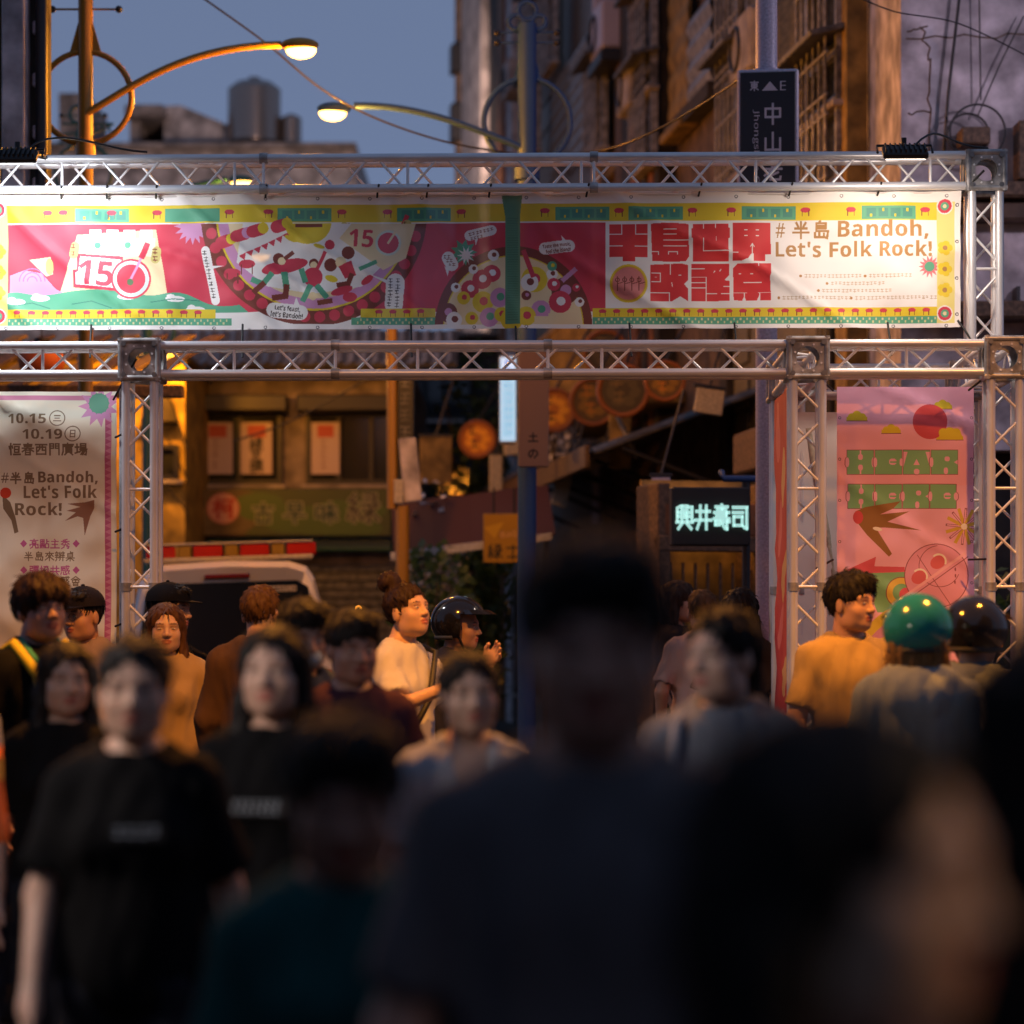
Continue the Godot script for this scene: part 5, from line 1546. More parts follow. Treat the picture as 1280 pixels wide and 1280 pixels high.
	for q in [[1, 4.129, 6.988], [2, 10.81, 8.035], [3, 22.818, 10.717]]:
		var a2 = holder(hs[q[0]], "cooling_unit", Vector3(q[1], q[2], -0.27))
		part(a2, "case", boxm(Vector3(0.85, 0.58, 0.4), 0.03), M.pale_wall)
		part(a2, "grille", flat_ring(0.2, 0.02, 0.03), M.dark_metal, Vector3(0.12, 0, -0.21))
		part(a2, "pipe", rod(Vector3(0.3, -0.28, 0.1), Vector3(0.34, -2.2, 0.15), 0.025, 6), M.pale_wall)
	# awnings and shop fronts at street level
	var aws = [["dark tin awning over the sushi shop front", 5.336, 10.596, 3.55, -1.6], ["dark tin awning further along the row of shops", 10.703, 20.447, 3.75, -1.4]]
	for q in aws:
		var a = thing("awning", q[0], "awning", org)
		a.basis = bas
		var wd = q[2] - q[1]
		part(a, "tin_sheet", ribbed(wd, 1.8, 0.2, 0.025), M.tin_dark, Vector3((q[1] + q[2]) * 0.5, q[3] + 0.1, q[4] * 0.5), Basis(Vector3.LEFT, Vector3(0, 0.35, 0.94).normalized(), Vector3(0, 0.94, -0.35).normalized()))
		part(a, "fascia", boxm(Vector3(wd, 0.22, 0.05), 0.01), M.wood, Vector3((q[1] + q[2]) * 0.5, q[3] - 0.28, q[4] - 0.1))
		for k in 4:
			part(a, "strut", rod(Vector3(lerpf(q[1], q[2], k / 3.0), q[3] - 0.7, -0.03), Vector3(lerpf(q[1], q[2], k / 3.0), q[3] - 0.2, q[4] * 0.85), 0.025, 8), M.dark_metal)
	for q in [[0, "wood"], [1, "dark_wall"], [2, "brown_wall"], [3, "wood"]]:
		var h = hs[q[0]]
		var u0 = rows[q[0]][2] + 0.4
		var u1 = rows[q[0]][3] - 0.4
		var n = maxi(2, int((u1 - u0) / 1.6))
		for k in n:
			var x = lerpf(u0, u1, (k + 0.5) / n)
			var sh = holder(h, "shop_front", Vector3(x, 0, -0.004), front)
			window_unit(sh, Vector3(-0.6, 0.5, 0), Vector3(0.6, 2.5, 0), 2, M[q[1]])
	# balcony with bars, lit from the lamps
	var bl = thing("balcony", "barred balcony above the tin awnings", "balcony", org)
	bl.basis = bas
	block(bl, "floor_slab", Vector3(9.18, 4.15, -1.0), Vector3(14.694, 4.3, -0.01), M.mustard_wall, 0.02)
	for k in 22:
		part(bl, "bar", rod(Vector3(lerpf(9.276, 14.558, k / 21.0), 4.3, -0.95), Vector3(lerpf(9.276, 14.558, k / 21.0), 5.4, -0.95), 0.03, 6), M.mustard_wall)
	part(bl, "handrail", boxm(Vector3(14.694 - 9.18, 0.08, 0.08), 0.01), M.mustard_wall, Vector3((9.18 + 14.694) * 0.5, 5.42, -0.95))
	# warm lit doorway of the sushi shop
	var sd = thing("shop_doorway", "warm lit wooden lattice doorway beneath the black sushi sign", "doorway", Vector3(1.525, 0, -19.4), 0.25)
	block(sd, "back_wall", Vector3(-0.42, 0, -0.5), Vector3(0.42, 2.75, -0.45), M.mustard_wall)
	for s in [-1, 1]:
		block(sd, "jamb", Vector3(0.4 * s - 0.05, 0, -0.5), Vector3(0.4 * s + 0.05, 2.7, 0.05), M.wood, 0.01)
	block(sd, "lintel", Vector3(-0.45, 2.18, -0.05), Vector3(0.45, 2.3, 0.06), M.wood, 0.01)
	for k in 7:
		part(sd, "lattice_bar", boxm(Vector3(0.018, 2.0, 0.02)), M.wood, Vector3(-0.3 + k * 0.1, 1.1, -0.1))
	for k in 5:
		part(sd, "lattice_bar", boxm(Vector3(0.7, 0.018, 0.02)), M.wood, Vector3(0, 0.4 + k * 0.36, -0.12))
	block(sd, "noren", Vector3(-0.4, 2.3, 0.02), Vector3(0.4, 2.55, 0.05), M.orange_wall, 0.01)
	var bulb = MB.new()
	bulb.ball(Vector3(0, 2.42, -0.2), 0.035, 8, 12)
	part(sd, "lamp_bulb", bulb, glow("door_bulb", Color(1.0, 0.72, 0.35), 5.0))
	var l = OmniLight3D.new()
	l.name = "lamp"
	sd.add_child(l)
	l.position = Vector3(0, 2.42, -0.2)
	l.light_color = Color(1.0, 0.70, 0.34)
	l.light_energy = 0.07
	l.omni_range = 12
	l.omni_attenuation = 2
	l.light_size = 0.045
	l.shadow_enabled = true

func far_house():
	var t = thing("apartment_building", "distant beige building with a stepped roof line against the dusk sky", "building", Vector3(0, 0, -60.0))
	block(t, "wall", Vector3(-12.83, 0, -10), Vector3(-3.66, 13.061, 0), M.pale_wall)
	block(t, "parapet", Vector3(-12.83, 12.928, 0.001), Vector3(-3.66, 13.098, 0.15), M.beige_wall, 0.03)
	block(t, "stair_house", Vector3(-10.868, 13.079, -4), Vector3(-10.189, 14.495, -1), M.beige_wall)
	var gb = MB.new()
	gb.prism(PackedVector2Array([Vector2(-8.415, 13.079), Vector2(-6.415, 13.079), Vector2(-6.415, 13.645), Vector2(-6.736, 13.778), Vector2(-8.019, 14.306), Vector2(-8.415, 14.287)]), 5.0)
	part(t, "gabled_annex", gb, M.pale_wall, Vector3(0, 0, -4))
	block(t, "stair_pier", Vector3(-9.245, 13.079, -5), Vector3(-9, 13.91, -1.5), M.pale_wall)
	block(t, "stair_back", Vector3(-9.245, 13.079, -6.5), Vector3(-8.302, 14.212, -6.2), M.pale_wall)
	block(t, "canopy", Vector3(-9.283, 13.91, -6.2), Vector3(-8.34, 14.212, -0.9), M.beige_wall, 0.05)
	block(t, "white_panel", Vector3(-8.113, 12.966, -1.49), Vector3(-7.245, 13.306, -1.38), M.lilac_wall, 0.02)
	part(t, "mast", rod(Vector3(-4.698, 13.079, -2), Vector3(-4.698, 13.4, -2), 0.14, 8), M.dark_metal)
	for q in [[96, 205], [150, 205], [240, 205], [330, 205], [410, 205]]:
		var x = (q[0] - 640.0) / 3180.0 * 60.0
		window_unit(t, Vector3(x - 0.6, 9.4, 0.002), Vector3(x + 0.6, 10.6, 0.002), 2)
	for q in [["large banded steel water tank on the distant roof", -6.177, 0.633, 13.271, 14.576], ["small banded steel water tank beside the large tank", -5.294, 0.249, 13.271, 13.885]]:
		var k = thing("water_tank", q[0], "water tank", Vector3(q[1], q[3], -61.0))
		var prof = [Vector2(0.001, 0), Vector2(q[2], 0)]
		var h = q[4] - q[3]
		for e in 10:
			var y = h * (e + 0.5) / 10.0
			prof.append(Vector2(q[2], y - 0.03)); prof.append(Vector2(q[2] * 1.02, y)); prof.append(Vector2(q[2], y + 0.03))
		prof.append(Vector2(q[2], h)); prof.append(Vector2(q[2] * 0.7, h + q[2] * 0.25)); prof.append(Vector2(q[2] * 0.2, h + q[2] * 0.36)); prof.append(Vector2(0.001, h + q[2] * 0.36))
		var b = MB.new()
		b.lathe(prof, 36)
		part(k, "drum", b, M.steel_tank)
		part(k, "hatch", tubem([Vector3(0, h + q[2] * 0.3, 0), Vector3(0, h + q[2] * 0.46, 0)], q[2] * 0.22, 16), M.steel_tank)
		for s in 4:
			part(k, "leg", rod(Vector3(cos(s * PI / 2) * q[2] * 0.8, -0.3, sin(s * PI / 2) * q[2] * 0.8), Vector3(cos(s * PI / 2) * q[2] * 0.8, 0.02, sin(s * PI / 2) * q[2] * 0.8), 0.04, 6), M.dark_metal)

func wall_and_poles():
	var t = thing("house", "lilac plastered wall with cracks and cables behind the gate's outer leg", "house", Vector3(0, 0, -18.6))
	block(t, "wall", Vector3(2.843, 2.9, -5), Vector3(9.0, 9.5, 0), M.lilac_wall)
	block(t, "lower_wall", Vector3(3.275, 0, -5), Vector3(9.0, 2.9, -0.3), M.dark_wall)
	var rng = RandomNumberGenerator.new()
	rng.seed = 4
	for q in [[Vector3(2.872, 5.968, -18.6), Vector3(3.03, 5.98, -18.6), 5], [Vector3(2.995, 5.98, -18.6), Vector3(3.059, 5.752, -18.6), 6], [Vector3(3.059, 5.752, -18.6), Vector3(3.042, 5.079, -18.6), 9], [Vector3(2.866, 5.916, -18.6), Vector3(3.743, 5.933, -18.6), 8], [Vector3(2.878, 5.36, -18.6), Vector3(3.042, 5.384, -18.6), 4]]:
		var pts = []
		for k in q[2] + 1:
			pts.append(q[0].lerp(q[1], float(k) / q[2]) + Vector3(rng.randf_range(-0.02, 0.02), rng.randf_range(-0.02, 0.02), 18.6 + 0.003))
		part(t, "crack", tubem(pts, 0.006, 5), M.wood)
	for q in [[Vector3(3.258, 6.224, -18.5), Vector3(3.171, 5.468, -18.5), Vector3(3.142, 5.061, -18.5), 0.012], [Vector3(3.397, 6.224, -18.5), Vector3(3.403, 5.817, -18.5), Vector3(3.409, 5.439, -18.5), 0.006], [Vector3(3.723, 6.05, -18.5), Vector3(3.549, 5.701, -18.5), Vector3(3.386, 5.322, -18.5), 0.006]]:
		part(t, "wall_cable", tubem([q[0] + Vector3(0, 0, 18.6), q[1] + Vector3(0, 0, 18.6), q[2] + Vector3(0, 0, 18.6)], q[3], 6), M.black)
	for q in [[Vector3(3.368, 5.186, -18.4), 0.2], [Vector3(3.298, 5.169, -18.4), 0.15]]:
		part(t, "cable_coil", flat_ring(q[1], 0.008, 0.01), M.black, q[0] + Vector3(0, 0, 18.6))
	block(t, "plank", Vector3(3.235, 5.084, 0.05), Vector3(3.444, 5.206, 0.3), M.wood, 0.01)
	block(t, "post", Vector3(3.653, 4.839, 0.05), Vector3(3.747, 5.264, 0.25), M.wood, 0.01)
	block(t, "beam", Vector3(3.142, 4.7, 0.02), Vector3(4.421, 4.816, 0.3), M.wood, 0.02)
	block(t, "beam", Vector3(3.142, 4.549, 0.01), Vector3(4.421, 4.688, 0.2), M.brown_wall, 0.02)
	block(t, "beam", Vector3(2.967, 3.827, 0.02), Vector3(4.421, 3.955, 0.3), M.wood, 0.02)
	block(t, "bracket", Vector3(3.653, 3.967, 0.02), Vector3(3.677, 4.072, 0.2), M.black)
	# street name board on its lilac pole
	var p = thing("street_sign", "dark street name board with pale frame on a lilac pole", "street sign", Vector3(1.6, 0, -16.0))
	part(p, "pole", tubem([Vector3.ZERO, Vector3(0, 4.287, 0), Vector3(0, 7.2, 0)], 0.068, 18), M.lilac_paint)
	part(p, "collar", tubem([Vector3(0, 5.062, 0), Vector3(0, 5.102, 0)], 0.091, 18), M.lilac_paint)
	var bd = holder(p, "board", Vector3(0, 4.654, 0.101), Basis(Vector3.UP, -0.12))
	part(bd, "box", boxm(Vector3(0.382, 0.835, 0.16), 0.012), M.lilac_paint)
	part(bd, "face_frame", boxm(Vector3(0.342, 0.795, 0.01), 0.004), M.black, Vector3(0, 0, 0.082))
	var f = MB.new()
	f.quad(Vector3(-0.166, 0.387, 0), Vector3(0.166, 0.387, 0), Vector3(0.166, -0.387, 0), Vector3(-0.166, -0.387, 0), Vector3.BACK)
	part(bd, "lettering", f, printed("street_print", street_sign_art(), 0.45), Vector3(0, 0, 0.09))

func flat_face(parent, called, w, h, m, at, bas = Basis()):
	var f = MB.new()
	f.quad(Vector3(-w * 0.5, h * 0.5, 0), Vector3(w * 0.5, h * 0.5, 0), Vector3(w * 0.5, -h * 0.5, 0), Vector3(-w * 0.5, -h * 0.5, 0), Vector3.BACK)
	return part(parent, called, f, m, at, bas)

func signs():
	# black sushi sign with glowing raised characters
	var t = thing("shop_sign", "black box sign with four glowing pale green characters", "shop sign", Vector3(1.367, 2.367, -17.6), 0.1)
	part(t, "box", boxm(Vector3(0.548, 0.404, 0.12), 0.01), M.black)
	var gm = glow("sign_letters", Color(0.66, 0.90, 0.86), 0.85)
	var x = -0.249
	for ch in "興井壽司":
		var b = MB.new()
		for st in STROKES[ch]:
			for k in range(0, st.size() - 2, 2):
				var a = Vector3(st[k], -st[k + 1], 0) * 0.01 * 0.122
				var c = Vector3(st[k + 2], -st[k + 3], 0) * 0.01 * 0.122
				var dv = c - a
				b.box((a + c) * 0.5, Vector3(dv.length() + 0.012, 0.0145, 0.03), Basis(Vector3.BACK, atan2(dv.y, dv.x)))
		part(t, "character", b, gm, Vector3(x, 0.083, 0.08), Basis.from_scale(Vector3(1, 1.45, 1)))
		x += 0.129
	part(t, "bracket", tubem([Vector3(0.12, 0.32, -0.2), Vector3(0.12, 0.27, -0.1), Vector3(0.45, 0.27, -0.1)], 0.025, 8), M.blue_paint)
	part(t, "pole", rod(Vector3(0.28, 0.3, -0.12), Vector3(0.28, -1.9, -0.12), 0.03, 8), M.dark_metal)
	# lit vertical sign
	t = thing("shop_sign", "narrow upright light box sign glowing pale blue", "shop sign", Vector3(-0.041, 3.941, -26), 0.0)
	part(t, "box", boxm(Vector3(0.18, 0.899, 0.2), 0.015), M.white_paint)
	var lm = printed("lit_print", lit_sign_art(), 0.4)
	lm.emission_enabled = true
	lm.emission_texture = lm.albedo_texture
	lm.emission = Color.WHITE
	lm.emission_operator = BaseMaterial3D.EMISSION_OP_MULTIPLY
	lm.emission_energy_multiplier = 0.95
	flat_face(t, "lit_face", 0.155, 0.85, lm, Vector3(0, 0, 0.104))
	var al = AreaLight3D.new()
	al.name = "lamp"
	t.add_child(al)
	al.position = Vector3(0, 0, 0.12)
	al.rotation.y = PI
	al.area_size = Vector2(0.147, 0.834)
	al.light_color = Color(0.75, 0.88, 1.0)
	al.light_energy = 0.12
	al.area_range = 12
	al.area_attenuation = 2
	al.shadow_enabled = true
	part(t, "arm", rod(Vector3(0, 0.3, -0.05), Vector3(0.35, 0.3, -1.2), 0.03, 8), M.dark_metal)
	part(t, "support", rod(Vector3(0.25, -3.3, -0.8), Vector3(0.25, 0.6, -0.8), 0.04, 8), M.dark_metal)
	# beige upright board on the blue lamp post
	t = thing("shop_sign", "tall beige board with two brush characters on the blue lamp post", "shop sign", Vector3(0.167, 3.298, -19.7))
	part(t, "board", boxm(Vector3(0.235, 0.904, 0.08), 0.01), M.beige_wall)
	flat_face(t, "lettering", 0.226, 0.892, printed("beige_print", beige_sign_art(), 0.7), Vector3(0, 0, 0.044))
	for y in [-0.3, 0.3]:
		part(t, "clamp", boxm(Vector3(0.2, 0.03, 0.14), 0.005), M.dark_metal, Vector3(-0.02, y, -0.1))
	# yellow hanging sign
	t = thing("shop_sign", "yellow hanging sign with dark lettering under a red awning", "shop sign", Vector3(-0.079, 2.49, -25), 0.0)
	part(t, "board", boxm(Vector3(0.409, 0.487, 0.06), 0.01), M.mustard_wall)
	flat_face(t, "lettering", 0.393, 0.472, printed("yellow_print", yellow_sign_art(), 0.6), Vector3(0, 0, 0.034))
	part(t, "hanger", rod(Vector3(-0.1, 0.24, 0), Vector3(-0.1, 0.5, 0), 0.012, 6), M.black)
	part(t, "hanger", rod(Vector3(0.1, 0.24, 0), Vector3(0.1, 0.5, 0), 0.012, 6), M.black)
	t = thing("awning", "dark red sloping awning behind the yellow sign", "awning", Vector3(-0.403, 2.713, -25.6))
	part(t, "canvas", ribbed(1.61, 1.0, 0.9, 0.008), mat("red_canvas", lin(0.065, 0.014, 0.012), 0.8), Vector3.ZERO, Basis(Vector3.BACK, 0.12) * Basis(Vector3.RIGHT, -1.0))
	part(t, "valance", boxm(Vector3(1.61, 0.08, 0.03), 0.004), M.white_paint, Vector3(0, -0.3, 0.42), Basis(Vector3.BACK, 0.12))
	for s in [-0.7, 0.75]:
		part(t, "post", rod(Vector3(s, -2.7, 0.3), Vector3(s, -0.2, 0.3), 0.03, 8), M.dark_metal)
	# drum-shaped round signs strung along the street
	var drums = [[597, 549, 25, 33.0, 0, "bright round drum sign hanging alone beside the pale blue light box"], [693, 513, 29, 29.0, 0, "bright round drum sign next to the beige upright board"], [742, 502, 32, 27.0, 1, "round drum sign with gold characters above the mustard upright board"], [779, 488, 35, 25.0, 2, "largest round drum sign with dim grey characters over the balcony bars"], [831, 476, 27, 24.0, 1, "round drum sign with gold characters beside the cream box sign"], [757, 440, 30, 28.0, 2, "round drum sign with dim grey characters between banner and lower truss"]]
	for q in drums:
		var c = Vector3((q[0] - 640.0) / 3180.0 * q[3], 1.57 + (790.0 - q[1]) / 3180.0 * q[3], -q[3])
		var r = 0.88 * q[2] / 3180.0 * q[3]
		var o = thing("round_sign", q[5], "round sign", c, -0.12, "round drum signs hung over the street")
		part(o, "rim", flat_ring(r, r * 0.11, 0.1), mat("drum_rim", lin(0.26, 0.075, 0.015), 0.5) if not M.has("drum_rim") else M.drum_rim)
		part(o, "drum", tubem([Vector3(0, 0, -0.12), Vector3(0, 0, 0.0)], r, 36), M.orange_wall)
		var f = MB.new()
		for k in 36:
			var a = Vector2.from_angle(TAU * k / 36.0)
			var b2 = Vector2.from_angle(TAU * (k + 1) / 36.0)
			f.tri(Vector3.ZERO, Vector3(a.x, a.y, 0) * r * 0.96, Vector3(b2.x, b2.y, 0) * r * 0.96, Vector3.BACK, Vector3.BACK, Vector3.BACK, Vector2(0.5, 0.5), Vector2(0.5 + a.x * 0.48, 0.5 - a.y * 0.48), Vector2(0.5 + b2.x * 0.48, 0.5 - b2.y * 0.48))
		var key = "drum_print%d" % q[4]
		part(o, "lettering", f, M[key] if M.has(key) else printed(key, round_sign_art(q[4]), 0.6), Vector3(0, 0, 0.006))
		part(o, "hanger", rod(Vector3(0, r, -0.05), Vector3(0.4, r + 0.8, -0.4), 0.015, 6), M.dark_metal)
	# sign post with boards; sodium orange is put into the post's paint
	t = thing("sign_post", "concrete post with orange lamplight in its paint carrying a black upright board and white panels", "sign post", Vector3(-1.012, 0, -23.5))
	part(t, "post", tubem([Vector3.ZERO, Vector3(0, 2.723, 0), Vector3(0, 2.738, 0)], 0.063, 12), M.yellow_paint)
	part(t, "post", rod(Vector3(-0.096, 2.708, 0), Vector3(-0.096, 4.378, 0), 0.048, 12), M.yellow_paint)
	part(t, "black_board", boxm(Vector3(0.155, 1.035, 0.06), 0.01), M.black, Vector3(0.03, 3.491, 0))
	for k in 5:
		var bk = MB.new()
		for e in [[0.0, 0.09, 0.0], [-0.045, 0.10, 0.0], [-0.09, 0.08, 0.0], [-0.045, 0.1, PI / 2]]:
			bk.box(Vector3(0.055, e[0] - 0.01, 0.0005 * k), Vector3(e[1], 0.012, 0.006 if e[2] == 0.0 else 0.005), Basis(Vector3.BACK, e[2] + 0.04 * (k % 3 - 1)))
		part(t, "character", bk, M.tin_dark, Vector3(-0.03, 3.935 - k * 0.155, 0.034))
	part(t, "white_panel", boxm(Vector3(0.163, 0.591, 0.05), 0.01), M.lilac_wall, Vector3(0.074, 3.063, 0.05), Basis(Vector3.BACK, 0.1))
	part(t, "white_panel", boxm(Vector3(0.089, 0.222, 0.05), 0.01), M.cream, Vector3(-0.03, 2.863, 0.08))
	# assorted boards hanging over the shops
	var boards = [[545, 575, 40, 60, 29.0, "mustard_wall", 0.0, "dim yellow hanging board beside the orange post"], [620, 598, 16, 62, 30.0, "cream", 0.0, "narrow cream hanging board below the round sign"], [640, 545, 24, 48, 31.0, "cream", 0.1, "cream square board behind the light box"], [887, 501, 36, 34, 22.0, "cream", -0.15, "cream box sign under the awning beams"], [826, 607, 24, 26, 20.0, "lilac_paint", 0.0, "small pale framed board beside the sushi sign"], [755, 568, 52, 22, 27.0, "cream", 0.45, "slanted cream board above the shop awning"], [718, 582, 40, 20, 28.0, "lilac_wall", 0.3, "slanted white board above the shop awning"], [702, 613, 20, 40, 28.0, "cream", -0.2, "cream hanging cloth by the blue post"], [775, 548, 28, 76, 26.0, "mustard_wall", 0.0, "mustard upright board under the round signs"]]
	for q in boards:
		var c = Vector3((q[0] - 640.0) / 3180.0 * q[4], 1.57 + (790.0 - q[1]) / 3180.0 * q[4], -q[4])
		var o = thing("hanging_board", q[7], "hanging board", c)
		part(o, "board", boxm(Vector3(q[2] / 3180.0 * q[4], q[3] / 3180.0 * q[4], 0.06), 0.01), M[q[5]], Vector3.ZERO, Basis(Vector3.BACK, q[6]))
		part(o, "frame", boxm(Vector3(q[2] / 3180.0 * q[4] + 0.03, 0.03, 0.08), 0.005), M.dark_metal, Vector3(0, q[3] / 3180.0 * q[4] * 0.5, 0), Basis(Vector3.BACK, q[6]))
		part(o, "hanger", rod(Vector3(0, q[3] / 3180.0 * q[4] * 0.5, 0), Vector3(0.2, q[3] / 3180.0 * q[4] * 0.5 + 0.7, -0.3), 0.012, 6), M.dark_metal)
	t = thing("awning_pole", "pale slanting awning pole crossing the mustard board", "pole", Vector3(0, 0, -25.5))
	part(t, "pole", rod(Vector3(1.058, 3.735, -25.5) + Vector3(0, 0, 25.5), Vector3(1.251, 3.318, -25.5) + Vector3(0, 0, 25.5), 0.022, 8), M.cream)

func vehicles():
	# white van with a red and amber light bar, seen from behind
	var t = thing("van", "white patrol van with a red and amber roof light bar parked beyond the gate", "van", Vector3(-2.394, 0, -22.0), 0.12)
	t.rotation.z = 0.034
	t.scale = Vector3(1.08, 1.0, 1.0)
	var paint = mat("van_paint", lin(0.80, 0.80, 0.80), 0.25)
	paint.clearcoat_enabled = true
	var out = []
	for q in [[0.80, 0.35], [0.86, 0.6], [0.87, 1.0], [0.84, 1.25], [0.76, 1.75], [0.70, 2.02], [0.64, 2.12], [0.5, 2.17], [0.0, 2.19]]:
		out.append(Vector2(q[0], q[1]))
	var ring = []
	for q in out:
		ring.append(q)
	for k in range(out.size() - 2, -1, -1):
		ring.append(Vector2(-out[k].x, out[k].y))
	var st = [[0.10, 0.90, -0.02], [0.03, 0.97, 0.0], [-0.12, 1.0, 0.0], [-2.6, 1.0, 0.0], [-3.4, 0.97, -0.03], [-3.5, 0.9, -0.06]]
	var body = MB.new()
	var pos = func(k, e): return Vector3(ring[e].x * st[k][1], 0.35 + (ring[e].y - 0.35) * st[k][1] + st[k][2], st[k][0])
	for k in st.size() - 1:
		for e in ring.size() - 1:
			var a = pos.call(k, e)
			var b = pos.call(k, e + 1)
			var c = pos.call(k + 1, e + 1)
			var d2 = pos.call(k + 1, e)
			var n = (b - a).cross(c - a).normalized()
			if n.dot(Vector3(a.x + b.x, a.y + b.y - 2.4, 0)) < 0 and absf(n.z) < 0.9:
				n = -n
			elif absf(n.z) >= 0.9:
				n = Vector3(n.x, n.y, absf(n.z) * signf(a.z + 1.5)).normalized()
			body.quad(a, b, c, d2, n)
	for k in [0, st.size() - 1]:
		var c0 = Vector3(0, 1.2, st[k][0])
		for e in ring.size():
			body.tri(c0, pos.call(k, e), pos.call(k, (e + 1) % ring.size()), Vector3(0, 0, 1 if k == 0 else -1), Vector3(0, 0, 1 if k == 0 else -1), Vector3(0, 0, 1 if k == 0 else -1))
	part(t, "body", body, paint)
	var wd = MB.new()
	wd.prism(PackedVector2Array([Vector2(-0.74, 1.32), Vector2(0.74, 1.32), Vector2(0.64, 1.94), Vector2(0.55, 2.0), Vector2(-0.55, 2.0), Vector2(-0.64, 1.94)]), 0.03)
	var rw = part(t, "rear_window", wd, M.van_glass, Vector3(0, 0, 0.105))
	var stick = art(256, 48, Color(0.75, 0.74, 0.72), 1.0, Vector2.ZERO)
	stick.text("BIGWATCH", 6, 6, 244, 36, Color(0.10, 0.06, 0.06))
	flat_face(rw, "sticker", 0.27, 0.05, printed("sticker_print", stick.img, 0.5), Vector3(0.41, 1.93, 0.02))
	part(rw, "wiper", rod(Vector3(-0.1, 1.33, 0.03), Vector3(-0.5, 1.55, 0.03), 0.008, 6), M.black)
	part(t, "brake_light", boxm(Vector3(0.36, 0.04, 0.05), 0.008), mat("brake_lens", lin(0.12, 0.008, 0.008), 0.2), Vector3(0.0, 2.05, 0.10))
	var bar = holder(t, "light_bar", Vector3(0.02, 2.27, -0.3))
	part(bar, "base", boxm(Vector3(1.36, 0.04, 0.3), 0.01), M.cream, Vector3(0, -0.06, 0))
	part(bar, "top", boxm(Vector3(1.36, 0.02, 0.3), 0.006), M.cream, Vector3(0, 0.075, 0))
	var red = mat("red_lens", lin(0.42, 0.02, 0.012), 0.18)
	var amb = mat("amber_lens", lin(0.30, 0.19, 0.03), 0.18)
	var x = -0.66
	for k in 7:
		var w = 0.235 if k % 2 == 0 else 0.105
		part(bar, "lens", boxm(Vector3(w, 0.108, 0.28), 0.012), red if k % 2 == 0 else amb, Vector3(x + w * 0.5, 0.008, 0))
		x += w + 0.018
	for s in [-1, 1]:
		part(t, "tail_lamp", boxm(Vector3(0.12, 0.42, 0.06), 0.02), red, Vector3(0.76 * s, 1.0, 0.09))
		for z in [-0.6, -2.9]:
			var wh = part(t, "wheel", tubem([Vector3(0.70 * s, 0.33, z), Vector3(0.88 * s, 0.33, z)], 0.33, 24), M.rubber)
			part(wh, "rim", tubem([Vector3(0.86 * s, 0.33, z), Vector3(0.89 * s, 0.33, z)], 0.2, 18), M.aluminium)
		part(t, "mirror", boxm(Vector3(0.12, 0.22, 0.1), 0.03), M.black, Vector3(0.98 * s, 1.45, -2.4))
	part(t, "bumper", boxm(Vector3(1.66, 0.22, 0.16), 0.04), M.tin_dark, Vector3(0, 0.42, 0.12))
	part(t, "number_plate", boxm(Vector3(0.34, 0.16, 0.02), 0.004), M.white_paint, Vector3(0, 0.85, 0.14))
	part(t, "door_handle", boxm(Vector3(0.2, 0.04, 0.04), 0.01), M.tin, Vector3(0.25, 1.12, 0.13))
	# parked scooter with its tail light on
	t = thing("motor_scooter", "parked motor scooter with a red tail light by the inner gate leg", "scooter", Vector3(1.516, 0, -15.9), 0.35)
	var f = Field.new()
	f.cap(Vector3(0, 0.62, 0.35), Vector3(0, 0.66, -0.1), 0.12, 0.14, 0.1)
	f.cap(Vector3(0, 0.36, -0.1), Vector3(0, 0.34, -0.6), 0.12, 0.12, 0.1)
	f.cap(Vector3(0, 0.40, -0.68), Vector3(0, 0.92, -0.78), 0.15, 0.11, 0.1)
	part(t, "fairing", to_mesh([[surface_net(f, Vector3(-0.3, 0.1, -1.0), Vector3(0.3, 1.1, 0.6), 0.03), Transform3D()]]), M.black_gloss)
	part(t, "seat", boxm(Vector3(0.26, 0.1, 0.62), 0.04), M.rubber, Vector3(0, 0.81, 0.08))
	for z in [0.36, -0.86]:
		part(t, "wheel", tubem([Vector3(-0.06, 0.23, z), Vector3(0.06, 0.23, z)], 0.23, 20), M.rubber)
	part(t, "handlebar", tubem([Vector3(-0.32, 1.02, -0.62), Vector3(-0.1, 1.05, -0.76), Vector3(0.1, 1.05, -0.76), Vector3(0.32, 1.02, -0.62)], 0.016, 8), M.dark_metal)
	for s in [-1, 1]:
		part(t, "mirror", boxm(Vector3(0.13, 0.08, 0.02), 0.01), M.black, Vector3(0.3 * s, 1.28, -0.7))
		part(t, "mirror_stem", rod(Vector3(0.22 * s, 1.04, -0.68), Vector3(0.3 * s, 1.25, -0.7), 0.007, 6), M.black)
	var tl = part(t, "tail_light", boxm(Vector3(0.14, 0.06, 0.04), 0.012), glow("tail_light", Color(1.0, 0.12, 0.04), 5.0), Vector3(1.554 - 1.516, 1.195, 0.5))
	part(t, "tail_stem", rod(Vector3(0.03, 0.75, 0.40), Vector3(0.04, 1.195, 0.48), 0.03, 8), M.black)
	var rl = OmniLight3D.new()
	rl.name = "lamp"
	t.add_child(rl)
	rl.position = tl.position
	rl.light_color = Color(1.0, 0.15, 0.05)
	rl.light_energy = 0.02
	rl.light_size = 0.02
	rl.omni_range = 6
	rl.omni_attenuation = 2
	rl.shadow_enabled = true
	# traffic bollard at the edge of the crowd
	t = thing("traffic_bollard", "orange traffic bollard with a white cap and reflective bands on a black stem", "bollard", Vector3(-1.455, 0, -6.9))
	var cone = MB.new()
	cone.lathe([Vector2(0.085, 1.0), Vector2(0.09, 1.02), Vector2(0.085, 1.06), Vector2(0.068, 1.2), Vector2(0.07, 1.26), Vector2(0.001, 1.26)], 24)
	part(t, "sleeve", cone, mat("cone_orange", lin(0.62, 0.14, 0.01), 0.5))
	var bnd = MB.new()
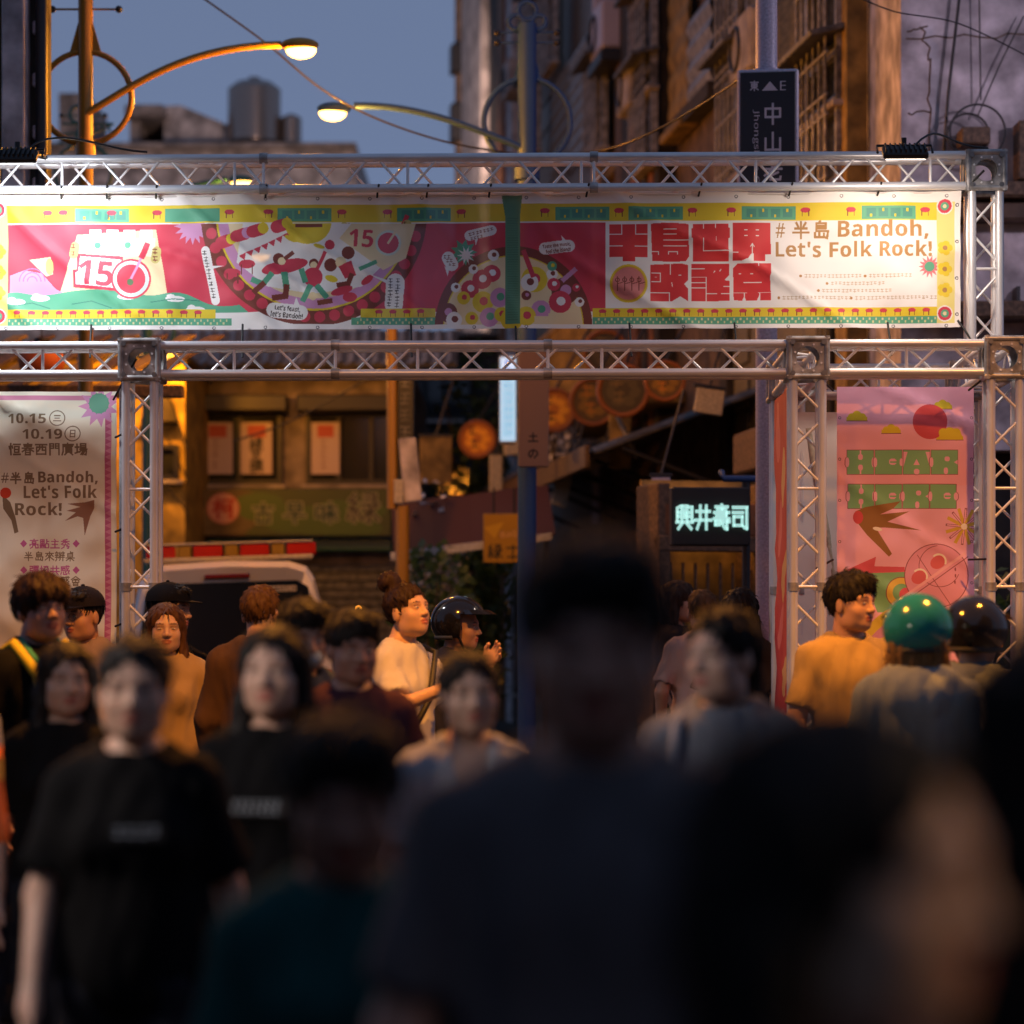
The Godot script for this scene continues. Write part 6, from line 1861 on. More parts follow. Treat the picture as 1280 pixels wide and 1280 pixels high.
	bnd.lathe([Vector2(0.0735, 1.17), Vector2(0.0715, 1.23)], 24)
	part(t, "band", bnd, mat("cone_band", lin(0.80, 0.50, 0.08), 0.3))
	bnd = MB.new()
	bnd.lathe([Vector2(0.07, 1.262), Vector2(0.062, 1.34), Vector2(0.03, 1.37), Vector2(0.001, 1.37)], 24)
	part(t, "cap", bnd, M.white_paint)
	part(t, "stem", rod(Vector3.ZERO, Vector3(0, 1.0, 0), 0.05, 14), M.rubber)
	part(t, "base", boxm(Vector3(0.36, 0.04, 0.36), 0.01), M.rubber, Vector3(0, 0.02, 0))
	# amber warning lamps on thin posts
	for q in [[Vector3(-0.966, 1.716, -16), "small round amber warning lamp on a post behind the crowd"], [Vector3(1.565, 1.692, -10.2), "small round amber warning lamp on a post before the pink banner"]]:
		t = thing("warning_lamp", q[1], "warning lamp", Vector3(q[0].x, 0, q[0].z))
		part(t, "post", rod(Vector3.ZERO, Vector3(0, q[0].y - 0.02, 0), 0.009, 8), M.black)
		var b = MB.new()
		b.ball(Vector3(0, q[0].y, 0), 0.019, 8, 12)
		part(t, "lamp_globe", b, glow("amber_globe", Color(1.0, 0.62, 0.12), 4.0) if not M.has("amber_globe") else M.amber_globe)
		var l = OmniLight3D.new()
		l.name = "lamp"
		t.add_child(l)
		l.position = Vector3(0, q[0].y, 0)
		l.light_color = Color(1.0, 0.62, 0.15)
		l.light_energy = 0.02
		l.light_size = 0.015
		l.omni_range = 6
		l.omni_attenuation = 2
		l.shadow_enabled = true

func cables():
	var list = [["thin cable sagging from the sky down towards the blue lamp post", [Vector3(-2.39, 6.362, -19), Vector3(-1.852, 5.979, -19), Vector3(-1.434, 5.633, -19), Vector3(-1.016, 5.406, -19), Vector3(-0.478, 5.227, -19), Vector3(0.06, 5.137, -19)], 0.008],
		["thin cable rising from the gate towards the street sign pole", [Vector3(0.06, 5.131, -19), Vector3(0.597, 5.155, -19), Vector3(0.931, 5.165, -18.5), Vector3(1.302, 5.278, -18), Vector3(1.631, 5.339, -17)], 0.008],
		["thin cable slanting across the lilac wall", [Vector3(2.299, 5.82, -17), Vector3(2.566, 5.713, -17), Vector3(2.994, 5.633, -17), Vector3(3.528, 5.376, -17)], 0.005],
		["thick cable with lamplight painted on in ochre, stretched behind the long banner", [Vector3(-2.717, 5.668, -24), Vector3(-1.811, 5.683, -24), Vector3(-0.906, 5.713, -24), Vector3(0, 5.736, -24)], 0.02],
		["slack cable crossing the shop house windows", [Vector3(-3.082, 3.666, -28), Vector3(-2.465, 3.877, -28), Vector3(-1.761, 4.256, -28), Vector3(-1.057, 4.652, -28)], 0.012]]
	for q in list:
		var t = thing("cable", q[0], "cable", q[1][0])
		var c = Curve3D.new()
		for k in q[1].size():
			var a = q[1][maxi(k - 1, 0)]
			var b = q[1][mini(k + 1, q[1].size() - 1)]
			c.add_point(q[1][k] - q[1][0], (a - b) / 6.0, (b - a) / 6.0)
		var pts = []
		for k in 25:
			pts.append(c.sample_baked(c.get_baked_length() * k / 24.0, true))
		part(t, "wire", tubem(pts, q[2], 6), M.yellow_paint if q[2] > 0.015 else M.dark_metal)  # thick cable: lamplight yellow is put into its colour

func shrub(called, label, at, h, w, count, seed_no, pot, leaf_m, size):
	var t = thing(called, label, "plant", at)
	var rng = RandomNumberGenerator.new()
	rng.seed = seed_no
	if pot > 0.0:
		var b = MB.new()
		b.lathe([Vector2(0.001, 0), Vector2(pot * 0.7, 0), Vector2(pot, pot * 1.5), Vector2(pot * 1.08, pot * 1.5), Vector2(pot * 1.08, pot * 1.65), Vector2(pot * 0.9, pot * 1.65)], 18)
		part(t, "pot", b, M.orange_wall)
	var stem = MB.new()
	for k in 6:
		var a = rng.randf() * TAU
		stem.tube([Vector3(0, pot, 0), Vector3(cos(a) * w * 0.25, h * 0.5, sin(a) * w * 0.25), Vector3(cos(a) * w * 0.6, h * 0.85, sin(a) * w * 0.6)], 0.025, 6, true, 0.006)
	part(t, "trunk", stem, M.stem)
	var lf = MB.new()
	for k in count:
		var d = Vector3(rng.randfn(), rng.randfn(), rng.randfn()).normalized() * pow(rng.randf(), 0.45)
		var c = Vector3(d.x * w, h * 0.62 + d.y * h * 0.42, d.z * w)
		var bas = Basis.from_euler(Vector3(rng.randf() * TAU, rng.randf() * TAU, rng.randf() * TAU))
		var s = size * rng.randf_range(0.6, 1.3)
		var p = [c + bas * Vector3(0, 0, 0), c + bas * Vector3(s * 0.35, s * 0.5, s * 0.08), c + bas * Vector3(0, s, 0), c + bas * Vector3(-s * 0.35, s * 0.5, s * 0.08)]
		lf.quad(p[0], p[1], p[2], p[3])
	var o = part(t, "crown", lf, leaf_m)
	return o

func greenery():
	shrub("potted_shrub", "leafy potted shrub beside the orange post", Vector3(-0.732, 0.723, -24.5) * Vector3(1, 0, 1), 2.4, 0.42, 900, 3, 0.2, M.leaf, 0.12)
	shrub("potted_shrub", "tall leafy shrub under the red awning", Vector3(-0.425, 0.636, -27) * Vector3(1, 0, 1), 2.9, 0.5, 1100, 5, 0.22, M.leaf, 0.13)
	shrub("flowering_shrub", "shrub with pale blossoms beside the orange post", Vector3(-0.818, 0.671, -26) * Vector3(1, 0, 1), 3.0, 0.4, 500, 8, 0.2, M.cloth_white, 0.1)
	shrub("climbing_plant", "climbing plant on the shop house corner behind the light box", Vector3(-0.566, 0.325, -36) * Vector3(1, 0, 1), 5.6, 0.6, 1200, 6, 0.0, M.leaf, 0.16)
	shrub("potted_shrub", "dark shrub beside the sushi doorway", Vector3(1.006, 0.878, -20) * Vector3(1, 0, 1), 1.9, 0.35, 800, 11, 0.2, M.leaf, 0.1)
	shrub("bush", "dark bush behind the gate's outer leg", Vector3(3.528, 0.982, -17) * Vector3(1, 0, 1), 2.0, 0.5, 900, 14, 0.0, M.leaf, 0.11)
	shrub("flowering_shrub", "pale flower cluster above the slanted boards", Vector3(0.472, 3.74, -30) + Vector3(0, -0.35, 0), 0.9, 0.35, 300, 17, 0.0, M.cloth_white, 0.09)


# ---------------------------------------------------------------- people: smooth distance fields meshed as surface nets
class Field:
	var kind = PackedInt32Array()      # 0 tapered capsule, 1 ellipsoid, 2 capsule cut flat at its end, 3 half space
	var op = PackedInt32Array()        # 0 join, 1 cut away, 2 keep only
	var k = PackedFloat32Array()
	var a = PackedVector3Array()
	var b = PackedVector3Array()
	var inv = PackedFloat32Array()
	var r0 = PackedFloat32Array()
	var r1 = PackedFloat32Array()
	func add(kind_, op_, k_, a_, b_, r0_, r1_):
		kind.append(kind_); op.append(op_); k.append(k_); a.append(a_); b.append(b_); r0.append(r0_); r1.append(r1_)
		inv.append(1.0 / maxf(1e-9, b_.length_squared()))
	func cap(p, q, ra, rb, kk = 0.03, flat = false, op_ = 0):
		add(2 if flat else 0, op_, kk, p, q - p, ra, rb)
	func ell(c, r, kk = 0.03, op_ = 0):
		add(1, op_, kk, c, r, 0.0, 0.0)
	func keep_above(p, nrm):
		add(3, 2, 0.008, p, nrm, 0.0, 0.0)
	func one(i, p):
		var t = kind[i]
		if t == 1:
			var q = (p - a[i]) / b[i]
			var l = q.length()
			return l * (l - 1.0) / maxf(1e-6, (q / b[i]).length())
		if t == 3:
			return -(p - a[i]).dot(b[i])
		var pa = p - a[i]
		var ba = b[i]
		var h = pa.dot(ba) * inv[i]
		var hc = clampf(h, 0.0, 1.0)
		var d = (pa - ba * hc).length() - (r0[i] + (r1[i] - r0[i]) * hc)
		if t == 2:
			return maxf(d, (h - 1.0) / sqrt(inv[i]))
		return d
	func at(p, use):
		var d = 9.0
		for i in use:
			var e = one(i, p)
			var kk = k[i]
			if op[i] == 0:
				var h = maxf(kk - absf(d - e), 0.0) / kk
				d = minf(d, e) - h * h * kk * 0.25
			else:
				if op[i] == 1:
					e = -e
				var h = maxf(kk - absf(d - e), 0.0) / kk
				d = maxf(d, e) + h * h * kk * 0.25
		return d

func surface_net(f, lo, hi, cell):
	# returns [vertices, normals, indices]
	var bs = 4
	var nb = Vector3i(((hi - lo) / (cell * bs)).ceil()) + Vector3i.ONE
	var nx = nb.x * bs
	var ny = nb.y * bs
	var nz = nb.z * bs
	var val = PackedFloat32Array()
	val.resize(nx * ny * nz)
	val.fill(9.0)
	var every = range(f.kind.size())
	var half = bs * cell * 0.87 + cell * 1.6
	var live = []
	for bz in nb.z:
		for by in nb.y:
			for bx in nb.x:
				var c = lo + (Vector3(bx, by, bz) * bs + Vector3.ONE * (bs - 1) * 0.5) * cell
				var use = []
				var best = 9.0
				var ds = []
				for i in every:
					var e = f.one(i, c)
					ds.append(e)
					if f.op[i] == 0:
						best = minf(best, e)
				if best > half + 0.04:
					continue
				for i in every:
					if f.op[i] == 0 and ds[i] < best + half * 2.0 + f.k[i]:
						use.append(i)
					elif f.op[i] == 1 and ds[i] < half + f.k[i] + 0.01:
						use.append(i)
					elif f.op[i] == 2:
						use.append(i)
				var d = f.at(c, use)
				if absf(d) > half * 1.35:
					if d < 0.0:
						for z in bs:
							for y in bs:
								for x in bs:
									val[bx * bs + x + nx * (by * bs + y + ny * (bz * bs + z))] = d
					continue
				live.append(Vector3i(bx, by, bz) * bs)
				for z in bs:
					for y in bs:
						var row = bx * bs + nx * (by * bs + y + ny * (bz * bs + z))
						for x in bs:
							val[row + x] = f.at(lo + Vector3(bx * bs + x, by * bs + y, bz * bs + z) * cell, use)
	var vid = {}
	var v = PackedVector3Array()
	var sx = 1
	var sy = nx
	var sz = nx * ny
	var offs = [0, sx, sy, sx + sy, sz, sx + sz, sy + sz, sx + sy + sz]
	var edges = [[0, 1], [2, 3], [4, 5], [6, 7], [0, 2], [1, 3], [4, 6], [5, 7], [0, 4], [1, 5], [2, 6], [3, 7]]
	var corner = [Vector3(0, 0, 0), Vector3(1, 0, 0), Vector3(0, 1, 0), Vector3(1, 1, 0), Vector3(0, 0, 1), Vector3(1, 0, 1), Vector3(0, 1, 1), Vector3(1, 1, 1)]
	var cells = []
	for b in live:
		for z in range(b.z, mini(b.z + bs, nz - 1)):
			for y in range(b.y, mini(b.y + bs, ny - 1)):
				for x in range(b.x, mini(b.x + bs, nx - 1)):
					var at0 = x + nx * (y + ny * z)
					var m = 0
					for e in 8:
						if val[at0 + offs[e]] < 0.0:
							m += 1
					if m == 0 or m == 8:
						continue
					var s = Vector3.ZERO
					var n = 0
					for e in edges:
						var d0 = val[at0 + offs[e[0]]]
						var d1 = val[at0 + offs[e[1]]]
						if (d0 < 0.0) != (d1 < 0.0):
							s += corner[e[0]].lerp(corner[e[1]], clampf(d0 / (d0 - d1), 0.0, 1.0))
							n += 1
					vid[at0] = v.size()
					v.append(lo + (Vector3(x, y, z) + s / n) * cell)
					cells.append(at0)
	var nrm = PackedVector3Array()
	nrm.resize(v.size())
	var idx = PackedInt32Array()
	var steps = [sx, sy, sz]
	for c in cells:
		var d0 = val[c]
		for ax in 3:
			var d1 = val[c + steps[ax]]
			if (d0 < 0.0) == (d1 < 0.0):
				continue
			var u = steps[(ax + 1) % 3]
			var w = steps[(ax + 2) % 3]
			var q = [vid.get(c, -1), vid.get(c - u, -1), vid.get(c - u - w, -1), vid.get(c - w, -1)]
			if q.min() < 0:
				continue
			var n = (v[q[1]] - v[q[0]]).cross(v[q[2]] - v[q[0]]) + (v[q[2]] - v[q[0]]).cross(v[q[3]] - v[q[0]])
			var out = 1.0 if d0 < 0.0 else -1.0
			if n[ax] * out < 0.0:
				n = -n
				idx.append_array(PackedInt32Array([q[0], q[1], q[2], q[0], q[2], q[3]]))
			else:
				idx.append_array(PackedInt32Array([q[0], q[2], q[1], q[0], q[3], q[2]]))
			for e in q:
				nrm[e] += n
	for e in nrm.size():
		nrm[e] = nrm[e].normalized()
	return [v, nrm, idx]

func rumple(s, amp, scale, seed_no):
	# folds and strands: pushes the skin along its normal by noise
	var fn = FastNoiseLite.new()
	fn.seed = seed_no
	fn.frequency = 1.0
	fn.fractal_octaves = 2
	for e in s[0].size():
		s[0][e] += s[1][e] * amp * fn.get_noise_3dv(s[0][e] * scale)
	var nrm = PackedVector3Array()
	nrm.resize(s[0].size())
	for k in range(0, s[2].size(), 3):
		var a = s[0][s[2][k]]
		var n = (s[0][s[2][k + 2]] - a).cross(s[0][s[2][k + 1]] - a)
		for e in 3:
			nrm[s[2][k + e]] += n
	for e in nrm.size():
		nrm[e] = nrm[e].normalized()
	s[1] = nrm
	return s

func to_mesh(parts, paint = null):
	# parts: [net, Transform3D] pairs joined into one surface
	var v = PackedVector3Array()
	var n = PackedVector3Array()
	var c = PackedColorArray()
	var idx = PackedInt32Array()
	for q in parts:
		var base = v.size()
		var flip = q[1].basis.determinant() < 0.0
		for e in q[0][0].size():
			v.append(q[1] * q[0][0][e])
			n.append((q[1].basis * q[0][1][e]).normalized())
			c.append(q[0][3][e] if q[0].size() > 3 else Color(1, 1, 1))
		for k in range(0, q[0][2].size(), 3):
			idx.append(base + q[0][2][k])
			idx.append(base + q[0][2][k + (2 if flip else 1)])
			idx.append(base + q[0][2][k + (1 if flip else 2)])
	var a = []
	a.resize(Mesh.ARRAY_MAX)
	a[Mesh.ARRAY_VERTEX] = v
	a[Mesh.ARRAY_NORMAL] = n
	a[Mesh.ARRAY_COLOR] = c
	a[Mesh.ARRAY_INDEX] = idx
	var m = ArrayMesh.new()
	m.add_surface_from_arrays(Mesh.PRIMITIVE_TRIANGLES, a)
	return m

# ---- heads: origin between the eyes' height and the ears, face to +z
func head_net(female):
	var f = Field.new()
	var w = 0.95 if female else 1.0
	f.ell(Vector3(0, 0.032, -0.012), Vector3(0.074 * w, 0.083, 0.094), 0.02)
	f.ell(Vector3(0, -0.032, 0.018), Vector3(0.064 * w, 0.082, 0.070), 0.04)
	f.ell(Vector3(0, -0.088, 0.052), Vector3(0.026 if female else 0.033, 0.024, 0.026), 0.04)
	for s in [-1, 1]:
		f.ell(Vector3(0.041 * s * w, -0.034, 0.05), Vector3(0.025, 0.027, 0.024), 0.025)
		f.ell(Vector3(0.045 * s * w, -0.075, 0.015), Vector3(0.02, 0.025, 0.035), 0.03)
		f.ell(Vector3(0.077 * s * w, -0.012, -0.010), Vector3(0.009, 0.031, 0.018), 0.008)
	f.cap(Vector3(-0.038, 0.02, 0.073), Vector3(0.038, 0.02, 0.073), 0.012, 0.012, 0.02)
	for s in [-1, 1]:
		f.ell(Vector3(0.031 * s, 0.0, 0.093), Vector3(0.019, 0.011, 0.015), 0.012, 1)
		f.ell(Vector3(0.031 * s, 0.001, 0.073), Vector3(0.016, 0.0125, 0.0125), 0.006)
	f.cap(Vector3(0, 0.008, 0.083), Vector3(0, -0.029, 0.101), 0.0075, 0.0115, 0.014)
	for s in [-1, 1]:
		f.ell(Vector3(0.0125 * s, -0.033, 0.091), Vector3(0.009, 0.008, 0.010), 0.008)
	f.ell(Vector3(0, -0.0565, 0.083), Vector3(0.022, 0.0062, 0.0105), 0.008)
	f.ell(Vector3(0, -0.0675, 0.081), Vector3(0.018, 0.0072, 0.0105), 0.008)
	f.cap(Vector3(-0.021, -0.0622, 0.089), Vector3(0.021, -0.0622, 0.089), 0.0022, 0.0022, 0.004, false, 1)
	f.cap(Vector3(0, -0.05, -0.028), Vector3(0, -0.2, -0.040), 0.040 if female else 0.049, 0.044 if female else 0.054, 0.016)
	var s = surface_net(f, Vector3(-0.105, -0.215, -0.125), Vector3(0.105, 0.135, 0.125), 0.0048)
	var col = PackedColorArray()
	for p in s[0]:
		var q = Color(1, 1, 1)
		var ax = absf(p.x)
		if p.z > 0.06 and absf(p.y + 0.062) < 0.0125 and ax < 0.025 - absf(p.y + 0.062) * 0.7:
			q = Color(0.78, 0.42, 0.42)
		var brow = 0.0235 - (ax - 0.03) * (ax - 0.03) * 4.0
		if p.z > 0.05 and ax > 0.013 and ax < 0.049 and absf(p.y - brow) < 0.0042:
			q = Color(0.13, 0.10, 0.09)
		if p.z > 0.06 and ax > 0.017 and ax < 0.046 and p.y > 0.0045 and p.y < 0.0085:
			q = Color(0.25, 0.18, 0.16)
		col.append(q)
	s.append(col)
	return s

func hair_net(style):
	var f = Field.new()
	var lo = Vector3(-0.15, -0.16, -0.16)
	var hi = Vector3(0.15, 0.17, 0.15)
	if style == "short" or style == "crop":
		var g = 0.0 if style == "short" else -0.008
		f.ell(Vector3(0, 0.036, -0.014), Vector3(0.087 + g, 0.099 + g, 0.108 + g), 0.02)
		f.ell(Vector3(0.01, 0.09, 0.045), Vector3(0.06, 0.035 + g, 0.05), 0.03)
		f.ell(Vector3(0, -0.055, 0.105), Vector3(0.105, 0.105, 0.085), 0.01, 1)
		f.ell(Vector3(0, -0.165, 0.01), Vector3(0.17, 0.13, 0.2), 0.012, 1)
		for s in [-1, 1]:
			f.ell(Vector3(0.085 * s, -0.015, 0.0), Vector3(0.02, 0.035, 0.03), 0.01, 1)
	elif style == "fringe":
		f.ell(Vector3(0, 0.038, -0.012), Vector3(0.096, 0.102, 0.115), 0.02)
		f.ell(Vector3(0.0, 0.055, 0.05), Vector3(0.075, 0.045, 0.062), 0.03)
		f.ell(Vector3(0, -0.075, 0.11), Vector3(0.115, 0.105, 0.085), 0.01, 1)
		f.ell(Vector3(0, -0.17, 0.01), Vector3(0.17, 0.13, 0.2), 0.012, 1)
	elif style == "tied":
		f.ell(Vector3(0, 0.034, -0.014), Vector3(0.081, 0.092, 0.103), 0.02)
		f.ell(Vector3(0, -0.04, 0.108), Vector3(0.086, 0.115, 0.075), 0.01, 1)
		f.ell(Vector3(0, -0.19, 0.02), Vector3(0.17, 0.125, 0.2), 0.012, 1)
		f.cap(Vector3(0, 0.02, -0.11), Vector3(0, -0.2, -0.125), 0.03, 0.02, 0.03)
		lo = Vector3(-0.15, -0.26, -0.19)
	elif style == "bun":
		f.ell(Vector3(0, 0.033, -0.014), Vector3(0.080, 0.090, 0.102), 0.02)
		f.ell(Vector3(0, -0.05, 0.105), Vector3(0.092, 0.115, 0.075), 0.01, 1)
		f.ell(Vector3(0, -0.19, 0.02), Vector3(0.17, 0.125, 0.2), 0.012, 1)
		f.ell(Vector3(0, 0.148, -0.075), Vector3(0.052, 0.05, 0.05), 0.01)
		hi = Vector3(0.15, 0.24, 0.15)
	else:
		# long hair: a cap, two curtains and the fall down the back
		f.ell(Vector3(0, 0.034, -0.014), Vector3(0.085, 0.094, 0.106), 0.02)
		var dn = -0.24 if style == "long" else -0.12
		for s in [-1, 1]:
			f.cap(Vector3(0.072 * s, 0.03, -0.015), Vector3(0.088 * s, dn, 0.0 if style == "long" else -0.03), 0.020, 0.032, 0.03)
		f.ell(Vector3(0, dn * 0.45, -0.075), Vector3(0.098, 0.06 - dn * 0.62, 0.045), 0.03)
		f.ell(Vector3(0, -0.04, 0.108), Vector3(0.078, 0.120, 0.085), 0.012, 1)
		f.cap(Vector3(0, 0.0, 0.02), Vector3(0, -0.2, 0.03), 0.05, 0.055, 0.01, false, 1)
		lo = Vector3(-0.16, dn - 0.13, -0.17)
	var s = surface_net(f, lo, hi, 0.0075)
	s = rumple(s, 0.009, Vector3(42, 9, 42), 7)
	return locks(s, style)

func locks(s, style):
	# tapering locks lying along the surface, so that the outline frays
	var rng = RandomNumberGenerator.new()
	rng.seed = 31
	var n = s[0].size()
	var crown = Vector3(0, 0.12, -0.05)
	for k in 650:
		var i = rng.randi() % n
		var p = s[0][i]
		var nn = s[1][i]
		if (p - Vector3(0, minf(p.y, 0.02), -0.01)).normalized().dot(nn) < 0.55:
			continue
		var flow = (p - crown) * Vector3(1, 1, 1)
		if style == "long" or style == "bob":
			flow = Vector3(p.x * 0.25, -0.2 if p.y < 0.07 else -0.05, p.z * 0.2)
		elif style == "bun":
			flow = Vector3(0, 0.148, -0.075) - p
		flow = (flow - nn * flow.dot(nn)).normalized()
		flow = (flow + Vector3(rng.randfn(), rng.randfn(), rng.randfn()) * 0.06).normalized()
		var ln = rng.randf_range(0.022, 0.042) * (1.5 if style == "long" else 0.75 if style == "crop" else 1.0)
		var side = flow.cross(nn).normalized() * rng.randf_range(0.0012, 0.0028)
		var lift = nn * rng.randf_range(0.0005, 0.003)
		var b = s[0].size()
		var mid = p + flow * ln * 0.5 + lift
		s[0].append_array(PackedVector3Array([p - side - nn * 0.004, p + side - nn * 0.004, mid - side * 0.9, mid + side * 0.9, p + flow * ln + lift * 0.6, mid + nn * 0.004, p + nn * 0.003]))
		s[1].append_array(PackedVector3Array([(nn - side * 120).normalized(), (nn + side * 120).normalized(), (nn - side * 120).normalized(), (nn + side * 120).normalized(), nn, nn, nn]))
		for q in [[0, 6, 2], [6, 5, 2], [6, 1, 3], [6, 3, 5], [2, 5, 4], [5, 3, 4]]:
			var a = s[0][b + q[0]]
			var c = (s[0][b + q[1]] - a).cross(s[0][b + q[2]] - a)
			if c.dot(nn) > 0:
				s[2].append_array(PackedInt32Array([b + q[0], b + q[2], b + q[1]]))
			else:
				s[2].append_array(PackedInt32Array([b + q[0], b + q[1], b + q[2]]))
	return s

func hand_net():
	# left hand hanging: wrist at the origin, fingers down, thumb to the front, palm towards -x
	var f = Field.new()
	f.cap(Vector3(0, 0.02, 0), Vector3(0, -0.03, 0.002), 0.024, 0.026, 0.02)
	f.ell(Vector3(-0.002, -0.06, 0.002), Vector3(0.016, 0.045, 0.038), 0.02)
	var ln = [0.062, 0.074, 0.068, 0.052]
	for k in 4:
		var z = 0.028 - k * 0.019
		var a = Vector3(0, -0.095, z)
		var b = a + Vector3(-0.006, -ln[k] * 0.5, 0)
		f.cap(a, b, 0.0088, 0.008, 0.008)
		f.cap(b, b + Vector3(-0.014, -ln[k] * 0.45, 0), 0.008, 0.0068, 0.004)
	f.cap(Vector3(-0.006, -0.035, 0.03), Vector3(-0.014, -0.068, 0.052), 0.012, 0.0095, 0.014)
	f.cap(Vector3(-0.014, -0.068, 0.052), Vector3(-0.018, -0.096, 0.053), 0.0095, 0.0078, 0.004)
	return surface_net(f, Vector3(-0.06, -0.2, -0.06), Vector3(0.05, 0.06, 0.09), 0.0048)

# ---- bodies 1.70 m tall facing +z, feet on y = 0
func spec(kind):
	var j = {"w": 1.0, "female": false, "elbow": [Vector3(0.232, 1.10, -0.03), Vector3(0.232, 1.10, -0.03)], "wrist": [Vector3(0.245, 0.865, 0.05), Vector3(0.245, 0.865, 0.05)], "knee": [Vector3(0.095, 0.49, 0.01), Vector3(0.095, 0.49, 0.01)], "ankle": [Vector3(0.10, 0.09, -0.02), Vector3(0.10, 0.09, -0.02)]}
	if kind.begins_with("f") or kind == "bun":
		j.w = 0.88
		j.female = true
	if kind.ends_with("walk"):
		j.knee = [Vector3(0.09, 0.50, 0.12), Vector3(0.09, 0.49, -0.02)]
		j.ankle = [Vector3(0.09, 0.10, 0.16), Vector3(0.09, 0.13, -0.26)]
		j.elbow = [Vector3(0.23, 1.11, -0.08), Vector3(0.23, 1.11, 0.02)]
		j.wrist = [Vector3(0.24, 0.88, -0.02), Vector3(0.235, 0.90, 0.16)]
	if kind == "bun":
		j.elbow = [Vector3(0.20, 1.20, 0.16), Vector3(0.24, 1.17, 0.12)]
		j.wrist = [Vector3(0.10, 1.34, 0.36), Vector3(0.12, 1.27, 0.34)]
	return j

func torso(f, j, add, k):
	var w = j.w
	for s in [-1, 1]:
		f.cap(Vector3(0.02 * s, 1.40, -0.02), Vector3(0.155 * w * s, 1.352, -0.018), 0.050 + add, 0.049 + add, k)
	f.ell(Vector3(0, 1.26, -0.004), Vector3(0.158 * w + add, 0.18 + add, 0.108 + add), 0.06)
	if j.female:
		for s in [-1, 1]:
			f.ell(Vector3(0.07 * s, 1.235, 0.065), Vector3(0.06 + add * 0.6, 0.06 + add * 0.6, 0.052 + add), 0.05)
	f.ell(Vector3(0, 1.07, -0.002), Vector3((0.125 if j.female else 0.14) + add, 0.17, 0.098 + add), 0.07)
	f.ell(Vector3(0, 0.925, -0.005), Vector3(0.16 + add, 0.12, 0.112 + add), 0.06)
	f.cap(Vector3(-0.045, 1.425, -0.03), Vector3(0.045, 1.425, -0.03), 0.028 + add * 0.6, 0.028 + add * 0.6, 0.05)

func arm_points(j, s):
	var n = 0 if s > 0 else 1
	var sh = Vector3(0.170 * j.w * s, 1.352, -0.018)
	var flip = Vector3(s, 1, 1)
	return [sh, Vector3(j.elbow[n].x * lerpf(1.0, j.w, 0.7), j.elbow[n].y, j.elbow[n].z) * flip, Vector3(j.wrist[n].x * lerpf(1.0, j.w, 0.7), j.wrist[n].y, j.wrist[n].z) * flip]

var nets = {}
func body_net(kind):
	if nets.has("body" + kind):
		return nets["body" + kind]
	var j = spec(kind)
	var f = Field.new()
	torso(f, j, 0.0, 0.05)
	f.cap(Vector3(0, 1.50, -0.014), Vector3(0, 1.38, -0.02), 0.042 if j.female else 0.051, 0.052, 0.03)
	for s in [1, -1]:
		var q = arm_points(j, s)
		var t = 0.88 if j.female else 1.0
		f.cap(q[0], q[1], 0.050 * t, 0.040 * t, 0.05)
		f.cap(q[1], q[2], 0.041 * t, 0.027 * t, 0.02)
		var n = 0 if s > 0 else 1
		var flip = Vector3(s, 1, 1)
		f.cap(Vector3(0.085 * s, 0.89, 0), j.knee[n] * flip, 0.088, 0.056, 0.05)
		f.cap(j.knee[n] * flip, j.ankle[n] * flip, 0.056, 0.038, 0.02)
	var out = [[surface_net(f, Vector3(-0.42, 0.02, -0.36), Vector3(0.42, 1.56, 0.48), 0.017), Transform3D()]]
	if not nets.has("hand"):
		nets["hand"] = hand_net()
	for s in [1, -1]:
		var q = arm_points(j, s)
		var dn = (q[1] - q[2]).normalized()
		var fr = (Vector3.BACK if absf(dn.z) < 0.7 else Vector3.UP)
		var x = dn.cross(fr).normalized()
		fr = x.cross(dn)
		out.append([nets["hand"], Transform3D(Basis(x * s, dn, fr), q[2])])
	nets["body" + kind] = out
	return out

